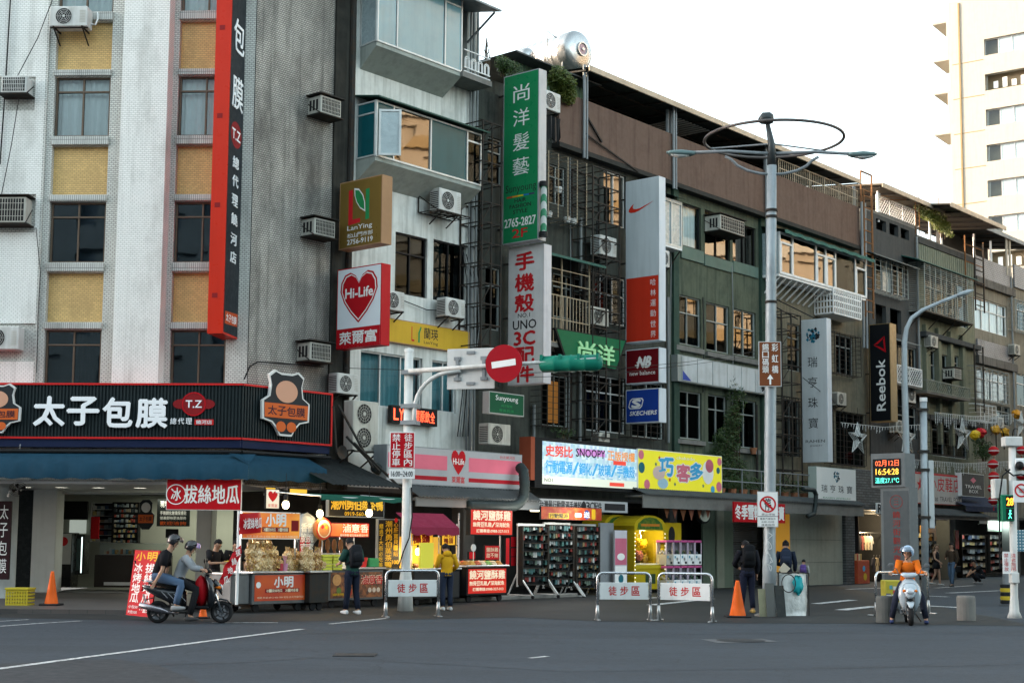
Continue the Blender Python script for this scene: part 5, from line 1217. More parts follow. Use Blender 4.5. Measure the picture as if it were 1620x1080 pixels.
x,z=F1.hit(950,698,-.9);split_ac(F1,x,-.5,z,'small outdoor unit above the cartoon hoarding',.6,.3,.35,ACG,False)
# --- hoardings over the shops
def led_wall():
 y=-1.35;x0,x1,z0,z1=F1.rect(858,697,1008,765,y)
 T=fthing('led_screen','bright glowing screen hoarding with red, blue and white characters','screen',F1,x0,y,z0);P=Plane(F1,(x0,y,z0));wd,ht=x1-x0,z1-z0
 mb=MB(F1);mb.box(x0-.35,x1+.03,y+.005,y+.45,z0-.12,z1+.1);mb.build('casing',BLACK,T)
 m,nt,bs=newmat('led_pixels');v=coords(nt)
 vo=nt.nodes.new('ShaderNodeTexVoronoi');vo.distance='CHEBYCHEV';vo.inputs['Scale'].default_value=9.0;vo.inputs['Randomness'].default_value=.35;nt.links.new(v,vo.inputs['Vector'])
 sp=nt.nodes.new('ShaderNodeSeparateColor');nt.links.new(vo.outputs['Color'],sp.inputs[0])
 c=mixc(nt,sp.outputs[0],(.34,.55,.60),(.72,.80,.83));c=mixc(nt,ramp(nt,sp.outputs[1],.6,1.0,0,.8),c,(.30,.42,.62))
 nt.links.new(c,bs.inputs['Emission Color']);bs.inputs['Emission Strength'].default_value=.13*EM;nt.links.new(c,bs.inputs['Base Color'])
 P.rect(0,0,wd,ht,m,T,'screen_face',.004)
 def e(n,c):return emit(n,c,.2)
 m2,nt,bs=newmat('led_grass');nz=noise(nt,coords(nt),9,4);c=mixc(nt,ramp(nt,nz,.4,.6),(.80,.75,.15),(.45,.6,.15));nt.links.new(c,bs.inputs['Emission Color']);bs.inputs['Emission Strength'].default_value=.13*EM
 P.rect(0,0,wd,ht*.19,m2,T,'screen_band',.007);P.rect(wd*.35,ht*.74,wd*.64,ht*.9,e('led_pink',(.75,.3,.75)),T,'screen_band',.007)
 P.row('史努比',wd*.03,ht*.66,wd*.30,ht*.92,e('led_txt_red',(.95,.08,.05)),T,.06,.03,.012);P.text('SNOOPY',wd*.335,ht*.70,wd*.64,ht*.90,CK,T,.02,.014)
 P.row('正版授權',wd*.67,ht*.68,wd*.97,ht*.9,e('led_orange',(1,.35,.05)),T,.1,.02,.012);P.row('行動電源/鋼化/玻璃/手機殼',wd*.03,ht*.27,wd*.97,ht*.56,e('led_blue',(.05,.45,.85)),T,.05,.02,.012)
 P.rect(wd*.73,ht*.57,wd*.87,ht*.67,e('led_txt_red',0),T,'screen_band',.011);P.rect(wd*.69,ht*.04,wd*.85,ht*.13,e('led_txt_red',0),T,'screen_band',.011)
 P.text('NO1',wd*.02,ht*.06,wd*.10,ht*.14,CK,T,0,.012)
 mb=MB(F1);mb.box(x0-.55,x0-.36,y-.0,y+.45,z0+.1,z1+.1);mb.build('side_panel',mat('brick_red_side',(.25,.06,.03),.6,dirt=.3),T)
led_wall()
T,P,w_,h_=box_sign('cartoon_hoarding','bright yellow hoarding with rounded blue and pink characters',1009,709,1142,775,-1.4,.2,emit('yellow_lightbox',(.80,.72,.03),.14,(.62,.56,.02)),WHITE)
DB=mat('outline_navy',(.02,.05,.25),.5);CB=mat('print_cyan',(.06,.35,.6),.5)
for ch,a,b,c in(('巧',.24,.40,CB),('客',.44,.28,CPINK),('多',.60,.34,CB)):
 for dx,dz in((-.012,0),(.012,0),(0,.02),(0,-.02)):P.text(ch,w_*(a+dx),h_*(b+dz),w_*(a+dx+.16),h_*(b+dz+.42),CW,T,.06,.006+.0006*(dx>0)+.0012*(dz>0)+.0018*(dz<0))
 P.text(ch,w_*a,h_*b,w_*(a+.16),h_*(b+.42),c,T,.05,.011)
P.text('chakedo',w_*.44,h_*.82,w_*.66,h_*.9,CW,T,.01)
for(a,b,r,c)in((.03,.93,.12,CPINK),(.04,.55,.14,CTEAL),(.10,.1,.13,CPINK),(.97,.85,.11,CPINK),(.95,.62,.09,CTEAL),(.96,.2,.14,CPINK),(.88,.04,.10,CB)):
 aa=min(max(a*w_,r*.5*w_*.5+.03),w_-r*.5*w_*.5-.03);bb=min(max(b*h_,r*h_*1.0+.03),h_-r*h_-.03);P.disc(aa,bb,r*.5*w_*.5,c,T,'dot',.0075)
def star5(cx_,cz_,r):return[(cx_+(r if k%2==0 else r*.45)*math.sin(k*math.pi/5),cz_+(r if k%2==0 else r*.45)*math.cos(k*math.pi/5))for k in range(10)]
for(a,b,c)in((.2,.66,CTEAL),(.24,.82,CR),(.36,.3,CR),(.42,.2,CTEAL),(.76,.2,CTEAL),(.80,.3,CR)):P.poly(star5(w_*a,h_*b,h_*.06),c,T,'star',.0085)
for(a,b,r0,r1,c)in((.235,.45,.07,.17,mat('pale_peach',(.6,.45,.40),.5)),(.28,.20,.06,.13,mat('pale_blue',(.35,.52,.62),.5)),(.82,.55,.07,.30,CW),(.84,.72,.05,.17,mat('rose_pink',(.5,.12,.17),.5))):P.disc(w_*a,h_*b,w_*r0,c,T,'blob',.0092+.001*b,h_*r1)
T,P,w_,h_=box_sign('jewellery_fascia','square white jewellery shop sign with black characters beside the stone wall',1291,737,1354,793,-1.5,.35,mat('lightbox_white',(.66,.68,.66),.4,dirt=.1),mat('pale_green_side',(.36,.42,.38),.5,dirt=.3))
for i in range(40):
 t=rnd.uniform(0,6.28);q=rnd.random()**.5;s_=.045;cx_,cz_=w_*.5+q*w_*.075*math.cos(t),h_*.76+q*h_*.16*math.sin(t);P.poly([(cx_-s_,cz_),(cx_,cz_-s_),(cx_+s_,cz_),(cx_,cz_+s_)],rnd.choice((CTEAL,MATS['jewel_blue'],CK)),T,'jewel',.006+i*.0002)
P.row('瑞亨珠寶',w_*.12,h_*.28,w_*.9,h_*.5,CK,T,.45);P.text('RAHEN JEWELRY',w_*.16,h_*.1,w_*.86,h_*.15,CGN,T)
# === buildings further down the street
DG=mat('dark_slate_render',(.062,.066,.066),.9,dirt=.4,streak=.5,bumps=.3,dcol=(.03,.033,.036))
CG=mat('cream_green_render',(.165,.175,.125),.9,dirt=.45,streak=.6,bumps=.3,dcol=(.06,.065,.05))
PT=tile_mat('purple_grey_tile',(.16,.155,.175),(.30,.30,.29),.22,.10,.018,.5,(.05,.05,.05),var=.2)
WT=mat('dirty_cream_render',(.20,.19,.155),.9,dirt=.5,streak=.7,dcol=(.07,.07,.06))
z6=fz(1388,339)
x6a,x6b=x5b+.02,fx(1452,420)
B6=block('slate_building','narrow slate grey building with a roof terrace behind the black sign',x6a,x6b,z6,DG,[(1386,404,1411,456,dict(cols=2,transom=0,fm=ALUW,gms=[GLD,GLF])),(1413,414,1434,464,dict(cols=2,transom=0,fm=ALUW,gm=GLD)),(1420,545,1450,580,dict(cols=2,transom=0,gm=GLD)),(1386,345,1402,362,None),(1407,352,1421,370,None),(1425,360,1438,376,None),(1385,480,1402,520,None),(1408,487,1426,525,None),(1420,640,1450,690,dict(cols=2,gm=GLD))])
x7a,x7b=x6b+.02,fx(1540,450)
B7=block('cream_building','cream rendered building with slender piers and a big window grille',x7a,x7b,z6-.35,CG,[(1462,430,1530,500,dict(cols=4,transom=.3,fm=ALUG,gm=GLD)),(1472,553,1480,600,dict(cols=1,gm=GLD,transom=.5)),(1490,560,1499,604,dict(cols=1,gm=GLD,transom=.5)),(1510,562,1517,585,dict(cols=1,gm=GLD,transom=.5)),(1474,660,1530,720,dict(cols=3,gm=GLD))])
mb=MB(F1);mb.box(x7a,x7b,-.08,-.003,z6-.62,z6-.33);mb.build('coping',DG,B7)
mb=MB(F1);zq=fz(1458,392);
for i in range(26):a=x7a+.05+(x7b-x7a-.1)*i/26;mb.box(a,a+(x7b-x7a)/26*.8,-.05,-.003,zq-1.0,z6-.66)
mb.build('sheet_cladding',mat('pale_green_sheet',(.13,.16,.125),.6,dirt=.4,streak=.4),B7)
for u in(1464,1484,1503,1522):a=fx(u,560,-.15);mb=MB(F1);mb.box(a,a+.28,-.2,0,fz(1464,700),fz(1464,515));mb.build('pier',CG,B7)
for v in(525,655):zq=fz(1458,v);mb=MB(F1);mb.bevbox(x7a,x7b,-.35,0,zq-.25,zq,.02);mb.build('ledge',DG,B7)
x8a,x8b=x7b+.02,fx(1602,480)
B8=block('tiled_band_building','weathered building with purple tile bands and white sash windows',x8a,x8b,z6-.5,WT,[(1541,468,1593,518,dict(cols=4,transom=.35,fm=WHITE,gm=GL,curtain=(CURT,0,1,1))),(1545,582,1594,630,dict(cols=4,transom=.3,fm=WHITE,gm=GL,curtain=(CURTG,0,1,1))),(1576,640,1598,670,dict(cols=2,gm=GLD))])
for(va,vb)in((404,436),(535,560)):
 z1,z0=fz(1541,va),fz(1541,vb);mb=MB(F1);mb.bevbox(x8a+.1,x8b-.35,-.1,-.003,z0,z1,.01);mb.build('tile_band',PT,B8)
 mb=MB(F1);mb.bevbox(x8a,x8b,-.2,-.003,z0-.45,z0-.02,.02);mb.build('ledge',mat('black_stained_ledge',(.13,.125,.115),.9,dirt=.6,streak=.6,dcol=(.025,.025,.024)),B8)
x9a,x9b=x8b+.02,fx(1750,480)
B9=block('far_building','last weathered building at the right edge behind the traffic pole',x9a,x9b,z6-.7,WT,[(1608,475,1640,520,dict(cols=2,fm=WHITE,gm=GLD)),(1608,590,1640,640,dict(cols=2,fm=WHITE,gm=GLD))])
z1,z0=fz(1606,420),fz(1606,455);mb=MB(F1);mb.bevbox(x9a+.1,x9b,-.1,-.003,z0,z1,.01);mb.build('tile_band',PT,B9)
for(u,lab)in((1453,'at the joint right of the slate building'),(1601,'at the joint of the tiled band building')):
 xq=fx(u,500,-.12);mb=MB(F1);mb.tube([(xq,-.12,3),(xq,-.12,z6-.4)],.06,8);tag(mb.build('drainpipe',GALV),'grey drainpipe '+lab,'pipe')
for(u,lab,m_)in((1364,'leftmost of the pipes beside the rusty ladder',GALV),(1369,'pale pipe next to the rusty ladder',GALV)):
 xq=fx(u,380,-.45);mb=MB(F1);mb.tube([(xq,-.45,zP0-4.5),(xq,-.45,zP1+.2)],.06,8);tag(mb.build('drainpipe',m_),lab,'pipe')
# awning over the slate windows, balconies and cages
def tin_eave(label,ua,ub,v,y,m,dpth=.7):
 x0,x1=fx(ua,v,y),fx(ub,v,y);z=fz(ua,v,y);mb=MB(F1);mb.add([(x0,y,z),(x1,y,z),(x1,y+dpth,z+.3),(x0,y+dpth,z+.3),(x0,y,z+.04),(x1,y,z+.04),(x1,y+dpth,z+.34),(x0,y+dpth,z+.34)],[(0,1,2,3),(7,6,5,4),(0,1,5,4),(1,2,6,5),(3,0,4,7)])
 tag(mb.build('tin_eave',m),label,'eave')
GT=mat('slate_tin',(.10,.13,.14),.5,.2,dirt=.4)
tin_eave('slate tin eave over the windows of the slate building',1382,1455,401,-.7,GT)
tin_eave('green tin eave above the big window grille',1455,1550,411,-.9,MATS['green_tin'],.9)
tin_eave('small tin eave over the white lattice balcony',1418,1458,538,-.8,GT,.8)
T,a,b,c,d=cage('window_grille','big pale security grille across the top floor of the cream building',1462,414,1538,489,.8,9,mat('pale_grille',(.36,.39,.36),.6,dirt=.4),24)
mb=MB(F1);mb.box(a,b,-.8,0,c-.08,c-.01);mb.build('tray',DKSTEEL,T)
for i in range(4):q=a+(b-a)*i/3;mb=MB(F1);mb.bar((q,-.75,c-.08),(q,0,c-.75),.05);mb.build('strut',DKSTEEL,T)
def mesh_balcony(name,label,u0,v0,u1,v1,y,m,cell=.22):
 x0,x1,z0,z1=F1.rect(u0,v0,u1,v1,y);T=fthing(name,label,'balcony',F1,x0,0,z0)
 mb=MB(F1)
 for z in(z0,z1):mb.bar((x0,y,z),(x1,y,z),.06);mb.bar((x1,y,z),(x1,0,z),.06);mb.bar((x0,y,z),(x0,0,z),.06)
 n=max(2,int((x1-x0)/1.1))
 for i in range(n+1):q=x0+(x1-x0)*i/n;mb.bar((q,y,z0),(q,y,z1),.05)
 mb.build('frame',m,T);mb=MB(F1);h=z1-z0;k=int((x1-x0)/cell)
 for i in range(-int(h/cell),k+1):
  for sgn in(1,-1):
   a=x0+i*cell if sgn>0 else x0+i*cell+h;b=a+h*sgn;za,zb=z0,z1
   if min(a,b)<x0:
    t=(x0-a)/(b-a)
    if sgn>0:a,za=x0,z0+h*t
    else:b,zb=x0,z0+h*t
   if max(a,b)>x1:
    t=(x1-a)/(b-a)
    if sgn>0:b,zb=x1,z0+h*t
    else:a,za=x1,z0+h*t
   if 0<=za-z0<h+.01 and zb-za>.01:mb.bar((a,y,za),(b,y,zb),.022)
 mb.build('mesh',m,T);mb=MB(F1);mb.box(x0,x1,y,0,z0-.12,z0-.03);mb.build('slab',CONC,T);return T,x0,x1,z0,z1
mesh_balcony('balcony','white lattice balcony rail right of the black sign',1419,577,1458,604,-.8,WHITE)
mesh_balcony('balcony','long dull green balcony rail across the cream building',1466,600,1534,617,-.8,mat('dull_green_rail',(.17,.19,.16),.7,dirt=.4))
mesh_balcony('terrace_lattice','white lattice fence on the roof terrace of the slate building',1386,308,1447,335,.2,WHITE)
x,z=F1.hit(1438,636,-.5);split_ac(F1,x,-.15,z,'outdoor air conditioner under the white lattice balcony',.75,.75,.35,ACW)
x,z=F1.hit(1510,598,-.7);window_ac(F1,x,-.2,z,'box air conditioner over the dull green balcony rail',.85,.5,.5,ACG)
x,z=F1.hit(1420,683,-.6);split_ac(F1,x,-.2,z,'outdoor air conditioner low beside the black sign',.8,.55,.35,ACG)
T,a,b,c,d=cage('window_cage','small white window cage under the lower sash windows',1551,638,1576,664,.6,4,WHITE,4)
for(a_,m_,lab)in(((1384,402,1436,458),ALUG,'grey window cage across the slate building'),((1472,655,1532,716),DKSTEEL,'dark window cage behind the third star light'),((1606,472,1640,520),ALUG,'grey window cage at the top right building'),((1543,578,1596,628),ALUG,'grey window cage over the lower sash windows'),((1240,626,1268,718),DKSTEEL,'dark window cage behind the second lattice')):cage('window_cage',lab,*a_,.4,6,m_,7)
for(u,v,lab)in((1580,676,'outdoor air conditioner right of the small white window cage'),(1326,640,'outdoor air conditioner between the two dark cages by the jewellery sign'),(1474,548,'outdoor air conditioner under the big pale grille'),(1606,560,'outdoor air conditioner on the last weathered building'),(1210,612,'outdoor air conditioner behind the brown direction sign')):
 x,z=F1.hit(u,v,-.5);split_ac(F1,x,-.12,z,lab,.8,.55,.36,ACG)
# ladders
def ladder(label,ua,ub,v0,v1,y,m,n):
 x0,x1,z0,z1=F1.rect(ua,v0,ub,v1,y);T=fthing('wall_ladder',label,'ladder',F1,x0,y,z0)
 for q in(x0,x1):mb=MB(F1);mb.bar((q,y,z0),(q,y,z1),.07);mb.build('rail',m,T)
 for i in range(n):z=z0+(z1-z0)*(i+.5)/n;mb=MB(F1);mb.bar((x0,y,z),(x1,y,z),.05);mb.build('rung',m,T)
RUST=mat('rust',(.20,.10,.045),.85,.2,dirt=.5,dcol=(.08,.04,.02),dscale=6)
ladder('tall rusty wall ladder left of the slate building',1366,1380,300,500,-.5,RUST,11)
ladder('black wall ladder between the cream and the tiled band building, upper',1541,1556,380,490,-.6,DKSTEEL,6)
ladder('black wall ladder between the cream and the tiled band building, lower',1541,1556,545,650,-.6,DKSTEEL,5)
ladder('rusty frame at the roof corner right of the plants',1526,1556,372,480,-.3,RUST,4)
# roof terraces: canopies, posts, plants
def canopy(label,ua,ub,v,y,m,depth=4.5,fm=None,rise=.5,wall=True):
 T=fthing('rooftop_canopy',label,'canopy',F1,fx(ua,v,y),y,fz(ua,v,y));x0,x1=fx(ua,v,y),fx(ub,v,y);z=fz(ua,v,y)
 mb=MB(F1);mb.add([(x0,y,z),(x1,y,z),(x1,y+depth,z+rise),(x0,y+depth,z+rise),(x0,y,z+.07),(x1,y,z+.07),(x1,y+depth,z+rise+.07),(x0,y+depth,z+rise+.07)],[(0,1,2,3),(7,6,5,4),(1,2,6,5),(3,0,4,7)]);mb.build('roof_sheet',m,T)
 mb=MB(F1);mb.bevbox(x0,x1,y-.05,y,z-.12,z+.1,.01);mb.build('fascia_board',fm or MATS['sun_toned_gutter'],T)
 mb=MB(F1)
 for i in range(5):q=x0+(x1-x0)*(i+.2)/5;mb.bar((q,y+.2,z-.05),(q,y+depth,z+rise-.05),.08)
 mb.build('rafters',DKSTEEL,T)
 if wall:mb=MB(F1);mb.box(x0+.5,x1-.5,y+2.6,y+2.8,z6-.6,z+.4);mb.build('back_wall',mat('terrace_wall',(.06,.06,.058),.9,dirt=.4),T)
 return T,x0,x1,z
BS=mat('brown_soffit_sheet',(.13,.11,.085),.7,dirt=.4)
T,a,b,z=canopy('left rooftop canopy with a sunlit edge over the slate building',1395,1502,292,-.4,BS,wall=False)
for u in(1389,1470,1488):q=fx(u,320,.1);mb=MB(F1);mb.tube([(q,.1,z6-.3),(q,.1,z-.1)],.06,8);mb.build('post',WHITE,T)
T,a,b,z=canopy('right rooftop canopy with a broad brown underside',1503,1590,323,-1.4,BS,4.5,wall=False)
for u in(1540,1566):q=fx(u,350,.3);mb=MB(F1);mb.tube([(q,.3,z6-1),(q,.3,z-.05)],.06,8);mb.build('post',WHITE,T)
T,a,b,z=canopy('dark rooftop shelter above the tiled band building',1556,1640,358,-.2,mat('dark_shelter_sheet',(.03,.032,.032),.8),4.0,GALV)
for u in(1592,1597):q=fx(u,390,-.1);mb=MB(F1);mb.tube([(q,-.1,z6-.6),(q,-.1,z-.05)],.07,8);mb.build('post',mat('cream_post',(.45,.40,.32),.6,dirt=.3),T)
a=F1.hit(1480,345,-.1);shrub('terrace_vine','sunlit yellow green vine trellis on the roof terrace',a[0],-.1,a[1],(2.1,.5,.45),1700,.14,LEAF2,6)
a=F1.hit(1492,362,-.1);shrub('terrace_plant','potted greenery below the rooftop vine trellis',a[0],-.1,a[1]-.1,(1.3,.4,.4),700,.13,LEAF2,5)
mb=MB(F1)
for u in(1449,1455,1486):q=fpt(F1,u,370,-.05);mb.bar(q,(q[0],q[1],q[2]+1.8),.04)
p0,p1=fpt(F1,1395,310,-.05),fpt(F1,1455,316,-.05);mb.bar(p0,p1,.03);mb.bar((p0[0],p0[1],p0[2]-.2),p1,.03);T=fthing('drying_rack','rusty pipe drying rack on the roof terrace','rack',F1,p0[0],-.05,z6);mb.build('pipes',RUST,T)
p0=fpt(F1,1362,300,-.3);mb=MB(F1);x1_=fx(1379,300,-.3);zt_=fz(1379,278,-.3)
mb.bar((p0[0],-.3,p0[2]-1),(p0[0],-.3,zt_),.07);mb.bar((p0[0],-.3,zt_),(x1_,-.3,zt_),.07);mb.bar((x1_,-.3,zt_),(x1_,-.3,zt_-6),.07);mb.bar((p0[0],-.3,zt_-.8),(x1_,-.3,zt_-.8),.06);tag(mb.build('roof_frame',RUST),'rusty square frame at the right end of the brown parapet','frame')
# --- sunlit tower behind, and its twin across the street that shows in the windows
TW=mat('cream_tower_tile',(.37,.35,.30),.8,dirt=.12,streak=.15);TWL=mat('tower_brown_trim',(.26,.19,.10),.8)  # plain brown for joint lines, drain channel and ledges
def tower():
 d=ray(1512,560);t=128/d.y;ox,oy=d.x*t,128.0
 fr=Frame(ox,oy,-R(90-54.5))
 T=fthing('apartment_tower','tall cream apartment tower lit by the evening sun','building',fr)
 zt=lambda v,u=1505:fr.hit(u,v)[1]
 st=3.22;xw=22;top=zt(8);holes=[];x0=fr.hit(1560,200)[0];xb=x0;rowz=[]
 for k in range(9):
  zc=zt(75,1560)-st*k;rowz.append(zc);holes.append((x0,x0+9.5,zc-.75,zc+.75))
 mb=MB(fr);mb.wall(0,xw,0,top,0,holes,.6);mb.quad((0,0,0),(0,0,top),(0,16,top),(0,16,0));mb.box(0,xw,0.01,16,top,top+.3);mb.build('wall',TW,T)
 mb=MB(fr);mb.box(x0-.1,x0+9.6,1.2,1.3,0,top-1);mb.build('interior_wall',mat('tower_room',(.30,.25,.17),.9),T)
 for k,zc in enumerate(rowz):
  if k in(1,6):
   mb=MB(fr)
   for i in range(8):mb.box(x0+.6+.8*i,x0+1.0+.8*i,.5,.6,zc-.5,zc+rnd.uniform(-.1,.5))
   mb.build('hanging_laundry',CURT,T);continue
  window(T,fr,x0,x0+9.5,zc-.75,zc+.75,8,0,ALUW,GL,.3,.06,gms=[GL,GLF,GLF,GL])
 for k in range(8):z=rowz[k]-1.1;mb=MB(fr);mb.box(.3,x0-.1,-.03,-.002,z,z+.06);mb.build('joint_line',TWL,T)
 mb=MB(fr);mb.box(.9,1.05,-.08,-.003,0,top);mb.build('drain_channel',TWL,T)
 for(va,vb)in((28,88),(140,205)):
  zb,za=zt(vb,1478),zt(va,1478)
  for z in(za,zb):mb=MB(fr);mb.box(-1.9,0,1.2,5,z-.25,z);mb.build('balcony_slab',TW,T)
  mb=MB(fr);mb.box(-.6,-.1,1.2,1.5,zb,za-.25);mb.build('balcony_wall',TW,T)
 mb=MB(fr);mb.box(1.2,14,2,12,top+.3,top+6);mb.build('roof_house',TW,T)
 window(T,fr,1.8,4.6,top+.8,top+3.0,3,0,ALU,GLD,1.96,.1)
tower()
def twin():
 fr=Frame(62,92,-R(88));T=fthing('opposite_tower','sunlit cream apartment block across the market street','building',fr)
 hs=[(x*4.0+.8,x*4.0+3.0,5+3.3*k,6.6+3.3*k)for x in range(15)for k in range(11)]
 mb=MB(fr);mb.wall(0,60,0,44,0,hs,.4);mb.quad((0,0,0),(0,0,44),(0,10,44),(0,10,0));mb.box(0,60,.41,10,0,44);mb.build('wall',mat('cream_block',(.30,.26,.20),.8,dirt=.3),T)
 for k in range(11):mb=MB(fr);mb.box(0,60,-.5,-.003,3.9+3.3*k,4.8+3.3*k);mb.build('ledge',TWL if k%3 else TW,T)
twin()
def opposite():  # unseen houses, added to take sky light off the street front
 fr=F1.sub(25,-14,math.pi);T=fthing('unseen_shade_block','low shaded shop houses on the far side of the market street','building',F1,45,-16)
 hs=[(-(3.6*i+2.6),-(3.6*i+.6),4.4+3.3*k,6.2+3.3*k)for i in range(17)for k in range(3)]
 mb=MB(fr);mb.wall(-62,0,3.1,12.8,0,hs,.3);mb.box(-62,0,.31,9,0,12.8);mb.build('wall',GREYW,T)
 fe=F1.sub(25,-14,-math.pi/2);mb=MB(fe);mb.wall(-.3,9,0,12.9,-.02,[(1+2.8*i,2.6+2.8*i,4.4+3.0*k,5.9+3.0*k)for i in range(3)for k in range(3)]+[(1,8,.1,3.0)],.3);mb.build('end_wall',WALLW,T)
 for i in range(3):
  for k in range(3):window(T,fe,1+2.8*i,2.6+2.8*i,4.4+3*k,5.9+3*k,2,.3,ALUG,GLD,.1)
opposite()
def rear():  # unseen blocks, added to cut the low sky and darken window reflections
 fr=Frame(55,-14,math.pi);T=fthing('unseen_rear_block','shaded apartment blocks across the main road behind the viewer','building',fr,55)
 hs=[(3.8*i+.8,3.8*i+3.0,4.4+3.3*k,6.2+3.3*k)for i in range(29)for k in range(6)]
 mb=MB(fr);mb.wall(0,112,0,25,0,hs,.3);mb.box(0,112,.31,9,0,25);mb.build('wall',mat('rear_wall',(.07,.10,.125),.9,dirt=.5),T)
rear()
# --- ground floor of the street: dark arcades, shutters, walls
def arcade():
 T=fthing('shop_arcade','dark ground floor arcade behind the food stalls','arcade',F1,fx(700,900),2)
 xa,xb=x2a-1.0,x5b
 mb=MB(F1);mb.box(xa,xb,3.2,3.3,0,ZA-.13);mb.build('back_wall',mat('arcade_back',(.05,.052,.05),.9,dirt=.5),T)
 for u in(738,945,1062):q=fx(u,880,.1);mb=MB(F1);mb.bevbox(q-.25,q+.25,.0,.5,0,ZA-.13,.02);mb.build('pillar',mat('grimy_tile_pillar',(.10,.104,.10),.7,dirt=.5),T)
 m,nt,bs=newmat('roller_shutter');v=coords(nt);wv=nt.nodes.new('ShaderNodeTexWave');wv.bands_direction='Z';wv.inputs['Scale'].default_value=3.2;nt.links.new(v,wv.inputs['Vector'])
 bs.inputs['Base Color'].default_value=(.055,.06,.062,1);bs.inputs['Roughness'].default_value=.5;bump(nt,bs,wv.outputs[1],.6,.02)
 q0,q1=fx(1160,880,.8),fx(1255,880,.8);mb=MB(F1);n=34
 vs=[]
 for j in range(n*2+1):z=(ZA-.2)*j/(2*n);vs+=[(q0,.8+(.02 if j%2 else 0),z),(q1,.8+(.02 if j%2 else 0),z)]
 mb.add(vs,[(2*j,2*j+1,2*j+3,2*j+2)for j in range(2*n)]);mb.build('roller_shutter',m,T)
 q0,q1=fx(1112,860,-.2),fx(1160,860,-.2);mb=MB(F1);mb.box(q0,q1,-.2,-.12,0,ZA-.13);mb.build('green_shutter',mat('pale_green_metal',(.11,.14,.105),.5,dirt=.3,streak=.3),T)
 q0=fx(1133,860,-.25);mb=MB(F1);mb.bevbox(q0,q0+.5,-.3,-.2,0,ZA-.1,.02);mb.build('pillar',mat('pale_stone_pillar',(.19,.205,.16),.6,dirt=.3),T)
arcade()
def jewel_wall():
 x0,x1=fx(1246,860,-.6),fx(1337,860,-.6)
 T=fthing('cream_wall','plain cream panelled wall of the closed jewellery shop','wall',F1,x0,-.6)
 mb=MB(F1);mb.box(x0,x1,-.6,.5,0,ZA+.0);mb.build('wall',mat('cream_panel',(.33,.33,.27),.6,dirt=.3,streak=.25),T)
 for k,z in enumerate((.9,1.8)):mb=MB(F1);mb.box(x0,x1,-.612,-.602,z,z+.015);mb.build('panel_joint',CONC,T)
 ST_=tile_mat('dark_split_stone',(.13,.14,.14),(.03,.03,.03),.34,.11,.015,.4,(.05,.05,.05),var=.45)
 q0,q1=fx(1338,860,-.75),fx(1353,860,-.75);mb=MB(F1);mb.bevbox(q0,q1,-.75,.4,0,ZA,.02);mb.build('stone_pillar',ST_,T)
 q1=fx(1397,760,-.9);z0,z1=fz(1352,805,-.9),fz(1352,741,-.9);mb=MB(F1);mb.bevbox(fx(1351,770,-.9),q1,-.9,.4,z0,z1,.02);mb.build('stone_lintel',ST_,T)
 return q0,q1
jw=jewel_wall()
def small_hanging(name,label,fr,u0,v0,u1,v1,y,m,txt=None,tm=None,bold=.01,frame=None,cat='sign',gapv=.1,margin=.1,em=None):
 x0,x1,z0,z1=fr.rect(u0,v0,u1,v1,y);T=fthing(name,label,cat,fr,x0,y,z0);P=Plane(fr,(x0,y,z0));wd,ht=x1-x0,z1-z0
 P.cabinet(wd,ht,.06,frame or BLACK,T);P.rect(.012,.012,wd-.012,ht-.012,m,T,'face')
 if txt:
  rows_=txt if isinstance(txt,list)else[(txt,.15,.85,tm)]
  for r_ in rows_:P.row(r_[0],wd*margin,ht*r_[1],wd*(1-margin),ht*r_[2],r_[3],T,gapv,bold,.008)
 return T,P,wd,ht
# clothes shop
x0,x1=fx(1353,860,.2),fx(1400,860,.2)
T=fthing('clothes_shop','dark clothes shop opening beside the stone pillar','shop',F1,x0,.5)
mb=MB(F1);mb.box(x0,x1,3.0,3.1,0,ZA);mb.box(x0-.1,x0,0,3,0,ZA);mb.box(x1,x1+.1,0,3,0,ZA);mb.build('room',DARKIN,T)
for i in range(9):
 a=x0+.25+i*.28;c=rnd.choice(((.55,.45,.28),(.05,.05,.06),(.5,.48,.42),(.08,.07,.07),(.35,.1,.08)));z=1.95 if i<6 else 1.0
 T=fthing('hanging_shirt',('first','second','third','fourth','fifth','sixth','seventh','eighth','ninth')[i]+' shirt from the left hanging in the dark clothes shop','shirt',F1,a,.3,z-.6,'shirts in the clothes shop')
 mb=MB(F1);mb.prism([(a-.09,z-.55),(a+.09,z-.55),(a+.11,z-.1),(a+.18,z-.3),(a+.24,z-.27),(a+.13,z+.02),(a+.04,z+.06),(a-.04,z+.06),(a-.13,z+.02),(a-.24,z-.27),(a-.18,z-.3),(a-.11,z-.1)],.25,.33);mb.build('cloth',mat('shirt_%d'%i,c,.9),T)
 mb=MB(F1);mb.tube([(a,.29,z+.06),(a,.29,z+.16),(a+.03,.29,z+.18)],.008,5);mb.build('hanger',STEEL,T)
mb=MB(F1);mb.tube([(x0,.29,2.15),(x1,.29,2.15)],.02,6);tag(mb.build('clothes_rail',STEEL),'steel rail with shirts in the clothes shop','rail')
lp=bpy.data.lights.new('unseen_shop_light','POINT');lp.energy=40;lp.color=(1,.75,.45);lp.shadow_soft_size=.15;lo=bpy.data.objects.new('unseen_shop_light',lp);COL.objects.link(lo);lo.location=F1.at((x0+x1)/2,-.1,2.6)
x0,x1,z0,z1=F1.rect(1357,886,1376,928,-.9);T=fthing('goods_stand','red printed stand of small goods before the clothes shop','stand',F1,x0,-.9,0)
mb=MB(F1);mb.bevbox(x0,x1,-.9,-.4,0,z1,.02);mb.build('box',mat('red_print',(.4,.06,.03),.5,dirt=.3,dcol=(.5,.3,.05),dscale=9),T)
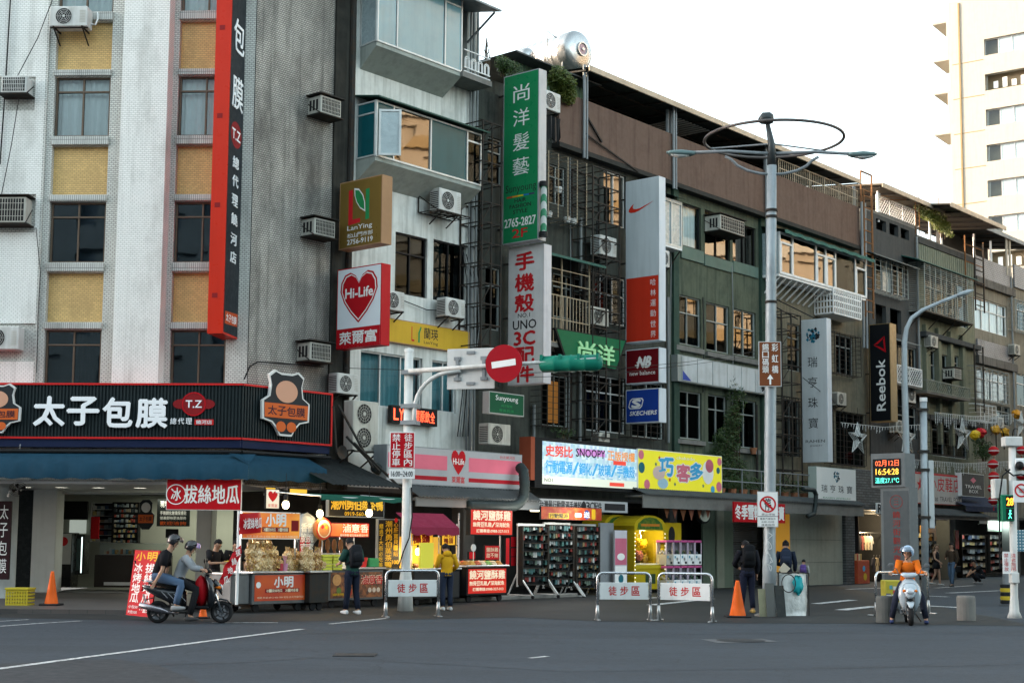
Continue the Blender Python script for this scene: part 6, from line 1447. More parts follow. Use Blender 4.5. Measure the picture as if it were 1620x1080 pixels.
P=Plane(F1,(x0,-.9,0));P.disc((x1-x0)*.6,z1*.3,.15,mat('print_yellow',(.6,.4,.02),.5),T,'print_dot');P.disc((x1-x0)*.5,z1*.65,.12,CB,T,'print_dot')
for i in range(4):mb=MB(F1);mb.bevbox(x0+.15*i,x0+.15*i+.12,-.8,-.5,z1,z1+rnd.uniform(.15,.3),.01);tag(mb.build('snack_packet',mat('pack_%d'%i,((.6,.4,.2),(.5,.1,.05),(.6,.5,.3),(.5,.3,.1))[i],.5)),('first','second','third','fourth')[i]+' packet on the red goods stand','packet','packets on the red stand')
# red neon drop and letter beside the stone lintel
x0,x1,z0,z1=F1.rect(1386,795,1397,812,-1.0);mb=MB(F1);mb.bevbox(x0,x1,-1.05,-.95,z0,z1,.02);T=tag(mb.build('small_sign',CW),'small white block sign with a black letter beside the LED pillar','sign');P=Plane(F1,(x0,-1.05,z0));P.text('R',.05,.06,(x1-x0)*.7,z1-z0-.06,CK,T,.05)
# shops right of the LED pillar
SHB=[(1400,1700)]
T=fthing('market_shops','dim row of shop fronts behind the LED pillar','shop',F1,fx(1500,880),0)
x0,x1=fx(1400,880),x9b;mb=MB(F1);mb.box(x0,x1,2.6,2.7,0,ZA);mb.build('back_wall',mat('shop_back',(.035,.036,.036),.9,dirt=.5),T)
for u in(1508,1610):q=fx(u,870,-.1);mb=MB(F1);mb.bevbox(q-.35,q+.35,-.1,.6,0,ZA,.02);mb.build('pillar',mat('slate_pillar',(.09,.10,.10),.7,dirt=.4),T)
mb=MB(F1);q0,q1=fx(1455,850,1.2),fx(1500,850,1.2)
for k in range(4):mb.box(q0,q1,1.0,1.4,.5+.45*k,.54+.45*k)
mb.build('shelves',mat('shelf_wood',(.12,.09,.06),.7),T)
for k in range(4):
 for i in range(9):mb=MB(F1);a=q0+.1+(q1-q0-.2)*i/9;mb.bevbox(a,a+.25,1.02,1.3,.545+.45*k,.545+.45*k+rnd.uniform(.15,.3),.01);mb.build('shoe_box',mat('goods_%d'%((k*3+i)%6),((.35,.25,.12),(.1,.1,.12),(.4,.38,.35),(.3,.06,.04),(.06,.1,.14),(.25,.2,.15))[(k*3+i)%6],.7),T)
eave('rusty corrugated eave under the red shoe shop sign',1395,1540,800,-1.2,.3,.8,mat('rust_tin',(.12,.11,.10),.6,.3,dirt=.5),.12)
T,P,w_,h_=box_sign('shoe_shop_sign','white shop sign with large red characters behind the grey pole',1446,745,1521,795,-1.3,.2,mat('aged_white_face',(.45,.44,.42),.5,dirt=.25,streak=.2),mat('red_rim',(.35,.03,.03),.5))
P.row('小皮鞋店',w_*.30,h_*.42,w_*.97,h_*.88,CR,T,.12,.01);P.text('TRAVEL FOX',w_*.52,h_*.1,w_*.97,h_*.25,CK,T);P.rect(.03,h_*.93,w_-.03,h_-.03,CR,T,'red_band',.007);P.text('★',w_*.05,h_*.4,w_*.18,h_*.85,CR,T);P.text('as',w_*.42,h_*.1,w_*.48,h_*.22,CK,T)
T,P,w_,h_=box_sign('black_box_sign','square black shop sign with pale lettering',1521,747,1557,784,-1.5,.3,mat('black_face',(.012,.013,.015),.4),WHITE)
P.text('TRAVEL',w_*.14,h_*.36,w_*.88,h_*.50,CW,T);P.text('BOX',w_*.32,h_*.16,w_*.72,h_*.30,CW,T);P.poly(tr([(0,.5),(.5,0),(1,.5),(.5,1)],w_*.38,h_*.58,w_*.64,h_*.84),CPINK,T)
NAVY=mat('navy_tarpaulin',(.012,.02,.05),.7,dirt=.3)
mb=MB(F1);x0,x1=fx(1528,800,-1.8),fx(1606,800,-1.8);z1,z0=fz(1528,790,-1.8),fz(1528,808,-1.8);mb.add([(x0,-1.8,z0),(x1,-1.8,z0),(x1,-1.8,z0+.25),(x0,-1.8,z0+.25),(x1,0,z1+.4),(x0,0,z1+.4)],[(0,1,2,3),(3,2,4,5)]);tag(mb.build('tarpaulin_awning',NAVY),'navy blue tarpaulin awning beyond the black box sign','awning')
small_hanging('shop_screen','pale green lit panel under the navy awning',F1,1562,822,1588,840,.6,emit('pale_green_panel',(.35,.55,.45),.05),None)
small_hanging('small_price_sign','tiny white sign hanging beside the navy awning',F1,1549,823,1562,828,-.6,CW,None)
small_hanging('orange_shop_board','orange board inside the shop left of the grey pole',F1,1455,830,1485,855,1.0,mat('orange_board_face',(.45,.22,.04),.6,dirt=.4),None)
# === the phone film shop under the awning (frame F0)
YSH=4.6
def px(u,v,y):return F0.hit(u,v,y)
def film_shop():
 T=fthing('phone_film_shop','lit phone film shop interior behind the sidewalk','shop',F0,-3,YSH)
 LW_=mat('shop_white_wall',(.42,.44,.38),.7,dirt=.15)
 mb=MB(F0);mb.box(-12,1.0,8.6,8.7,.1,3.05);mb.build('back_wall',LW_,T)
 mb=MB(F0);mb.box(px(86,850,YSH)[0],1.0,YSH+.05,8.6,.1,.13);mb.build('shop_floor',mat('shop_floor_tile',(.20,.20,.19),.35,dirt=.3),T)
 z1=px(200,770,YSH)[1];
 for(a,b,y)in((50,88,YSH-.4),(310,334,YSH-.2)):
  x0,x1=px(a,850,y)[0],px(b,850,y)[0];mb=MB(F0);mb.bevbox(x0,x1,y,y+.6,.1,3.02,.02);mb.build('pillar',mat('white_tile_pillar',(.60,.62,.60),.4,dirt=.2,streak=.2),T)
 x0,x1=px(18,850,YSH)[0],px(50,850,YSH)[0];mb=MB(F0);mb.box(x0-3,x1,YSH+.3,YSH+.4,.1,3.02);mb.build('dark_door',mat('dark_glass_door',(.02,.024,.025),.25),T)
 x0=px(88,850,YSH)[0];mb=MB(F0);mb.box(x0,x0+.06,YSH,YSH+.06,.1,2.96);mb.box(x0+.06,0,YSH,YSH+.06,2.9,2.96);mb.build('door_frame',ALUW,T)
 a,b=px(-28,850,.1)[0],px(17,850,.1)[0];mb=MB(F0);mb.lathe([((b-a)/2,.1),((b-a)/2,3.02)],((a+b)/2,.1+(b-a)/2,0),24);mb.build('round_pillar',mat('pillar_white',(.55,.57,.55),.5,dirt=.25,streak=.2),T,True)
film_shop()
def pf(name,label,cat,u0,v0,u1,v1,y,dp,m,bev=.01):
 x0,x1,z0,z1=F0.rect(u0,v0,u1,v1,y);T=fthing(name,label,cat,F0,x0,y,z0);mb=MB(F0);mb.bevbox(x0,x1,y,y+dp,z0,z1,bev);mb.build('body',m,T);return T,Plane(F0,(x0,y,z0)),x1-x0,z1-z0
T,P,w_,h_=pf('pillar_sign','dark upright sign with white characters on the left edge pillar','sign',-12,792,16,916,-.25,.08,mat('dark_maroon_board',(.03,.012,.014),.4));P.vtext('太子包膜',w_*.42,h_*.08,w_*.86,h_*.95,CW,T,.25)
T,P,w_,h_=pf('television','black television hanging in the shop','television',92,792,139,821,6.5,.08,BLACK)
T,P,w_,h_=pf('pale_notice','bright blank notice board below the television','notice',110,822,136,843,8.4,.05,emit('notice_lit',(.75,.85,.75),.16))
T,P,w_,h_=pf('freezer','white and black freezer with a red round logo','freezer',88,842,113,928,5.2,.6,mat('freezer_black',(.02,.022,.022),.3));P.rect(.02,h_*.42,w_-.02,h_-.02,mat('freezer_white',(.5,.52,.5),.4),T,'white_panel');P.disc(w_*.5,h_*.84,.13,CR,T,'logo')
T,P,w_,h_=pf('drinks_fridge','narrow glass drinks fridge with a lit edge','fridge',117,845,133,908,5.6,.5,mat('fridge_body',(.03,.035,.035),.3));P.rect(w_*.72,h_*.04,w_*.82,h_*.94,emit('fridge_tube',(.8,1,.95),.9),T,'light_strip');P.rect(w_*.1,h_*.1,w_*.68,h_*.9,mat('fridge_glass',(.10,.16,.15),.1),T,'glass_door')
T,P,w_,h_=pf('red_poster','red vertical poster on the shop shelves','poster',144,817,157,852,7.6,.03,CR)
# wall of phone cases: shelf racks with small boxes
def rack(label,u0,v0,u1,v1,y,rows_,cols_,fm,pal,fill=.9,fr=F0,name='display_rack',dp=.25,legs=False):
 x0,x1,z0,z1=fr.rect(u0,v0,u1,v1,y);T=fthing(name,label,'rack',fr,x0,y,z0)
 mb=MB(fr);mb.box(x0,x1,y+dp,y+dp+.03,z0,z1);mb.build('back_panel',mat('rack_back',(.03,.032,.034),.8),T)
 mb=MB(fr)
 for j in range(rows_+1):z=z0+(z1-z0)*j/rows_;mb.box(x0,x1,y,y+dp,z-.012,z+.006)
 for x in(x0,x1):mb.box(x-.02,x+.02,y,y+dp,z0,z1)
 mb.build('shelf_frame',fm,T)
 for j in range(rows_):
  g={}
  for i in range(cols_):
   if rnd.random()>fill:continue
   c=rnd.randrange(len(pal));a=x0+.03+(x1-x0-.06)*i/cols_;ww=(x1-x0-.06)/cols_;z=z0+(z1-z0)*j/rows_+.008;H_=(z1-z0)/rows_;hh=H_*rnd.uniform(.35,.7);z+=(H_*.92-hh)*(1 if fr is F1 else 0)
   g.setdefault(c,MB(fr)).bevbox(a+ww*.08,a+ww*.92,y+.03,y+.03+dp*rnd.uniform(.25,.6),z,z+hh,.006)
  for c,mb in g.items():mb.build('phone_cases',mat('case_%d_%d_%d'%tuple(int(q*100)for q in pal[c]),pal[c],.35,dirt=.15),T,kind='stuff')
 return T,x0,x1,z0,z1
PAL=[(.05,.06,.07),(.45,.46,.45),(.30,.26,.18),(.12,.16,.18),(.35,.08,.06),(.08,.12,.2),(.5,.42,.2),(.3,.36,.38)]
rack('left shelf of phone cases on the shop back wall',145,795,178,856,8.0,6,5,ALUW,PAL);rack('right shelf of phone cases on the shop back wall',179,794,218,858,7.8,8,10,BLACK,PAL)
T,P,w_,h_=pf('shop_counter','dark wooden shop counter with a lit glass top','counter',150,877,262,928,5.6,.7,mat('dark_counter_wood',(.05,.042,.036),.4,dirt=.3))
mb=MB(F0);x0,x1,z0,z1=F0.rect(158,858,262,877,5.6);mb.box(x0,x1,5.6,6.2,z0,z0+.02);mb.box(x0,x1,5.6,6.2,z1-.015,z1);mb.build('glass_case_frame',ALUW,T)
mb=MB(F0);mb.quad((x0,5.6,z0),(x1,5.6,z0),(x1,5.6,z1),(x0,5.6,z1));mb.build('glass_front',GL,T)
for i in range(22):mb=MB(F0);a=x0+.08+(x1-x0-.16)*i/22;mb.bevbox(a,a+.06,5.75,5.9,z0+.022,z0+rnd.uniform(.08,.2),.005);mb.build('goods',mat('counter_goods_%d'%(i%5),((.6,.55,.4),(.5,.2,.1),(.6,.6,.58),(.15,.3,.4),(.6,.35,.1))[i%5],.4),T)
P.rect(0.3,h_*.06,w_*.7,h_*.16,CW,T,'plinth',.01)
small_hanging('menu_board','black menu board with white and red writing in the shop',F0,249,789,300,832,7.0,mat('menu_black',(.015,.018,.018),.5),[('現場包膜維修',.70,.92,CW),('手機鋼化玻璃保護貼',.42,.56,CW),('螢幕即時更換服務',.25,.36,CW),('歡迎洽詢',.05,.18,mat('menu_red',(.6,.1,.02),.5))])
T,P,w_,h_=pf('cashier_monitor','small black monitor on the shop counter','monitor',262,836,282,850,5.8,.04,BLACK)
def mini_cutout():
 x0,x1,z0,z1=F0.rect(218,790,244,837,4.9);T=fthing('hanging_board','small hanging cut-out board with an orange plaque in the shop window','sign',F0,x0,4.9,z0);P=Plane(F0,(x0,4.9,z0));wd,ht=x1-x0,z1-z0
 mb=MB(F0);o=[(.3,0),(.7,0),(.95,.2),(1,.5),(.82,.6),(.86,.9),(.7,1),(.3,1),(.14,.9),(.18,.6),(0,.5),(.05,.2)];mb.prism([(x0+a*wd,z0+b*ht)for a,b in o],4.9,4.95);mb.build('board',MATS['cutout_dark'],T)
 P.disc(wd*.5,ht*.74,wd*.27,MATS['cutout_white'],T,'round_panel',.006,ht*.17);P.rect(wd*.06,ht*.22,wd*.94,ht*.5,MATS['plaque_orange'],T,'plaque',.008);P.row('太子包膜',wd*.14,ht*.28,wd*.86,ht*.44,CK,T,.05,.02,.012)
mini_cutout()
# downlights and the light they give
for i,u in enumerate((98,156,222,40)):
 x,z=px(u,757,1.5);x=F0.hit(u,757,2.2)[0];T=fthing('downlight',('second','third','fourth','first')[i]+' round downlight from the left in the arcade ceiling','lamp',F0,x,2.2,3.0,'arcade downlights')
 mb=MB(F0);mb.lathe([(.0,3.012),(.16,3.012)],(x,2.2,0),18);mb.build('lens',emit('downlight_glow',(1,.95,.8),4.0),T)
 mb=MB(F0);mb.lathe([(.165,3.018),(.19,3.0),(.165,3.0)],(x,2.2,0),18);mb.build('rim',WHITE_C,T)
def lamp(name,fr,x,y,z,e,col,size=.2,kind='POINT'):
 l=bpy.data.lights.new(name,kind);l.energy=e;l.color=col
 if kind=='AREA':l.shape='RECTANGLE';l.size=size;l.size_y=.4
 else:l.shadow_soft_size=size
 o=bpy.data.objects.new(name,l);COL.objects.link(o);o.location=fr.at(x,y,z);return o
lamp('ceiling_panel_light',F0,-3.0,7.0,2.95,13,(1,1,.80),3.0,'AREA');lamp('ceiling_panel_light',F0,-.5,6.6,2.95,6,(1,1,.80),2.0,'AREA')
# wall fan
def wall_fan():
 x,z=px(36,774,.2);T=fthing('wall_fan','wall fan hanging on the left edge pillar','fan',F0,x,.2,z);mb=MB(F0)
 c=Vector((x,-.1,z))
 for q in(.24,.19,.13,.06):mb.tube([c+Vector((q*math.cos(t*math.pi/12),-.04 if q<.2 else 0,q*math.sin(t*math.pi/12)*.75))for t in range(24)],.006,4,closed=True)
 mb.build('guard',BLACK,T);mb=MB(F0)
 for k in range(4):a=k*math.pi/2;mb.quad(c,c+Vector((.2*math.cos(a),.02,.15*math.sin(a))),c+Vector((.2*math.cos(a+.7),.05,.15*math.sin(a+.7))));
 mb.build('blade',DKSTEEL,T);mb=MB(F0);mb.lathe([(.0,0),(.07,.02),(.07,.16),(.0,.2)],(x-.03,-.06,z+.02),12,'y');mb.tube([(x,.1,z),(x-.3,.12,z-.05),(x-.34,.12,z-.2)],.03,6);mb.build('motor',WHITE,T)
wall_fan()
cable('power_cable','thin pale cable hanging from the awning above the wall fan',F0,[fpt(F0,32,703,-1.1),fpt(F0,27,740,-.6),fpt(F0,23,768,-.1)],.012,WHITE)
# hanging red sign under the awning
T,P,w_,h_=small_hanging('hanging_sign','red hanging sign with white brush characters under the blue awning',F0,264,757,382,806,-1.6,RED,None,frame=WHITE)
P.ring(w_*.13,h_*.5,h_*.30,h_*.33,CW,T);P.text('冰',w_*.065,h_*.30,w_*.195,h_*.72,CW,T,.02,.01);P.row('拔絲地瓜',w_*.24,h_*.22,w_*.97,h_*.80,CW,T,.08,.025,.01)
# crate, cone
def crate():
 x,y=F0.gnd(8,957,.1);x1,_=F0.gnd(46,957,.1);T=fthing('plastic_crate','yellow plastic crate against the left edge pillar','crate',F0,x,y,.1);wd=x1-x;m=mat('yellow_plastic',(.42,.34,.03),.45,dirt=.35);mb=MB(F0)
 for k in range(5):z=.1+.075*k;mb.box(x,x+wd,y,y+.025,z,z+.045);mb.box(x,x+.025,y+.025,y+.45,z,z+.045);mb.box(x+wd-.025,x+wd,y+.025,y+.45,z,z+.045);mb.box(x+.025,x+wd-.025,y+.425,y+.45,z,z+.045)
 mb.build('slats',m,T);mb=MB(F0)
 for k in range(9):a=x+wd*k/8.5;mb.box(a,a+.03,y-.006,y+.03,.1,.45)
 mb.box(x+.03,x+wd-.03,y+.03,y+.42,.105,.125);mb.build('ribs',m,T)
 mb=MB(F0);mb.bevbox(x-.02,x+wd+.02,y-.02,y+.47,.45,.5,.01);mb.build('rim',m,T)
crate()
ORG=mat('cone_orange',(.62,.10,.012),.5,dirt=.25);REFL=mat('reflective_band',(.55,.57,.58),.4,dirt=.2)
def cone(label,u,v,ht,z0=0.0,band=True,r=.15):
 g=ground(u,v,z0);T=thing('traffic_cone',label,'traffic cone',(g.x,g.y,z0));mb=MB();k=ht/.75
 mb.lathe([(r*k,z0+.04),(r*.72*k,z0+ht*.35),(r*.28*k,z0+ht*.93),(r*.2*k,z0+ht),(0,z0+ht)],(g.x,g.y,0),18);mb.build('cone',ORG,T,True)
 mb=MB();s=r*1.45*k;mb.bevbox(g.x-s,g.x+s,g.y-s,g.y+s,z0,z0+.045,.015);mb.build('base',RUBBER,T)
 if band:mb=MB();mb.lathe([(r*.555*k,z0+ht*.56),(r*.36*k,z0+ht*.82)],(g.x,g.y,0),18);mb.build('reflective_band',REFL,T,True)
cone('orange traffic cone with a white band before the phone film shop',81,957,.78,.1);cone('tall plain orange traffic cone beside the lamp post',1167,976,.82,0,False,.17);cone('small orange cone behind the black scooter',321,978,.45,0,False)
# standing red board of the sweet potato stall
def aboard():
 g0=ground(199,972,.1);g1=ground(238,976,.1);d=g1-g0;a=math.atan2(d.y,d.x);fr=Frame(g0.x,g0.y,a);wd=d.length;T=fthing('standing_board','red standing board with yellow and white characters behind the black scooter','sign',fr,0,0,.1)
 P=Plane(fr,(0,0,.1),(1,0,0),(0,.12,1));h=1.32;P.cabinet(wd,h,.03,RED,T);Y=mat('letter_yellow',(.65,.40,.02),.5)
 P.row('小明',wd*.1,h*.84,wd*.94,h*.97,Y,T,.2,.03);P.vtext('冰烤地瓜',wd*.08,h*.20,wd*.42,h*.80,CW,T,.08,.02);P.vtext('拔絲地瓜',wd*.54,h*.20,wd*.90,h*.80,CW,T,.08,.02)
 P.text('小包50',wd*.06,h*.11,wd*.44,h*.16,CW,T,.01);P.text('大包100',wd*.06,h*.03,wd*.44,h*.08,CW,T,.01);P.text('一盒50',wd*.52,h*.06,wd*.92,h*.14,CW,T,.01)
 mb=MB(fr);mb.bar((.1,.2,.1),(.1,.12,1.2),.03);mb.bar((.1,.55,.1),(.1,.16,1.2),.03);mb.bar((wd-.1,.55,.1),(wd-.1,.16,1.2),.03);mb.build('stand',DKSTEEL,T)
aboard()
# === food stalls (frame F1)
BULB=emit('bulb_glow',(1,.78,.42),9.0)
def bulb(label,u,v,y,e=5,cord=.5):
 x,z=F1.hit(u,v,y);T=fthing('light_bulb',label,'lamp',F1,x,y,z,'bare bulbs over the stalls');mb=MB(F1);mb.ball((x,y,z),(.085,.085,.10),12,8);mb.build('glass',BULB,T,True)
 mb=MB(F1);mb.lathe([(.045,z+.09),(.055,z+.2),(.03,z+.24),(.0,z+.24)],(x,y,0),10);mb.build('socket',BLACK,T);mb=MB(F1);mb.tube([(x,y,z+.24),(x,y,z+.24+cord)],.008,5);mb.build('cord',BLACK,T)
 l=lamp('bulb_light',F1,x,y-.12,z-.12,e,(1,.70,.36),.1);return T
CSTEEL=mat('dull_cart_steel',(.13,.137,.14),.5,.3,dirt=.35,streak=.3)
def cart(name,label,u0,v0,u1,h,dp,m=CSTEEL,panel=None,counter=True,wheels=True,lift=.18):
 """stall cart: front lower left at pixel (u0, v0), right edge at u1"""
 x0,y=F1.gnd(u0,v0);x1=F1.hit(u1,v0-20,y)[0]
 T=fthing(name,label,'food stall',F1,x0,y);mb=MB(F1);mb.bevbox(x0,x1,y,y+dp,lift,h-.05,.015);mb.build('cabinet',m,T)
 mb=MB(F1);mb.bevbox(x0-.05,x1+.05,y-.06,y+dp+.05,h-.05,h,.012);mb.build('counter_top',STEEL,T)
 if wheels:
  for a in(x0+.2,x1-.2):
   for b in(y+.12,y+dp-.12):mb=MB(F1);mb.lathe([(.0,-.03),(.09,-.03),(.10,0),(.09,.03),(.0,.03)],(a,b,.1),14,'y');mb.build('wheel',RUBBER,T)
  mb=MB(F1);mb.box(x0+.15,x0+.25,y+.1,y+dp-.1,.12,lift);mb.box(x1-.25,x1-.15,y+.1,y+dp-.1,.12,lift);mb.build('axle',DKSTEEL,T)
 return T,x0,x1,y
def grad(name,a,b,e):
 """printed light-box film fading between two colours"""
 m,nt,bs=newmat(name);v=coords(nt);n=noise(nt,v,.9,2);c=mixc(nt,ramp(nt,n,.35,.65),a,b);nt.links.new(c,bs.inputs['Base Color']);nt.links.new(c,bs.inputs['Emission Color']);bs.inputs['Emission Strength'].default_value=e*EM;bs.inputs['Roughness'].default_value=.4;MATS[name]=m;return m
YEL=mat('letter_yellow',(.65,.40,.02),.5);CREAML=mat('letter_cream',(.75,.66,.48),.5)
# --- sweet potato stall
T1,x0,x1,y1=cart('sweet_potato_stall','steel sweet potato cart with an orange printed front',398,969,486,.93,.95)
P=Plane(F1,(x0,y1,0));wd=x1-x0;OR=grad('orange_print',(.36,.02,.004),(.48,.075,.006),.04)
P.rect(.06,.26,wd-.04,.84,OR,T1,'front_print',.012);P.row('小明',wd*.38,.56,wd*.72,.80,CW,T1,.15,.04,.018);P.rect(wd*.22,.44,wd*.84,.53,DKRED,T1,'print_band',.015);P.row('冰_拔絲地瓜 冰_烤番薯',wd*.24,.452,wd*.82,.52,CREAML,T1,.05,.02,.018);P.text('宅配‧外送 0912-456-789 地址:台北市饒河街',wd*.08,.31,wd*.92,.355,CREAML,T1,.0,.018)
P.disc(wd*.10,.62,.07,CW,T1,'print_dot',.018)
sx0=F1.gnd(362,972)[0]
mb=MB(F1);a=x0-.55;mb.bevbox(a,x0-.02,y1+.08,y1+.85,.2,.86,.012);mb.build('side_cabinet',CSTEEL,T1);mb=MB(F1);mb.bevbox(a-.04,x0+.0,y1+.05,y1+.9,.86,.90,.01);mb.build('side_counter',STEEL,T1)
# sign above it, held by posts
T,P,w_,h_=box_sign('stall_sign','orange lit sign above the sweet potato cart',383,808,475,852,y1+.1,.12,grad('orange_lightbox',(.62,.10,.006),(.80,.28,.02),.12),STEEL)
P.row('小明',w_*.40,h_*.48,w_*.74,h_*.92,CW,T,.15,.04,.01);P.rect(w_*.34,h_*.26,w_*.80,h_*.44,DKRED,T,'print_band',.007);P.row('冰_拔絲地瓜 冰_烤番薯',w_*.36,h_*.285,w_*.78,h_*.415,CREAML,T,.05,.02,.01);P.text('宅配‧外送 0912-456-789 地址:台北市饒河街',w_*.08,h_*.06,w_*.96,h_*.14,CREAML,T,0,.01);P.rect(w_*.84,h_*.3,w_*.97,h_*.7,DKRED,T,'print_band',.007)
mb=MB(F1);a=P.o.x+.08
for q in(P.o.x+.06,P.o.x+w_-.06):mb.bar((q,y1+.2,.9),(q,y1+.2,P.o.z+h_),.035)
mb.build('posts',STEEL,T)
def flag(label,u0,v0,u1,v1,y,m,txt,tm,tilt=0.0,name='cloth_flag',fr=F1,vert=False):
 x0,x1,z0,z1=fr.rect(u0,v0,u1,v1,y);T=fthing(name,label,'flag',fr,x0,y,z0);n=14;mb=MB(fr);wd,ht=x1-x0,z1-z0
 f=lambda s:y+.04*math.sin(s*7)*s
 vs=[]
 for i in range(n+1):
  s=i/n
  for j in range(5):t=j/4;vs.append((x0+wd*s,f(s)+.02*math.sin(t*5+s*3),z0+ht*t+tilt*s*ht))
 mb.add(vs,[(5*i+j,5*i+5+j,5*i+6+j,5*i+1+j)for i in range(n)for j in range(4)]);mb.build('cloth',m,T,True)
 P=Plane(fr,(x0,y-.07,z0),(1,0,tilt*ht/wd if wd else 0))
 (P.vtext if vert else P.row)(txt,wd*.1,ht*.25 if not vert else ht*.05,wd*.92,ht*.75 if not vert else ht*.95,tm,T,.08,.02,.0)
flag('red cloth flag with white characters at the left post of the sweet potato cart',379,812,414,845,y1-.1,RED,'冰拔絲地瓜',CW,.10)
mb=MB(F1);xq,zq=F1.hit(377,850,y1-.05);mb.tube([(xq,y1-.05,0.2),(xq,y1-.05,F1.hit(377,808,y1)[1])],.035,8);tag(mb.build('stall_post',WHITE),'white post at the left of the sweet potato cart','post')
# slanted red cloth with white print hanging from the cart's left
mb=MB(F1);n=10;vs=[];q0=fpt(F1,378,865,y1-.12);q1=fpt(F1,352,925,y1-.18)
for i in range(n+1):
 s=i/n;c=Vector(q0).lerp(Vector(q1),s);hw=.08+.11*math.sin(s*3.0);vs+=[c+Vector((-hw,.03*math.sin(i*1.7),-.05)),c+Vector((hw,.03*math.cos(i*1.3),.05))]
mb.add(vs,[(2*i,2*i+1,2*i+3,2*i+2)for i in range(n)]);fl=tag(mb.build('hanging_banner',RED),'crumpled red banner with white characters at the left of the sweet potato cart','banner')
for i,ch in enumerate('拔絲地瓜'):c=Vector(q0).lerp(Vector(q1),.15+.24*i);Plane(F1,c+Vector((-.07,-.08,-.08)),(1,0,.3),(-.3,0,1)).text(ch,0,0,.14,.15,CW,fl,.02)
# bags of crisps: crumpled clear bags heaped on the counter
def bag_mesh(seed):
 g=random.Random(seed);mb=MB();mb.ball((0,0,.12),(.12,.08,.13),11,8)
 for i,v in enumerate(mb.v):mb.v[i]=Vector((v.x*1.15 if abs(v.x)>.06 else v.x,v.y,v.z))+Vector((g.uniform(-.03,.03),g.uniform(-.022,.022),g.uniform(-.03,.03)))
 k=0
 mb.add([(-.07,0,.23),(.07,.01,.23),(.10,.02,.33),(0.02,-.01,.31),(-.09,-.02,.34)],[(0,1,2,3),(0,3,4)])
 return[Vector(v)for v in mb.v],mb.f
def chips(name,a,b,gl=.3):
 if name in MATS:return MATS[name]
 m,nt,bs=newmat(name);v=coords(nt);vo=nt.nodes.new('ShaderNodeTexVoronoi');vo.inputs['Scale'].default_value=26;nt.links.new(v,vo.inputs['Vector']);c=mixc(nt,ramp(nt,vo.outputs[0],.1,.6),a,b);nt.links.new(c,bs.inputs['Base Color']);bs.inputs['Roughness'].default_value=.3;bs.inputs['Coat Weight'].default_value=.6;bs.inputs['Coat Roughness'].default_value=.12;bump(nt,bs,vo.outputs[0],.6,.02);MATS[name]=m;return m
BAGM=[chips('yellow_crisps',(.62,.40,.10),(.24,.10,.02)),chips('pale_crisps',(.72,.58,.32),(.38,.22,.07)),chips('brown_crisps',(.26,.12,.03),(.6,.40,.15))]
_bm=[]
for k in range(5):
 vs,fs=bag_mesh(k);me=bpy.data.meshes.new('snack_bag');me.from_pydata([tuple(v)for v in vs],[],fs);me.update();me.materials.append(BAGM[k%3]);_bm.append(me)
def bags(fr,x0,x1,y0,z,n,rows_,where,sc_=1.0):
 for r_ in range(rows_):
  for i in range(n-r_):
   a=x0+(x1-x0)*(i+.5+.5*r_)/n;o=bpy.data.objects.new('snack_bag',_bm[rnd.randrange(5)]);COL.objects.link(o)
   o.location=fr.at(a+rnd.uniform(-.02,.02),y0+.12*r_+rnd.uniform(-.02,.02),z+.19*r_*sc_);o.rotation_euler=(rnd.uniform(-.15,.15),rnd.uniform(-.1,.1),fr.ang+rnd.uniform(-.4,.4));o.scale=(sc_,sc_,sc_*rnd.uniform(.9,1.15))
   tag(o,'%s clear crisps bag in the %s row %s'%(ORD[i],('front','second','third','top')[r_],where),'snack bag','bags of crisps '+where)
bags(F1,x0+.0,x0+.95,y1+.12,.93,6,3,'on the left of the sweet potato cart',1.15);bags(F1,x0+1.15,x1,y1+.15,.93,4,2,'on the right of the sweet potato cart')
# pink tongs pot, small red tub
for i,(q,c)in enumerate(((1.02,(.55,.25,.35)),(.90,(.4,.05,.06)))):
 mb=MB(F1);xq=x0+q;mb.lathe([(.06,.93),(.075,1.10),(.07,1.10),(.0,1.0)],(xq,y1+.08+.02*i,0),12)
 if i==0:
  for k in range(5):mb.tube([(xq,y1+.08,1.05),(xq+rnd.uniform(-.08,.08),y1+.08,1.28)],.008,5)
 tag(mb.build('stall_pot',mat('pot_%d'%i,c,.4)),('pink pot of tongs','small dark red tub')[i]+' on the sweet potato cart','pot')
small_hanging('heart_lamp_sign','small white sign with a red heart hanging behind the bulb',F1,421,773,442,804,-1.6,emit('heart_box',(.85,.8,.7),.12),None)[1]
T=bpy.context.scene.objects['heart_lamp_sign'];xq,_,zq,zr=F1.rect(421,773,442,804,-1.6);PP=Plane(F1,(xq,-1.6,zq));wq=F1.rect(421,773,442,804,-1.6)[1]-xq;PP.poly(tr(HEART,wq*.15,(zr-zq)*.35,wq*.85,(zr-zq)*.9),RED,T);PP.row('萊爾富',wq*.15,(zr-zq)*.08,wq*.85,(zr-zq)*.25,CR,T)
bulb('left bare glowing bulb over the sweet potato cart',452,798,y1+.35);bulb('middle bare glowing bulb at the edge of the duck stall',506,812,-2.6);bulb('right bare glowing bulb before the black duck sign',584,811,-3.0)
small_hanging('yellow_shop_board','yellow lit board high behind the bulbs',F1,458,772,486,781,-1.2,emit('yellow_board',(.9,.55,.05),.35),None)
small_hanging('yellow_shop_board','smaller yellow lit board left of the heart sign',F1,420,770,436,779,-.8,emit('yellow_board',0,0),None)
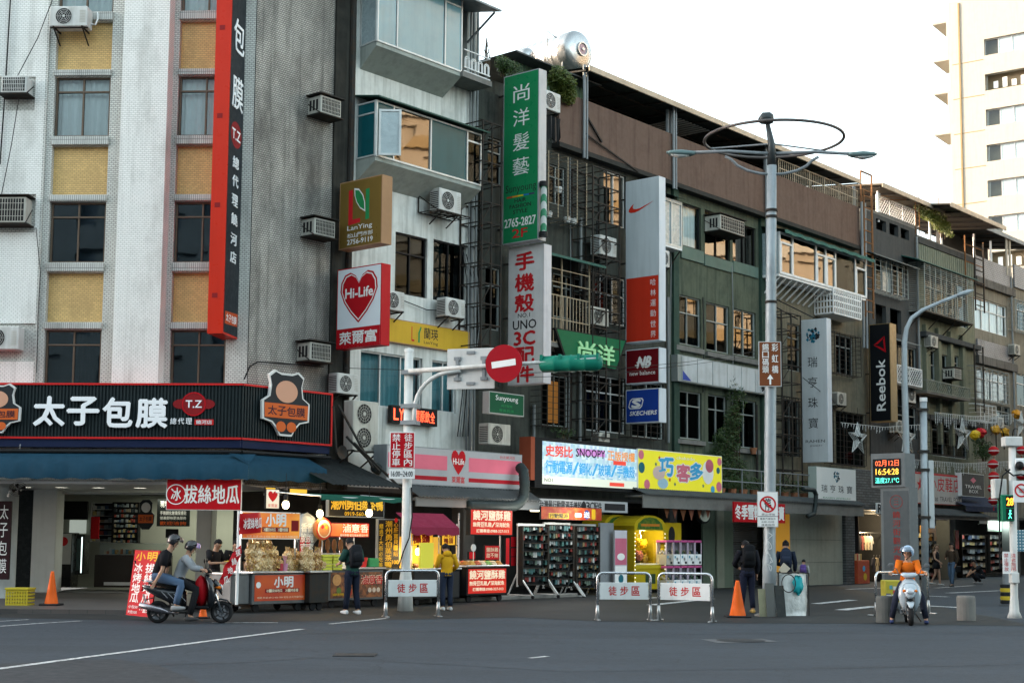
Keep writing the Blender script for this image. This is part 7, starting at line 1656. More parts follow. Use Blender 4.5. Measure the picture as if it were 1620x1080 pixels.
# --- second cart: green boxes, perforated side
T2,x0b,x1b,y2=cart('snack_stall','dark low cart with stacked yellow boxes beside the sweet potato cart',489,966,520,.93,.8,DKSTEEL)
bags(F1,x0b-.15,x0b+.55,y2+.1,.93,4,2,'on the dark low cart')
for k in range(5):
 for i in range(2):mb=MB(F1);a=x0b+.45+.34*i;mb.bevbox(a,a+.30,y2+.05,y2+.35,.935+.075*k,1.0+.075*k,.008);tag(mb.build('snack_box',mat('lime_box',(.50,.50,.06),.5,dirt=.2)),'%s lime box from the bottom, %s pile on the dark low cart'%(ORD[k],('left','right')[i]),'box','lime boxes on the dark cart')
# red vertical banners behind
for i,(u0,u1)in enumerate(((474,482),(484,491))):small_hanging('narrow_banner',('left','right')[i]+' narrow red banner with white characters behind the snacks',F1,u0,848,u1,893,y2+.9,RED,None)[1].vtext('香脆蜜餞',.03,.06,.24,1.0,CW,bpy.context.scene.objects['narrow_banner'+('' if i==0 else '.001')],.1,.01)
# --- duck stall
T3,x0,x1,y3=cart('duck_stall','steel duck stall cart with a dark food picture front',519,962,606,.98,.9)
P=Plane(F1,(x0,y3,0));wd=x1-x0;m,nt,bs=newmat('food_print');v=coords(nt);n=noise(nt,v,6,5);c=mixc(nt,ramp(nt,n,.4,.62),(.05,.02,.015),(.30,.10,.03));nt.links.new(c,bs.inputs['Base Color']);bs.inputs['Roughness'].default_value=.35;MATS['food_print']=m
P.rect(.06,.24,wd-.05,.86,m,T3,'front_print',.012)
for(a,b,r,c)in((.14,.68,.14,(.55,.30,.12)),(.36,.60,.13,(.45,.14,.04)),(.36,.38,.11,(.35,.05,.03)),(.74,.42,.06,(.6,.5,.4)),(.82,.42,.06,(.6,.5,.4)),(.90,.42,.06,(.6,.5,.4)),(.18,.42,.08,(.12,.2,.05))):P.disc(wd*a,b,r,mat('dish_%d'%int(a*100+b*1000),c,.5,dirt=.4,dcol=(.2,.05,.02),dscale=12),T3,'dish_picture',.015)
P.row('滷意香',wd*.58,.56,wd*.98,.78,CR,T3,.06,.02,.02);P.row('滷意香',wd*.575,.57,wd*.975,.79,CREAML,T3,.06,.03,.018);P.row('滷味鴨翅',wd*.06,.30,wd*.34,.36,YEL,T3,.05,.01,.018)
T,P,w_,h_=box_sign('stall_sign','long rounded orange sign over the duck stall',522,826,584,849,y3+.25,.12,grad('orange_lightbox2',(.7,.17,.01),(.66,.06,.008),.14),DKRED)
P.row('滷意香',w_*.30,h_*.30,w_*.98,h_*.95,CR,T,.06,.05,.009);P.row('滷意香',w_*.31,h_*.33,w_*.97,h_*.92,CW,T,.1,.015,.012);P.text('滷味專賣‧當日現滷‧歡迎外帶',w_*.25,h_*.06,w_*.96,h_*.22,CW,T,.01,.012)
mb=MB(F1);cx_,cz_=F1.hit(512,836,y3+.15);mb.lathe([(0,-.05),(.26,-.05),(.28,0),(.26,.05),(0,.05)],(cx_,y3+.2,cz_),28,'y');T=tag(mb.build('round_sign',emit('round_orange',(.6,.2,.04),.06)),'round orange sign with a food bowl at the duck stall','sign');P=Plane(F1,(cx_,y3+.14,cz_));P.ring(0,0,.23,.255,CR,T,'ring',.012);P.disc(0,0,.21,CREAML,T,'rim_picture',.0125);P.disc(-.06,.05,.05,CR,T,'dot_picture',.018);P.disc(.07,.03,.045,mat('letter_yellow',0),T,'dot_picture',.019);P.disc(0,-.02,.17,mat('bowl_picture',(.5,.22,.08),.5,dirt=.5,dcol=(.5,.06,.03),dscale=10),T,'bowl_picture',.014)
T,P,w_,h_=box_sign('stall_sign','black sign with yellow brush characters above the duck stall',520,785,608,817,-2.2,.1,mat('sign_black',(.012,.012,.012),.4),GALV)
P.row('潮州勇伯蒸茶鴨',w_*.04,h_*.38,w_*.97,h_*.94,emit('yellow_letter_bulb_glow',(.9,.52,.02),.16),T,.06,.03,.009);P.text('0919-560-830',w_*.28,h_*.08,w_*.78,h_*.28,YEL,T,.02,.009)  # glow in the letters stands in for the light of the bulbs
T,P,w_,h_=box_sign('upright_sign','black upright sign with three columns of yellow characters',598,820,632,900,y3+.35,.08,MATS['sign_black'],GALV)
P.vtext('錯過了大街必吃美',w_*.06,h_*.04,w_*.24,h_*.90,YEL,T,.15,.01);P.vtext('潮州勇伯蒸茶鴨',w_*.34,h_*.03,w_*.64,h_*.96,YEL,T,.1,.02);P.vtext('心肝寶貝一組',w_*.72,h_*.26,w_*.92,h_*.94,YEL,T,.15,.01);P.text('100',w_*.66,h_*.10,w_*.96,h_*.18,YEL,T,.03);P.disc(w_*.82,h_*.975,.06,CR,T,'badge',.008)
# green awning over the duck stall
x0g,z0g=F1.hit(508,784,-3.7);x1g=F1.hit(640,786,-3.7)[0];zbk=z0g+.10
T=fthing('green_awning','green cloth awning over the duck stall','awning',F1,x0g,-3.7,z0g);mb=MB(F1);n=14;vs=[]
for i in range(n+1):q=x0g+(x1g-x0g)*i/n;vs+=[(q-.25,-2.4,zbk),(q,-3.7,z0g+.03*math.sin(i)),(q,-3.72,z0g-.1+.02*math.sin(i*2))]
mb.add(vs,[(3*i+j,3*i+3+j,3*i+4+j,3*i+1+j)for i in range(n)for j in(0,1)]);mb.build('cloth',mat('bottle_green_cloth',(.008,.075,.05),.7,dirt=.3),T,True)
mb=MB(F1);mb.tube([(x0g-.25,-2.4,zbk),(x0g,-3.7,z0g)],.02,6);mb.tube([(x1g-.25,-2.4,zbk),(x1g,-3.7,z0g)],.02,6);mb.tube([(x0g,-3.68,z0g-.02),(x1g,-3.68,z0g-.02)],.02,6);mb.build('frame',ALUW,T)
# duck stall: glass cabinet, steaming pots, red tubs, green basket
xq,zq=F1.hit(523,853,y3+.4);T=fthing('glass_food_case','glass food case with a yellow header on the duck stall','food case',F1,x0+.1,y3+.4,.98)
mb=MB(F1);a,b=x0+.08,x0+1.15;zt_=1.72
for q in(a,b):
 for w__ in(y3+.35,y3+.85):mb.bar((q,w__,.98),(q,w__,zt_),.03)
mb.box(a,b,y3+.35,y3+.85,1.3,1.32);mb.build('posts',STEEL,T);mb=MB(F1);mb.bevbox(a-.03,b+.03,y3+.33,y3+.87,zt_,zt_+.22,.01);mb.build('header',emit('yellow_header',(.85,.52,.05),.22),T)
mb=MB(F1);mb.quad((a,y3+.36,.98),(b,y3+.36,.98),(b,y3+.36,zt_),(a,y3+.36,zt_));mb.build('glass_front',GL,T)
for i in range(4):mb=MB(F1);c=(a+.2+.22*i,y3+.6,1.52);mb.ball(c,(.07,.06,.16),9,6);mb.ball((c[0],c[1]-.02,c[2]-.18),(.04,.04,.05),8,5);tag(mb.build('hanging_duck',mat('roast_duck',(.30,.11,.03),.3),None,True),ORD[i]+' roast duck from the left hanging in the glass case','duck','roast ducks in the glass case')
mb=MB(F1);mb.bevbox(a+.1,b-.1,y3+.1,y3+.33,.98,1.10,.02);tag(mb.build('steel_tray',mat('pale_tray',(.6,.57,.5),.5)),'pale tray of skewers on the duck stall','tray')
mb=MB(F1);q=x0+1.32;mb.lathe([(.13,.98),(.17,1.22),(.16,1.22),(.12,1.0),(0,1.0)],(q,y3+.25,0),14);tag(mb.build('red_tub',mat('red_plastic',(.5,.03,.03),.4)),'red plastic tub on the duck stall counter','tub')
mb=MB(F1);q=x0+1.62;mb.bevbox(q-.15,q+.2,y3+.1,y3+.5,.98,1.2,.02);tag(mb.build('green_basket',mat('green_plastic',(.03,.22,.09),.5)),'green plastic basket at the right end of the duck stall','basket')
mb=MB(F1);q=fpt(F1,484,840,y3+.6);mb.ball(q,(.32,.3,.42),12,8)
for i,v in enumerate(mb.v):mb.v[i]=v+Vector((rnd.uniform(-.04,.04),rnd.uniform(-.04,.04),rnd.uniform(-.05,.05)))
tag(mb.build('plastic_bundle',mat('grey_plastic_sheet',(.38,.40,.41),.35)),'crumpled bundle of clear plastic bags behind the round orange sign','bag')
# --- duck head stall (yellow) behind the signal pole
T4,x0,x1,y4=cart('yellow_stall','small yellow lit stall with a red cloth canopy behind the signal pole',655,958,726,.95,.8,mat('stall_dark_side',(.03,.03,.03),.6))
YL=emit('yellow_lightbox2',(.95,.48,.02),.30)
T,P,w_,h_=small_hanging('yellow_sign','yellow lit sign with dark red characters under the red canopy',F1,648,842,685,862,y4+.1,YL,'鴨頭',DKRED,.06,cat='sign',margin=.14);
T,P,w_,h_=small_hanging('yellow_sign','small square yellow sign with four dark characters',F1,699,838,720,862,y4+.15,YL,[('東山',.52,.9,DKRED),('鴨頭',.1,.48,DKRED)],None,.03,margin=.15)
x0c,z0c=F1.hit(648,836,y4-.2);x1c=F1.hit(724,838,y4-.2)[0];mb=MB(F1);n=16;vs=[]
for i in range(n+1):q=x0c+(x1c-x0c)*i/n;sc_=.05*abs(math.sin(i*.8));vs+=[(q+.2,y4+.5,z0c+.42),(q,y4-.25,z0c+.05),(q,y4-.27,z0c-.12-sc_)]
mb.add(vs,[(3*i+j,3*i+3+j,3*i+4+j,3*i+1+j)for i in range(n)for j in(0,1)]);tag(mb.build('red_canopy',mat('maroon_cloth',(.22,.02,.05),.7,dirt=.3)),'maroon cloth canopy over the small yellow stall','canopy')
mb=MB(F1);mb.box(x0-.1,x1+.1,y4+.75,y4+.8,.95,1.75);mb.build('yellow_backboard',emit('yellow_back',(.8,.45,.04),.16),T4)
mb=MB(F1)
for q in(x0,x1):mb.bar((q,y4+.1,.95),(q,y4+.1,2.1),.035);mb.bar((q,y4+.75,.95),(q,y4+.75,2.2),.035)
mb.build('posts',STEEL,T4);mb=MB(F1);q=x0+.05;mb.bevbox(q,q+.5,y4-.15,y4-.08,.95,1.6,.01);mb.build('yellow_side_board',emit('lime_board',(.8,.75,.06),.12),T4)
for i in range(8):mb=MB(F1);c=(x0+.3+.15*i,y4+.3+.1*(i%2),1.0);mb.ball(c,(.10,.08,.07),8,5);tag(mb.build('braised_food',mat('braised_brown',(.12,.05,.02),.35)),ORD[i]+' lump of braised food from the left on the yellow stall','food','braised food on the yellow stall')
bulb('small glowing bulb in the yellow stall, left',662,872,y4+.3,3,.3);bulb('small glowing bulb in the yellow stall, right',676,871,y4+.3,3,.3)
# --- salt crisp chicken stall
T5,x0,x1,y5=cart('chicken_stall','fried chicken cart with a red lit sign on its front',738,953,802,1.0,.9,mat('cart_black',(.02,.02,.02),.5))
def red_box(m_):
 return grad('red_lightbox%d'%m_,(.62,.004,.006),(.72,.03,.008),.10)
def chick_sign(T,P,wd,ht,z0):
 P.row('饒河鹽酥雞',wd*.06,z0+ht*.58,wd*.94,z0+ht*.94,emit('sign_cream_glow',(1,.85,.6),.22),T,.08,.03,.012);P.row('無骨豆乳雞/深海魷魚',wd*.06,z0+ht*.32,wd*.92,z0+ht*.5,emit('sign_cream_glow',0,0),T,.05,.02,.012);P.text('訂購專線:0988-327-013',wd*.14,z0+ht*.1,wd*.9,z0+ht*.24,emit('sign_cream_glow',0,0),T,.02,.012)
P=Plane(F1,(x0,y5,.24));wd=x1-x0;P.rect(.05,.0,wd-.05,.66,red_box(1),T5,'lit_panel',.01);chick_sign(T5,P,wd,.66,0)
T,P,w_,h_=box_sign('stall_sign','red lit sign with cream characters above the fried chicken cart',744,804,811,846,y5+.2,.15,red_box(2),DKSTEEL);chick_sign(T,P,w_,h_,0)
mb=MB(F1)
for q in(x0+.05,x1+.1):mb.bar((q,y5+.35,1.0),(q,y5+.35,2.4),.04)
mb.build('posts',STEEL,T5)
fc=[(.45,.20,.05),(.55,.32,.08),(.5,.12,.06),(.6,.5,.35),(.2,.35,.1),(.55,.45,.3)]
for i in range(14):mb=MB(F1);a=x0+.08+(wd-.1)*(i%7)/7;b=y5+.12+.3*(i//7);mb.bevbox(a,a+wd/7*.8,b,b+.22,1.0,1.05,.01);mb.ball((a+wd/14,b+.11,1.06),(wd/16,.09,.06),9,5);tag(mb.build('food_tray',mat('tray_food_%d'%(i%6),fc[i%6],.45,dirt=.4,dscale=15)),'%s tray from the left in the %s row on the fried chicken cart'%(ORD[i%7],('front','back')[i//7]),'food tray','trays on the fried chicken cart')
for i,(u0,v0,u1,v1,c)in enumerate(((767,862,790,885,CR),(742,872,752,884,RED),(800,850,806,895,CR),(808,848,819,865,RED),(808,866,819,880,RED),(808,880,819,895,RED))):small_hanging('price_card',('large','small left','narrow','top right','middle right','bottom right')[i]+' red price card on the fried chicken cart',F1,u0,v0,u1,v1,y5+.6+.1*(i>2),c,[('鹽酥雞',.55,.85,CREAML),('甜不辣',.15,.45,CREAML)]if i<1 else None)
mb=MB(F1);c=fpt(F1,749,866,y5+.3);mb.lathe([(0,-.01),(.10,-.01),(.10,.01),(0,.01)],c,18,'y');mb.tube([c,(c[0],c[1],1.0)],.012,6);tag(mb.build('round_card',mat('round_card_white',(.6,.6,.58),.5)),'round white card on a stick at the fried chicken cart','card')
mb=MB(F1);mb.bevbox(x0-.75,x0-.1,y5+.15,y5+.8,.12,.95,.02);tag(mb.build('black_cooler',mat('cooler_black',(.018,.018,.02),.5)),'black cabinet left of the fried chicken cart','cabinet')
lamp('stall_light',F1,(x0+x1)/2,y5+.4,2.0,10,(1,.6,.4),.2)
# fat bent exhaust duct
def duct(pix,r,label):
 mb=MB(F1);P_=[Vector(fpt(F1,*p))for p in pix];L=[]
 for a,b in zip(P_[:-1],P_[1:]):
  n=max(2,int((b-a).length/.05))
  for i in range(n):L.append(a.lerp(b,i/n))
 L.append(P_[-1]);mb.tube(L,[r*(1.0 if i%2 else .9)for i in range(len(L))],12);tag(mb.build('exhaust_duct',mat('duct_grey',(.035,.045,.045),.5,.3,dirt=.4),None,True),label,'duct')
duct([(740,800,-2.0),(800,801,-2.0),(812,800,-2.0),(822,795,-2.0),(829,785,-2.0),(830,765,-2.0),(828,745,-1.9),(822,738,-1.7)],.16,'fat ribbed exhaust duct bending up beside the pink fascia')
duct([(592,738,-1.2),(604,745,-1.2),(616,756,-1.2),(632,762,-1.2),(660,768,-1.2)],.15,'ribbed exhaust duct behind the green awning')
mb=MB(F1);c=fpt(F1,541,715,-1.6);mb.lathe([(.02,.25),(.06,.1),(.17,0),(.18,-.02),(0,.05)],c,16,'y');mb.tube([(c[0],c[1]+.2,c[2]),(c[0]-.05,c[1]+.3,c[2]+1.2)],.03,6);tag(mb.build('floodlight',DKSTEEL),'dark round floodlight hanging at the corner of the fascia','lamp')
mb=MB(F1)
for k,(p,q)in enumerate((((548,690,-1.2),(600,745,-1.6)),((560,700,-1.5),(640,778,-2.0)),((535,640,-.8),(590,740,-1.6)))):mb.tube([fpt(F1,*p),fpt(F1,*q)],.035,6)
tag(mb.build('slanting_struts',DKSTEEL),'dark slanting struts under the tall beige air conditioner','struts')
# corrugated lean-to roof behind the green awning
x0r,x1r=fx(520,750,-2.2),fx(632,750,-2.2);z0r=fz(545,765,-2.2);mb=MB(F1);n=36;vs=[]
for i in range(n+1):q=x0r+(x1r-x0r)*i/n;hh=.03*(i%2);vs+=[(q,-2.4,z0r+hh-.05),(q,-.1,z0r+.75+hh)]
mb.add(vs,[(2*i,2*i+2,2*i+3,2*i+1)for i in range(n)]);tag(mb.build('lean_to_roof',mat('rusty_sheet_roof',(.03,.034,.034),.6,.2,dirt=.6)),'dark corrugated lean-to roof behind the green awning','roof')
# === phone accessory racks, claw machines, capsule machines
sign_band=small_hanging('rack_shop_sign','grey strip sign with black characters over the accessory racks',F1,836,787,993,806,-1.9,mat('strip_grey',(.35,.36,.37),.5,dirt=.25),None,frame=GALV);T,P,w_,h_=sign_band
P.row('NO台灣最行動電源手機殼‧3C配件',w_*.02,h_*.15,w_*.72,h_*.85,CK,T,.06,.02,.008);P.rect(w_*.75,h_*.2,w_*.97,h_*.8,CK,T,'black_plate',.008)
T,P,w_,h_=small_hanging('offer_banner','red and yellow offer banner under the grey strip sign',F1,856,800,952,821,-2.2,mat('offer_red',(.33,.04,.02),.5,dirt=.5,dcol=(.45,.25,.06),dscale=5),None);P.rect(w_*.12,h_*.1,w_*.44,h_*.5,YEL,T,'yellow_patch',.007);P.row('行動電源',w_*.13,h_*.14,w_*.43,h_*.46,CK,T,.04,.02,.011);P.text('一',w_*.55,h_*.3,w_*.65,h_*.5,CW,T,.06,.009);P.disc(w_*.74,h_*.45,h_*.36,DB,T,'badge',.008);P.text('送',w_*.69,h_*.22,w_*.79,h_*.68,CW,T,.04,.012);P.text('1',w_*.83,h_*.15,w_*.88,h_*.85,YEL,T,.06,.009)
PALB=[(.02,.022,.024),(.24,.26,.26),(.06,.14,.13),(.2,.15,.08),(.03,.04,.04),(.08,.16,.17),(.4,.41,.4),(.12,.16,.13),(.2,.04,.035),(.03,.03,.035)]
for(u0,v0,u1,v1,y,r_,c_,lab)in((828,832,868,925,-2.4,7,12,'left wheeled rack of phone accessories'),(869,830,908,928,-2.1,8,11,'middle wheeled rack of phone accessories'),(913,832,949,930,-1.7,8,11,'right wheeled rack of phone accessories')):
 T,a,b,c,d=rack(lab,u0,v0,u1,v1,y,r_,c_,DKSTEEL,PALB,.92,F1,dp=.22)
 for q in(a,b):
  mb=MB(F1);mb.bar((q,y+.2,c-.05),(q,y+.2,d+.05),.06);mb.bar((q,y+.2,c+.35),(q,y-.35,c-.28),.045);mb.bar((q,y+.2,c+.35),(q,y+.55,c-.28),.045);mb.bar((q,y-.38,c-.28),(q,y+.58,c-.28),.045);mb.build('stand',ALUW,T)
  for yy in(y-.36,y+.56):mb=MB(F1);mb.lathe([(0,-.02),(.05,-.02),(.05,.02),(0,.02)],(q,yy,c-.33),10,'x');mb.build('castor',RUBBER,T)
 mb=MB(F1);mb.box(a-.04,b+.04,y+.17,y+.23,d+.02,d+.08);mb.build('top_bar',ALUW,T)
for i,u in enumerate((846,925)):lamp('rack_light',F1,fx(u,830,-2.6),-2.7,2.45,10,(1,.95,.85),.3)
mb=MB(F1);c=fpt(F1,846,806,-1.0);mb.bevbox(c[0]-.12,c[0]+.12,-1.1,-.9,c[2]-.05,c[2]+.05,.02);tag(mb.build('ceiling_lamp',emit('warm_lamp',(1,.85,.5),3.0)),'small warm lamp under the eave left of the offer banner','lamp')
YB=mat('yellow_machine',(.42,.31,.012),.35,dirt=.2);PLUSH=mat('yellow_plush',(.62,.36,.01),.9)
def claw(label,u0,u1,vb,vt,y):
 x0,x1,_,_=F1.rect(u0,vt,u1,vb,y);z1=fz(u0,vt,y);wd=x1-x0;T=fthing('claw_machine',label,'claw machine',F1,x0,y)
 arch=[(x0,0),(x1,0),(x1,z1-.35)]+[(x0+wd/2+wd/2*math.cos(t*math.pi/10),z1-.35+.35*math.sin(t*math.pi/10))for t in range(1,10)]+[(x0,z1-.35)]
 mb=MB(F1);mb.box(x0,x1,y,y+.9,.12,.92);mb.box(x0,x0+.08,y,y+.9,.92,z1-.35);mb.box(x1-.08,x1,y,y+.9,.92,z1-.35);mb.box(x0,x1,y+.82,y+.9,.92,z1-.35);mb.build('cabinet',YB,T)
 mb=MB(F1);mb.prism([p for p in arch if p[1]>z1-.6]+[(x0,z1-.6),(x1,z1-.6)][:0],y,y+.85)if False else mb.prism([(x0,z1-.5),(x1,z1-.5)]+arch[2:],y-.02,y+.9);mb.build('marquee',YB,T)
 P=Plane(F1,(x0,y-.02,z1-.5));P.poly([(wd*.08,.04),(wd*.92,.04),(wd*.88,.24),(wd*.7,.40),(wd*.5,.44),(wd*.3,.40),(wd*.12,.24)],mat('jungle_print',(.03,.10,.02),.4,dirt=.6,dcol=(.3,.25,.02),dscale=8),T,'marquee_print');P.rect(wd*.2,.14,wd*.8,.22,mat('marquee_orange',(.45,.16,.02),.5),T,'marquee_band',.012)
 mb=MB(F1);mb.quad((x0+.08,y+.02,.95),(x1-.08,y+.02,.95),(x1-.08,y+.02,z1-.5),(x0+.08,y+.02,z1-.5));mb.build('glass_front',GL,T)
 mb=MB(F1);mb.box(x0+.08,x1-.08,y+.05,y+.8,.92,.96);mb.build('prize_floor',WHITE,T)
 P=Plane(F1,(x0,y,0));P.rect(wd*.36,.3,wd*.68,.62,mat('prize_hatch',(.03,.06,.03),.4),T,'prize_hatch',.006);P.rect(wd*.04,.80,wd*.96,.90,mat('yellow_console',(.5,.38,.02),.4),T,'console',.03)
 for q in(x0+.03,x1-.03):
  for k in range(14):mb=MB(F1);mb.ball((q,y-.025,.25+.13*k),.018,6,4);mb.build('marquee_bulb',emit('tiny_bulb',(1,.95,.8),.8),T)
 for i,(a,b,r)in enumerate(((.35,1.62,.15),(.62,1.58,.16),(.5,1.2,.17),(.3,1.12,.14),(.75,1.12,.15),(.55,1.02,.13))):mb=MB(F1);c=(x0+wd*a,y+.35+.05*i,b);mb.ball(c,r,10,7);mb.ball((c[0]-r*.7,c[1],c[2]+r*.8),r*.35,7,5);mb.ball((c[0]+r*.7,c[1],c[2]+r*.8),r*.35,7,5);tag(mb.build('plush_toy',PLUSH if i<2 else mat('plush_%d'%i,((.3,.1,.08),(.06,.07,.06),(.45,.28,.05),(.12,.08,.06))[i-2],.9),None,True),'%s plush toy in the %s'%(ORD[i],label.split(' with')[0]),'plush toy','plush toys in the claw machines')
 mb=MB(F1);q=x0+wd*.5;mb.tube([(q,y+.4,z1-.5),(q,y+.4,1.95)],.015,6)
 for k in range(3):t=k*2.09;mb.tube([(q,y+.4,1.95),(q+.09*math.cos(t),y+.4+.09*math.sin(t),1.88),(q+.04*math.cos(t),y+.4+.04*math.sin(t),1.78)],.01,5)
 mb.build('claw',STEEL,T);lamp('machine_light',F1,x0+wd*.5,y+.25,z1-.6,7,(1,.85,.5),.1)
claw('front yellow claw machine with an arched top',1003,1052,925,814,-1.5);claw('rear yellow claw machine behind the pink standee',955,1000,922,813,-.6)
T,P,w_,h_=small_hanging('standee','tall pink and white printed standee beside the claw machines',F1,972,838,992,930,-1.9,mat('standee_grey',(.5,.48,.52),.5,dirt=.15),None,frame=GALV);P.rect(.03,h_*.40,w_-.03,h_*.86,mat('standee_pink',(.5,.13,.2),.5),T,'pink_field',.007);P.rect(.03,.03,w_-.03,h_*.38,CW,T,'white_field',.007);P.disc(w_*.5,h_*.16,w_*.2,CTEAL,T,'print_dot',.011);P.disc(w_*.5,h_*.54,w_*.3,CW,T,'print_dot',.012,w_*.16)
mb=MB(F1);q=F1.rect(950,838,971,925,-1.7);mb.bevbox(q[0],q[1],-1.7,-1.6,0,2.25,.01);tag(mb.build('grey_partition',mat('grey_board',(.20,.215,.23),.6,dirt=.25)),'plain grey partition board left of the pink standee','board')
q=F1.rect(1052,826,1078,860,-1.1);mb=MB(F1);mb.bevbox(q[0],q[1],-1.1,-1.05,1.2,q[3],.01);T=tag(mb.build('yellow_board',mat('yellow_board_paint',(.48,.34,.01),.5)),'yellow board with a dark oval behind the capsule machines','board');Plane(F1,(q[0],-1.1,1.2)).disc((q[1]-q[0])*.4,(q[3]-1.2)*.62,.2,CK,T,'oval',.006,.3)
def capsule():
 y=-1.75;x0=fx(1053,900,y);pitch=(fx(1112,900,y)-x0)/5.2;zt_=fz(1053,855,y);hh=zt_/2
 for r_ in range(2):
  for i in range(5):
   a=x0+pitch*(i+.12);z0=.05+hh*r_;T=fthing('capsule_machine','%s capsule toy machine from the left in the %s row'%(ORD[i],('bottom','top')[r_]),'capsule machine',F1,a,y,z0,'capsule toy machines');wd=pitch*.92
   mb=MB(F1);mb.bevbox(a,a+wd,y,y+.42,z0,z0+hh*.42,.012);mb.build('dispenser',WHITE_C if i else mat('beige_dispenser',(.42,.38,.32),.5),T)
   mb=MB(F1);mb.bevbox(a,a+wd,y,y+.42,z0+hh*.88,z0+hh*.97,.01);mb.build('lid',mat('magenta_lid',(.45,.08,.22),.4),T)
   mb=MB(F1)
   for q in(a,a+wd-.03):mb.box(q,q+.03,y+.0,y+.04,z0+hh*.42,z0+hh*.88)
   mb.box(a,a+wd,y+.38,y+.42,z0+hh*.42,z0+hh*.88);mb.build('frame',mat('lilac_plastic',(.50,.42,.50),.4),T)
   mb=MB(F1);mb.quad((a+.03,y+.015,z0+hh*.42),(a+wd-.03,y+.015,z0+hh*.42),(a+wd-.03,y+.015,z0+hh*.88),(a+.03,y+.015,z0+hh*.88));mb.build('window',GL,T)
   mb=MB(F1)
   for k in range(9):mb.ball((a+.08+(wd-.16)*(k%3)/2,y+.16+.07*(k//3),z0+hh*.47+.05*(k%2)),.05,7,5)
   mb.build('capsules',mat('capsule_%d'%(i+5*r_),((.6,.5,.3),(.2,.25,.3),(.5,.45,.42),(.15,.15,.18),(.2,.3,.2))[(i+2*r_)%5],.3),T)
   P=Plane(F1,(a,y,z0));P.disc(wd*.5,hh*.24,.05,STEEL,T,'knob',.012);P.rect(wd*.56,hh*.05,wd*.86,hh*.14,CK,T,'slot',.006);P.rect(wd*.1,hh*.27,wd*.3,hh*.36,mat('capsule_card',(.1,.3,.4),.5),T,'card',.006)
capsule()
for(a_,lab)in(((1452,842,1478,918),'shoe rack in the shop left of the two women'),((1522,845,1560,912),'goods rack in the dark shop behind the crouching man'),((1566,845,1600,905),'goods rack under the navy awning')):rack(lab,a_[0],a_[1],a_[2],a_[3],.9,6,9,DKSTEEL,PAL,.85,F1)
for u,c_ in((1470,(1,.8,.5)),(1545,(.8,.95,1)),(1590,(.9,1,.9))):lamp('unseen_shop_light',F1,fx(u,850,.3),.3,2.7,12,c_,.2)  # lights without fittings, added to brighten the far shop racks
for(a_,t_,f_,lab)in(((1511,838,1517,868),0,CR,'narrow red upright sign on the slate pillar'),((1540,800,1556,812),0,YEL,'small yellow hanging sign beside the black box sign'),((1480,812,1500,822),0,CW,'small white hanging sign before the shoe shop')):small_hanging('hanging_sign',lab,F1,*a_,-.5,f_,None)
# bunting, round clock sign
for i in range(6):
 c=fpt(F1,1055+i*13,803+(3 if i in(2,3)else 0),-1.5);mb=MB(F1);mb.prism([(c[0]-.18,c[2]),(c[0],c[2]-.36),(c[0]+.18,c[2])],-1.5,-1.49);tag(mb.build('pennant',mat('pennant_%d'%(i%2),((.24,.10,.05),(.30,.12,.08))[i%2],.7)),ORD[i]+' brown pennant from the left under the tin eave','pennant','pennants under the eave')
c=fpt(F1,1112,812,-1.2);mb=MB(F1);mb.lathe([(0,-.08),(.34,-.08),(.36,0),(.34,.08),(0,.08)],c,28,'y',1.15);T=tag(mb.build('round_sign',BLACK),'oval pale sign with a dark rim under the tin eave','sign');Plane(F1,(c[0],c[1]-.08,c[2])).disc(0,0,.34,mat('pale_oval',(.5,.52,.44),.5),T,'face',.006,.28)
# red cloth banner over the shutter, grey cart with boards
T,P,w_,h_=small_hanging('cloth_banner','long red cloth banner with white characters behind the lamp post',F1,1161,793,1242,825,-2.2,RED,None,frame=RED);P.row('冬季雪靴新品特賣',w_*.02,h_*.15,w_*.98,h_*.85,CW,T,.08,.04,.008)
def grey_cart():
 x0,y=F1.gnd(1282,923);x1=F1.hit(1309,910,y)[0];T=fthing('grey_cart','empty grey steel cart with two white boards on top','cart',F1,x0,y);z1=fz(1282,892,y);mb=MB(F1);mb.bevbox(x0,x1,y,y+.8,.25,z1,.03);mb.build('tub',mat('worn_grey_steel',(.13,.15,.15),.5,.4,dirt=.4),T)
 for q in(x0+.2,x1-.2):mb=MB(F1);mb.lathe([(0,-.03),(.11,-.03),(.11,.03),(0,.03)],(q,y+.1,.12),12,'y');mb.build('wheel',RUBBER,T)
 zt_=fz(1258,845,y)
 for q in(x0+.1,x1-.1):mb=MB(F1);mb.bar((q,y+.4,z1),(q,y+.4,zt_+.1),.05);mb.build('post',GALV,T)
 for(ua,ub,s_)in((1256,1277,'熱狗‧飲'),(1280,1312,'炸雞雞排')):
  a,b=fx(ua,840,y),fx(ub,840,y);P=Plane(F1,(a,y,zt_),(1,0,.06));P.cabinet(b-a,.42,.05,WHITE,T,'board');P.row(s_,.05,.08,b-a-.05,.36,CK,T,.06,.02,.008)
grey_cart()
mb=MB(F1);a,b=fx(1228,850,-1.0),fx(1250,850,-1.0);mb.bevbox(a,b,-1.0,-.9,.3,fz(1228,812,-1),.02);T=tag(mb.build('yellow_stall_board',emit('amber_board',(.75,.35,.03),.10)),'amber lit board behind the woman at the lamp post','board')
duct([(1270,773,-1.9),(1288,775,-1.9),(1291,782,-1.9),(1290,800,-1.9),(1288,812,-1.9),(1278,816,-1.9)],.09,'bent grey pipe at the left of the square jewellery sign')
# === street furniture
def onpole(fr_ang,x,y):return Frame(x,y,fr_ang)
WP=mat('white_pole_paint',(.58,.59,.57),.5,dirt=.35,streak=.4,dcol=(.2,.19,.16))
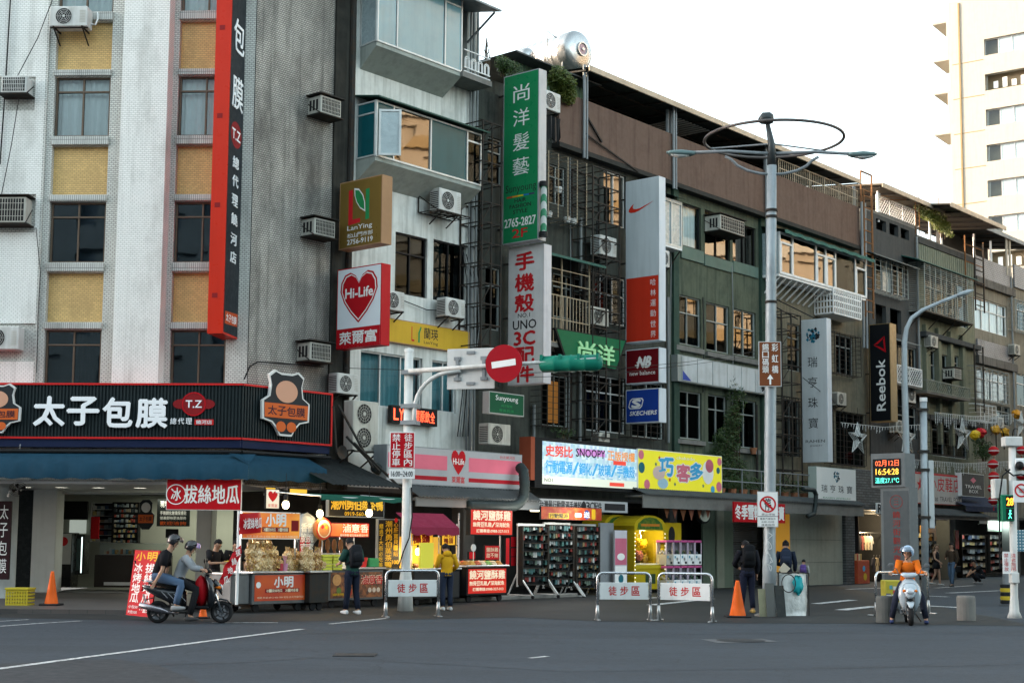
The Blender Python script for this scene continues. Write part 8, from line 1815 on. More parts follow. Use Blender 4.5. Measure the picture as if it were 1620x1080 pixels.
# --- lamp post with ring
def lamp_post():
 g=ground(1217,974);fr=Frame(g.x,g.y,0.0);T=fthing('street_lamp','tall grey street lamp with a horizontal ring and three lamp heads','street lamp',fr)
 zv=lambda v,u=1220:fr.hit(u,v)[1]
 zt_=zv(262);lean=(fr.hit(1221,262)[0]-fr.hit(1217,974)[0])
 mb=MB(fr);mb.tube([(lean*t,0,zt_*t)for t in(0,.12,.14,.5,.75,1)],[.16,.16,.135,.13,.12,.11],18);mb.build('pole',mat('grey_lamp_paint',(.27,.31,.33),.5,.3,dirt=.4,streak=.5,dcol=(.12,.13,.13)),T,True)
 z1=zv(196);mb=MB(fr);mb.tube([(lean,0,zt_),(lean,0,zt_+.5),(lean-.09,0,z1)],[.11,.085,.05],14);mb.build('spire',mat('dark_lamp_metal',(.05,.058,.06),.45,.4,dirt=.3),T,True)
 DM=MATS['dark_lamp_metal']
 mb=MB(fr);mb.loft([(lean-.30,0,z1+.10,.10,.05),(lean-.22,0,z1+.13,.17,.13),(lean-.05,0,z1+.13,.18,.14),(lean+.04,0,z1+.12,.10,.10)],14);mb.build('top_lamp_head',DM,T,True)
 zr=zv(221);R_=1.62;mb=MB(fr);cx=lean+.05;mb.tube([(cx+R_*math.cos(t*math.pi/32),R_*math.sin(t*math.pi/32),zr)for t in range(64)],.035,8,closed=True);mb.build('ring',mat('ring_brown_grey',(.10,.09,.085),.5,.3,dirt=.3),T,True)
 za=zv(240)
 for s in(-1,1):
  mb=MB(fr);mb.tube([(lean,0,za-.05),(lean+s*1.0,0,za),(lean+s*1.9,0,za-.04)],.04,8);mb.build('arm',GALV,T,True)
  mb=MB(fr);mb.tube([(lean,0,za-.55)]+[(lean+s*1.0*math.sin(t*math.pi/10),0,za-.55+.5*(1-math.cos(t*math.pi/10)))for t in range(1,5)]+[(lean+s*1.1,0,za-.12)],.035,8);mb.build('brace',GALV,T,True)
  mb=MB(fr);x0=lean+s*1.8;mb.loft([(x0,0,za-.05,.05,.04),(x0+s*.1,0,za-.06,.10,.06),(x0+s*.35,0,za-.06,.14,.08),(x0+s*.6,0,za-.05,.10,.05),(x0+s*.68,0,za-.04,.03,.02)],12);mb.build('lamp_head',mat('lamp_head_teal',(.12,.18,.18),.4,.3,dirt=.2),T,True)
  mb=MB(fr);mb.loft([(x0+s*.15,0,za-.10,.07,.03),(x0+s*.35,0,za-.12,.11,.05),(x0+s*.58,0,za-.09,.07,.03)],12);mb.build('lens',mat('lamp_lens',(.5,.53,.52),.15),T,True)
 for a in(.6,2.6):mb=MB(fr);mb.tube([(lean,0,zr-.1),(cx+R_*math.cos(a),R_*math.sin(a),zr)],.02,6);mb.build('ring_stay',GALV,T)
 for z in(zv(335),zv(480),zv(545),zv(930),zv(345)):mb=MB(fr);q=lean*z/zt_;mb.lathe([(.14,z),(.145,z+.03),(.14,z+.06)],(q,0,0),16);mb.build('band',DKSTEEL,T)
 mb=MB(fr);mb.lathe([(.34,0),(.34,.03),(.26,.06),(.2,.06)],(0,0,0),18);mb.build('base',CONC,T)
 P=Plane(fr,(-.085,-.142,zv(905)));GR=mat('graffiti_white',(.6,.62,.62),.6);h=zv(845)-zv(905)
 rg=random.Random(5);P.strokes([[(rg.uniform(.02,.15),h*(i/16+rg.uniform(0,.05)))for i in range(17)],[(rg.uniform(.03,.14),h*(i/9+rg.uniform(0,.08)))for i in range(9)]],.016,GR,T,'graffiti',.02)
 def plate(name,label,u0,v0,u1,v1,m,y=-.2):
  x0,x1,z0,z1=fr.rect(u0,v0,u1,v1,y);S=fthing(name,label,'sign',fr,x0,y,z0);P=Plane(fr,(x0,y,z0));P.cabinet(x1-x0,z1-z0,.02,ALUW,S,'plate');P.rect(.015,.015,x1-x0-.015,z1-z0-.015,m,S,'face',.003)
  mb=MB(fr)
  for q in(.25,.75):mb.box(x0+.1,x1-.1,y+.022,.02,z0+(z1-z0)*q-.02,z0+(z1-z0)*q+.02)
  mb.build('clamp',STEEL,S);return S,P,x1-x0,z1-z0
 S,P,w_,h_=plate('tourist_sign','brown direction sign with white characters and an up arrow',1200,540,1236,611,mat('tourist_brown',(.17,.055,.022),.4,dirt=.12))
 P.rect(.03,.03,w_-.03,h_-.03,MATS['tourist_brown'],S,'field',.006);P.vtext('錫口碼頭',w_*.16,h_*.30,w_*.44,h_*.95,CW,S,.12,.015,.012);P.vtext('彩虹橋',w_*.58,h_*.30,w_*.86,h_*.95,CW,S,.42,.015,.012);P.poly(tr([(.36,0),(.64,0),(.64,.55),(1,.55),(.5,1),(0,.55),(.36,.55)],w_*.36,h_*.04,w_*.64,h_*.27),CW,S,'arrow',.012)
 S,P,w_,h_=plate('no_parking_sign','white sign with a red ring and slash over a character',1198,777,1231,833,CW)
 r=w_*.40;cz=h_*.64;P.ring(w_*.5,cz,r*.80,r,CR,S,'ring',.008);P.text('停',w_*.34,cz-.14,w_*.66,cz+.14,CK,S,.02,.007);P.strokes([[(w_*.5-r*.62,cz+r*.62),(w_*.5+r*.62,cz-r*.62)]],.05,CR,S,'slash',.010)
 P.strokes([[(0,h_*.30),(w_,h_*.30)]],.012,CK,S,'divider');P.row('禁止停放',w_*.2,h_*.325,w_*.85,h_*.385,CK,S);P.row('機車汽車除外',w_*.12,h_*.20,w_*.88,h_*.26,CK,S);P.text('6:00-10:00',w_*.2,h_*.12,w_*.8,h_*.17,CK,S);P.row('違者拖吊',w_*.18,h_*.03,w_*.82,h_*.09,CK,S)
lamp_post()
# clutter leaning at its foot
g=ground(1206,974);fr=Frame(g.x,g.y,.1)
for i,(a,b,h,c,lab)in enumerate(((-.14,.14,.62,(.22,.22,.14),'pale advertising board leaning at the lamp post'),(.02,.22,.75,(.10,.105,.10),'grey board tied to the lamp post'),(.24,.45,.70,(.03,.034,.034),'black mesh crate leaning right of the lamp post'))):
 T=fthing('leaning_board',lab,'board',fr,a,-.1*i-.22,0);mb=MB(fr);mb.add([(a,-.3-.04*i,0),(b,-.3-.04*i,0),(b,-.18,h),(a,-.18,h),(a,-.27-.04*i,0),(b,-.27-.04*i,0),(b,-.15,h),(a,-.15,h)],[(0,1,2,3),(5,4,7,6),(0,4,5,1),(1,5,6,2),(2,6,7,3),(3,7,4,0)]);mb.build('board',mat('clutter_%d'%i,c,.7,dirt=.5,dcol=(.1,.1,.08),dscale=6),T)
mb=MB(fr);mb.tube([(.55+.16*math.cos(t*math.pi/12),-.25,.75+.2*math.sin(t*math.pi/12))for t in range(24)],.012,5,closed=True);tag(mb.build('wire_loop',DKSTEEL),'wire loop hanging beside the lamp post','wire')
# --- bag of rubbish on a frame
def rubbish():
 g=ground(1232,974);g1=ground(1281,974);fr=Frame(g.x,g.y,math.atan2(g1.y-g.y,g1.x-g.x)+.06);wd=(g1-g).length;h=.96;dp=.55
 T=fthing('rubbish_bag','big translucent white rubbish bag hung in a wire frame','rubbish bag',fr);mb=MB(fr);n,k=28,8;rr=random.Random(3);vs=[]
 for j in range(k+1):
  t=j/k
  for i in range(n):
   a=2*math.pi*i/n;c,s=math.cos(a),math.sin(a);sx=math.copysign(abs(c)**.45,c);sy=math.copysign(abs(s)**.45,s);q=(.96+.05*math.sin(t*3.1))+rr.uniform(-.03,.03)*(0<j<k)
   vs.append((wd/2+wd/2*sx*q,dp/2+dp/2*sy*q,h*t+(.02*math.sin(i*1.7)if j==k else 0)))
 mb.add(vs,[(j*n+i,j*n+(i+1)%n,(j+1)*n+(i+1)%n,(j+1)*n+i)for j in range(k)for i in range(n)]+[tuple(range(n))])
 m,nt,bs=newmat('bag_film');bs.inputs['Base Color'].default_value=(.48,.50,.48,1);bs.inputs['Roughness'].default_value=.35;nz=noise(nt,coords(nt,(1,1,.5)),5,5);bump(nt,bs,nz,.9,.06);nt.links.new(mixc(nt,ramp(nt,nz,.4,.7),(.66,.68,.66),(.42,.44,.42)),bs.inputs['Base Color'])
 mb.build('bag',m,T,True);mb=MB(fr)
 for q in((0,0),(wd,0),(0,dp),(wd,dp)):mb.bar((q[0],q[1],0),(q[0],q[1],h+.02),.02)
 mb.tube([(0,0,h+.02),(wd,0,h+.02),(wd,dp,h+.02),(0,dp,h+.02)],.012,5,closed=True);mb.build('frame',DKSTEEL,T)
 mb=MB(fr);mb.ball((wd*.62,-.06,h*.74),(.13,.06,.20),12,8)
 for i,v in enumerate(mb.v):mb.v[i]=v+Vector((rr.uniform(-.04,.04),rr.uniform(-.02,.02),rr.uniform(-.05,.05)))
 tag(mb.build('teal_bag',mat('teal_film',(.02,.33,.36),.3),None,True),'small turquoise plastic bag hanging on the rubbish frame','bag')
 mb=MB(fr);mb.prism([(.05,h+.08),(.2,h-.02),(.34,h+.12),(.18,h+.25)],.1,.12);tag(mb.build('paper_plate',mat('card_cream',(.55,.48,.38),.7)),'crumpled cream carton on top of the rubbish bag','carton')
rubbish()
# --- barriers
def barrier(label,u0,u1,v0,v1,ht=1.02,board=True):
 a,b=ground(u0,v0),ground(u1,v1);fr=Frame(a.x,a.y,math.atan2(b.y-a.y,b.x-a.x));wd=(b-a).length;T=fthing('crowd_barrier',label,'barrier',fr,0,0,0,'pedestrian zone barriers');r=.028
 arc=[(r,0,.02),(r,0,ht-.14)]+[(r+.12-.12*math.cos(t*math.pi/10),0,ht-.14+.12*math.sin(t*math.pi/10))for t in range(1,6)]
 mb=MB(fr);mb.tube(arc+[(wd-p[0],0,p[2])for p in reversed(arc)],r,10);mb.build('frame',mat('stainless_tube',(.55,.56,.57),.25,.9,dirt=.25),T,True)
 for q in(r,wd-r):
  mb=MB(fr);mb.tube([(q,-.0,.32),(q,0,.2),(q,0,.0)],[.034,.04,.055],10);mb.build('foot_sleeve',mat('foot_steel',(.42,.43,.43),.35,.8,dirt=.3),T,True)
  mb=MB(fr);mb.bevbox(q-.03,q+.03,-.22,.22,0,.03,.008);mb.build('foot',MATS['foot_steel'],T)
 if board:
  mb=MB(fr);mb.bevbox(.07,wd-.07,-.015,.015,.44,.80,.006);mb.build('board',mat('board_white',(.62,.64,.63),.45,dirt=.2,streak=.2),T)
  Plane(fr,(0,-.016,.44)).row('徒步區',wd*.22,.09,wd*.78,.28,mat('board_red_letter',(.48,.03,.03),.5),T,.45,.02,.003)
  mb=MB(fr)
  for q in(.06,wd-.09):
   for z in(.5,.74):mb.box(q,q+.03,-.02,.02,z,z+.03)
  mb.build('clip',STEEL,T)
barrier('left pedestrian zone barrier beside the signal pole',608,695,976,975);barrier('middle pedestrian zone barrier before the claw machines',943,1031,981,981);barrier('right pedestrian zone barrier before the capsule machines',1040,1129,981,984);barrier('narrow barrier end behind the yellow sticker box',1385,1470,974,970,1.02,False)
# --- signal pole on the left
def signal_pole():
 g=ground(641,966);fr=Frame(g.x,g.y,-R(17));T=fthing('signal_pole','white signal pole with a long arm over the stalls','signal pole',fr)
 zt_=fr.hit(641,556)[1];mb=MB(fr);mb.tube([(0,0,0),(0,0,.75),(0,0,1.0),(0,0,zt_)],[.19,.15,.115,.105],18);mb.build('pole',WP,T,True);mb=MB(fr);mb.lathe([(.115,zt_-.02),(.115,zt_+.05),(.0,zt_+.09)],(0,0,0),16);mb.lathe([(.125,zt_-.55),(.125,zt_-.45)],(0,0,0),16);mb.build('cap',WP,T,True)
 za=fr.hit(650,588)[1];xe_=fr.hit(945,565,-.12)[0];ze=fr.hit(945,567,-.12)[1]
 ap=lambda x:za+(ze-za)*x/xe_
 mb=MB(fr);mb.tube([(.05,-.12,ap(0)),(xe_*.45,-.12,ap(xe_*.45)),(xe_,-.12,ap(xe_))],[.06,.05,.035],10);mb.build('arm',WP,T,True)
 zb=fr.hit(652,672)[1];xb=fr.hit(716,585,-.12)[0];mb=MB(fr);mb.tube([(.2,-.1,zb),(.2,-.1,zb+.35)]+[(.2+(xb-.2)*(1-math.cos(t*math.pi/16)),-.1,zb+.35+(ap(xb)-.08-zb-.35)*math.sin(t*math.pi/16))for t in range(1,8)]+[(xb+.2,-.11,ap(xb)-.06)],.05,10);mb.build('brace',WP,T,True)
 for z in(za-.02,za+.02-.85,zb+.05):mb=MB(fr);mb.box(-.14,.26,-.16,.13,z-.05,z+.05);mb.build('clamp',GALV,T)
 x0,x1=fr.hit(707,580,-.05)[0],fr.hit(782,580,-.05)[0];z0,z1=fr.hit(707,616,-.05)[1],fr.hit(707,552,-.05)[1]
 S=fthing('reverse_sign','plain pale back of a road sign on the signal arm','sign',fr,x0,-.05,z0);mb=MB(fr);mb.bevbox(x0,x1,-.03,.0,z0,z1,.008);mb.build('plate',mat('sign_back_grey',(.50,.51,.50),.5,.2,dirt=.25,streak=.2),S)
 for q in(.22,.78):a=x0+(x1-x0)*q;mb=MB(fr);mb.box(a-.035,a+.035,-.075,-.032,z0+.2,z1-.2);mb.box(a-.08,a+.08,-.07,-.034,z1-.28,z1-.2);mb.box(a-.08,a+.08,-.07,-.034,z0+.2,z0+.28);mb.build('rail',GALV,S)
 for q in(.12,.88):z=z0+(z1-z0)*q;mb=MB(fr);mb.box((x0+x1)/2-.1,(x0+x1)/2+.1,-.06,-.032,z-.02,z+.05);mb.build('lug',GALV,S)
 cx,cz=fr.hit(797,575,-.25);r=abs(fr.hit(797,545,-.25)[1]-cz);S=fthing('no_entry_sign','red no entry disc with a white bar on the signal arm','sign',fr,cx,-.25,cz-r);mb=MB(fr);mb.lathe([(0,-.01),(r,-.01),(r,.015),(0,.015)],(cx,-.25,cz),40,'y');mb.build('disc',mat('no_entry_red',(.30,.005,.012),.4,dirt=.15,dcol=(.16,.0,.01),dscale=3),S)
 P=Plane(fr,(cx,-.262,cz),(1,0,.12),(-.12,0,1));P.rect(-r*.66,-r*.17,r*.66,r*.17,CW,S,'bar',.004);mb=MB(fr);mb.box(cx-.06,cx+.06,-.235,-.08,cz-.05,cz+.1);mb.build('clamp',GALV,S)
 xa,xb2=fr.hit(849,571,-.3)[0],fr.hit(948,571,-.3)[0];zc=fr.hit(898,572,-.3)[1];S=fthing('traffic_light','green traffic light lying along the signal arm seen from behind','traffic light',fr,xa,-.3,zc);GS=mat('signal_green',(.008,.16,.11),.4,dirt=.25)
 L_=xb2-xa;mb=MB(fr);prof=[(0,0),(.14,0),(.185,.05)]
 for k in range(1,4):prof+=[(.19,L_*k/4-.03),(.205,L_*k/4),(.19,L_*k/4+.03)]
 prof+=[(.185,L_-.1),(.12,L_-.02),(0,L_)];mb.lathe(prof,(xa,.02,zc),18,'x');mb.build('housing',GS,S,True)
 for k in range(3):c=xa+L_*(k+.5)/3.3;mb=MB(fr);mb.lathe([(.13,.14),(.15,.42),(.14,.42),(.12,.2)],(c,0,zc-.02),18,'y');mb.build('visor',GS,S,True)
 for k in range(4):c=xa+.06+(L_-.14)*k/3;mb=MB(fr);mb.box(c-.03,c+.03,-.16,-.02,zc+.05,zc+.2);mb.build('lug',GS,S)
 fs=Frame(g.x,g.y,-.05)
 x0,x1,z0,z1=fs.rect(617,683,656,757,-.25);S=fthing('regulation_sign','red pedestrian zone no parking sign with hours plate on the signal pole','sign',fs,x0,-.25,z0);P=Plane(fs,(x0,-.25,z0));wd,h=x1-x0,z1-z0;P.cabinet(wd,h*.765,.02,WHITE,S,'hours_plate')if False else None
 mb=MB(fs);mb.bevbox(x0,x1,-.25,-.23,z0+h*.235,z1,.006);mb.build('plate',WHITE,S);P.rect(.02,h*.245,wd-.02,h-.02,RED,S,'red_field',.004);P.vtext('禁止停車',wd*.10,h*.275,wd*.42,h*.96,CW,S,.1,.015);P.vtext('徒步區內',wd*.58,h*.275,wd*.90,h*.96,CW,S,.1,.015)
 mb=MB(fs);mb.bevbox(x0-.01,x1+.01,-.25,-.235,z0,z0+h*.21,.005);mb.build('hours_plate',WHITE,S);P.text('16:00~24:00',wd*.07,h*.05,wd*.93,h*.165,CK,S,.02,.004);mb=MB(fs);mb.box(-.06,.06,-.228,-.1,z0+.5,z0+.6);mb.box(-.06,.06,-.228,-.1,z0+.1,z0+.16);mb.build('clamp',GALV,S)
 cable('pole_cable','black cable winding down the lower signal pole',fr,[(.13,-.05,2.9),(.17,-.08,2.2),(.12,-.13,1.7),(.0,-.16,1.4),(-.15,-.1,1.0)],.018)
signal_pole()
# wires across the street
def wire(label,pts,r=.012):mb=MB(F1);mb.tube([fpt(F1,*p)for p in pts],r,4);tag(mb.build('overhead_wire',BLACK),label,'wire')
wire('upper thin wire crossing before the maroon sign',[(830,590,-2.5),(960,585,-2.5),(1090,572,-2.2),(1200,555,-.4)]);wire('lower thin wire crossing before the maroon sign',[(830,597,-2.5),(960,592,-2.5),(1090,577,-2.2),(1200,562,-.4)])
wire('thin wire at the height of the yellow fascia board',[(545,582,-.6),(640,585,-.8),(700,588,-.8)])
# --- the LED pillar of the night market
def led_pillar():
 gx,gy=F1.gnd(1396,957);T=fthing('led_pillar','grey night market pillar with an LED clock display on top','pillar',F1,gx,gy)
 x=gx;SL=mat('pillar_slate',(.14,.155,.16),.45,.2,dirt=.2,streak=.2);SD=mat('pillar_dark_inset',(.075,.088,.095),.4,.2,dirt=.15)
 yl=gy;yr=F1.hitx(1440,850,x)[0];th=F1.hit(1453,850,yr)[0]-x;th=max(.35,th);wd=yl-yr;z1=F1.hitx(1396,772,x)[1];z1=F1.hit(1396,772,yl)[1]
 P=Plane(F1,(x,yl,0),(0,-1,0));P.cabinet(wd,z1+.02,th,SL,T,'shaft');P.rect(wd*.10,.35,wd*.97,z1-.08,SD,T,'inset_panel',.012)
 CL=mat('pillar_red_letter',(.30,.03,.025),.5);P.vtext('饒河街觀光夜市',wd*.42,z1*.30,wd*.68,z1*.80,CL,T,.28,.01,.018);P.ring(wd*.55,z1*.88,.17,.185,CL,T,'emblem',.018);P.row('三三',wd*.47,z1*.855,wd*.63,z1*.91,CL,T,.1,.01,.018)
 yl2=F1.hitx(1378,745,x-.05)[0];yr2=F1.hitx(1431,745,x-.05)[0];zt_=F1.hit(1380,718,yl2)[1];P2=Plane(F1,(x-.05,yl2,z1+.02),(0,-1,0));w2=yl2-yr2;h2=zt_-z1-.02;P2.cabinet(w2,h2,th+.15,SL,T,'display_housing')
 P2.rect(w2*.06,h2*.06,w2*.90,h2*.84,BLACK,T,'screen',.01);LA=emit('led_orange_red',(1,.12,.03),1.1);LY=emit('led_amber',(1,.5,.05),1.1);LG=emit('led_teal',(.1,.9,.7),.9)
 P2.text('02月12日',w2*.14,h2*.62,w2*.84,h2*.80,LA,T,.0,.016);P2.text('16:54:28',w2*.15,h2*.37,w2*.83,h2*.55,LY,T,.0,.016);P2.text('溫度27.1℃',w2*.13,h2*.12,w2*.84,h2*.29,LG,T,.0,.016)
led_pillar()
# --- far poles
GP=mat('grey_pole',(.30,.34,.36),.5,.3,dirt=.35,streak=.3)
def poles():
 g=ground(1464,948);fr=Frame(g.x,g.y,0);T=fthing('grey_pole','plain galvanised pole behind the rider in orange','pole',fr);z=fr.hit(1461,635)[1];q=fr.hit(1461,635)[0]
 mb=MB(fr);mb.tube([(0,0,0),(q,0,z)],[.11,.10],14);mb.build('shaft',GP,T,True);mb=MB(fr);mb.lathe([(.115,z),(.115,z+.12),(0,z+.13)],(q,0,0),14);mb.build('cap',WHITE,T)
 for v in(650,716,745,820):zz=fr.hit(1462,v)[1];mb=MB(fr);mb.box(-.14,.18,-.13,.13,zz,zz+.08);mb.build('clamp',DKSTEEL,T)
 z0,z1=fr.hit(1470,835)[1],fr.hit(1470,728)[1];S=fthing('edge_on_sign','long pale sign seen edge-on on the galvanised pole','sign',fr,.14,0,z0);mb=MB(fr);mb.bevbox(.16,.32,-.05,.5,z0,z1,.01);mb.build('board',mat('sign_edge_pale',(.40,.43,.43),.5,dirt=.2),S)
 g=ground(1437,945);fr=Frame(g.x,g.y,0);T=fthing('curved_street_lamp','street lamp with a long curved arm above the black sign','street lamp',fr)
 pts=[(1437,945),(1434,720),(1431,600),(1431,540)];arc=[(1434,520),(1442,503),(1460,490),(1490,477),(1515,467)]
 L=[Vector((fr.hit(u,v)[0],0,fr.hit(u,v)[1]))for u,v in pts+arc];mb=MB(fr);mb.tube(L,[.12,.11,.10,.09,.075,.065,.06,.055,.05],12);mb.build('pole',GP,T,True)
 a,b=L[-1],Vector((fr.hit(1540,459)[0],0,fr.hit(1540,459)[1]));d=b-a;mb=MB(fr);mb.loft([(a.x+d.x*t,0,a.z+d.z*t,w_,h_)for t,w_,h_ in((-.1,.05,.04),(.15,.12,.07),(.6,.14,.08),(1,.04,.03))],12);mb.build('lamp_head',GP,T,True)
poles()
# --- concrete bollards, sticker box
def bollard(label,u,v,r,h,m):
 g=ground(u,v);mb=MB();mb.lathe([(r,0),(r*1.02,h*.1),(r,h*.92),(r*.93,h),(0,h)],(g.x,g.y,0),20);tag(mb.build('bollard',m,None,False),label,'bollard')
bollard('pale concrete bollard right of the white scooter',1529,981,.20,.54,CONC);bollard('dark concrete bollard left of the white scooter',1401,984,.20,.56,mat('dark_concrete',(.10,.105,.10),.9,dirt=.5,bumps=.3))
g=ground(1408,968);fr=Frame(g.x,g.y,.0);T=fthing('sticker_box','yellow control box covered in stickers beside the LED pillar','control box',fr);mb=MB(fr);mb.bevbox(-.16,.28,-.2,.25,.12,.78,.02);mb.build('box',mat('yellow_box_paint',(.42,.36,.05),.5,dirt=.3),T);mb=MB(fr);mb.bevbox(-.12,.24,-.15,.2,0,.12,.01);mb.build('plinth',CONC,T)
rs=random.Random(9)
for i in range(16):a,b=rs.uniform(-.14,.16),rs.uniform(.16,.66);Plane(fr,(a,-.2,b)).rect(0,0,rs.uniform(.06,.12),rs.uniform(.05,.1),mat('sticker_%d'%(i%5),((.6,.6,.55),(.15,.15,.16),(.5,.1,.08),(.1,.3,.35),(.55,.5,.3))[i%5],.5),T,'sticker',.003+.0006*i)
# --- traffic pole at the right edge
def right_pole():
 g=ground(1605,977);fr=Frame(g.x,g.y,0);T=fthing('traffic_pole','white traffic pole at the right edge with boxes and lights','signal pole',fr);zt_=fr.hit(1601,693)[1];q=fr.hit(1601,693)[0]
 mb=MB(fr);mb.tube([(0,0,0),(0,0,.15),(q*.1,0,.5),(q,0,zt_)],[.17,.11,.085,.08],16);mb.build('pole',WP,T,True)
 def bx(name,u0,v0,u1,v1,y,dp,m,bev=.015):x0,x1,z0,z1=fr.rect(u0,v0,u1,v1,y);mb=MB(fr);mb.bevbox(x0,x1,y,y+dp,z0,z1,bev);return mb.build(name,m,T),Plane(fr,(x0,y,z0)),x1-x0,z1-z0
 bx('junction_box',1590,690,1618,705,-.15,.3,WP);bx('control_box',1573,757,1593,788,-.1,.28,WP);bx('cross_arm',1603,724,1640,730,-.05,.1,WP);bx('cross_arm',1603,744,1640,750,-.05,.1,WP);bx('meter_box',1600,905,1613,922,-.2,.2,WP)
 S=fthing('pedestrian_signal','green pedestrian signal with a countdown of 28','traffic light',fr,-.2,-.2,2.2);x0,x1,z0,z1=fr.rect(1584,782,1605,824,-.25);mb=MB(fr);mb.bevbox(x0,x1,-.25,.05,z0,z1,.02);mb.build('housing',mat('signal_green2',(.01,.15,.08),.4,dirt=.2),S);P=Plane(fr,(x0,-.25,z0));wd,h=x1-x0,z1-z0
 P.rect(wd*.34,h*.52,wd*.96,h*.95,BLACK,S,'countdown_screen',.004);P.rect(wd*.34,h*.06,wd*.96,h*.48,BLACK,S,'walk_screen',.004);P.text('28',wd*.40,h*.60,wd*.90,h*.88,emit('count_orange',(1,.28,.02),1.8),S,.04,.01)
 WG=emit('walk_green',(.1,1,.6),1.2);P.disc(wd*.66,h*.40,wd*.07,WG,S,'walk_head',.01);P.strokes([[(wd*.64,h*.35),(wd*.62,h*.22)],[(wd*.62,h*.22),(wd*.52,h*.10)],[(wd*.62,h*.22),(wd*.74,h*.11)],[(wd*.64,h*.34),(wd*.76,h*.27)],[(wd*.64,h*.34),(wd*.53,h*.26)]],wd*.05,WG,S,'walking_figure',.01)
 cx,cz=fr.hit(1614,776,-.3);S=fthing('no_turn_sign','round white sign with a red ring cut by the right edge','sign',fr,cx,-.3,cz-.25);x0,x1,z0,z1=fr.rect(1603,760,1628,794,-.3);P=Plane(fr,(x0,-.3,z0));P.cabinet(x1-x0,z1-z0,.02,WHITE,S,'plate');P.ring((x1-x0)/2,(z1-z0)*.55,.12,.155,CR,S);P.strokes([[((x1-x0)/2-.1,(z1-z0)*.55+.1),((x1-x0)/2+.1,(z1-z0)*.55-.1)]],.03,CR,S,'slash',.012);P.text('迴',.12,(z1-z0)*.45,.24,(z1-z0)*.65,CK,S)
 S=fthing('notice_plate','white notice plate with red characters on the traffic pole','sign',fr,-.3,-.2,.9);x0,x1,z0,z1=fr.rect(1586,872,1599,907,-.2);P=Plane(fr,(x0,-.2,z0));P.cabinet(x1-x0,z1-z0,.02,WHITE,S,'plate');P.vtext('禁止停放',.03,.06,.13,z1-z0-.04,CR,S,.1);P.vtext('違者拖吊',.19,.06,.30,z1-z0-.04,CR,S,.1)
 S=fthing('striped_post','black and yellow striped low post beside the traffic pole','bollard',fr,-.25,.5,0);gp=fr.i@ground(1593,957)
 for k in range(5):mb=MB(fr);mb.lathe([(.16,.04+.11*k),(.18,.09+.11*k),(.16,.14+.11*k),(0,.14+.11*k)],(gp.x,gp.y,0),16);mb.build('ring',mat('hazard_yellow',(.5,.36,.03),.5,dirt=.3)if k%2 else BLACK,S,True)
 mb=MB(fr);mb.tube([(gp.x,gp.y,.5),(gp.x,gp.y,1.0)],.1,12);mb.build('post',GALV,S)
 for pts,lab in((((1598,742),(1586,752),(1581,790),(1582,900)),'black cable hanging left of the traffic pole'),(((1590,742),(1603,752),(1615,750),(1630,754)),'black cable looping right of the traffic pole')):
  cable('pole_cable',lab,fr,[(fr.hit(u,v,-.15)[0],-.15,fr.hit(u,v,-.15)[1])for u,v in pts],.02)
 S=fthing('security_camera','white dome security camera at the right edge','camera',fr,.2,-.1,4);c=fr.hit(1613,736,-.1);mb=MB(fr);mb.ball((c[0],-.1,c[1]),.1,12,8);mb.build('dome',BLACK,S,True);mb=MB(fr);mb.bevbox(c[0]-.1,c[0]+.25,-.1,.1,c[1]-.02,c[1]+.16,.02);mb.build('housing',WHITE_C,S)
 S=fthing('patterned_cloth','blue and white patterned panel at the right edge','panel',fr,.1,.6,1.5);x0,x1,z0,z1=fr.rect(1608,838,1640,872,.6);m,nt,bs=newmat('azulejo');vo=nt.nodes.new('ShaderNodeTexVoronoi');vo.inputs['Scale'].default_value=14;vo.inputs['Randomness'].default_value=0;nt.links.new(coords(nt),vo.inputs['Vector']);nt.links.new(mixc(nt,ramp(nt,vo.outputs[0],.25,.3),(.5,.55,.56),(.05,.16,.22)),bs.inputs['Base Color']);mb=MB(fr);mb.bevbox(x0,x1,.6,.65,z0,z1,.01);mb.build('panel',m,S)
right_pole()
# --- star lights, icicle strings, lanterns
STW=mat('star_light_tube',(.60,.62,.60),.4)
def star_light(label,u,v,r_px,y):
 c=fpt(F1,u,v,y);r=abs(fz(u,v-r_px,y)-c[2]);T=fthing('star_light',label,'star light',F1,c[0],y,c[2]-r,'star lights over the market street')
 for k,s in enumerate((1.0,.8,.6,.4)):
  mb=MB(F1);pts=[(c[0]+r*s*(1 if i%2==0 else .42)*math.sin(i*math.pi/5)*1.25,y-.03*k,c[2]+r*s*(1 if i%2==0 else .42)*math.cos(i*math.pi/5))for i in range(10)];mb.tube(pts,.022,5,closed=True);mb.build('star_outline',STW,T)
 mb=MB(F1)
 for i in range(10):mb.bar((c[0],y,c[2]),(c[0]+r*(1 if i%2==0 else .42)*math.sin(i*math.pi/5)*1.25,y,c[2]+r*(1 if i%2==0 else .42)*math.cos(i*math.pi/5)),.016)
 mb.tube([(c[0],y,c[2]+r),(c[0],y,c[2]+r+.6)],.01,4);mb.build('spokes',DKSTEEL,T)
star_light('leftmost wire star light over the market street',1357,694,26,-2.0);star_light('second wire star light, in front of the curved lamp pole',1435,693,26,-2.2);star_light('third wire star light, left of the lanterns',1523,688,27,-2.4);star_light('rightmost wire star light near the traffic pole',1616,672,22,-2.4)
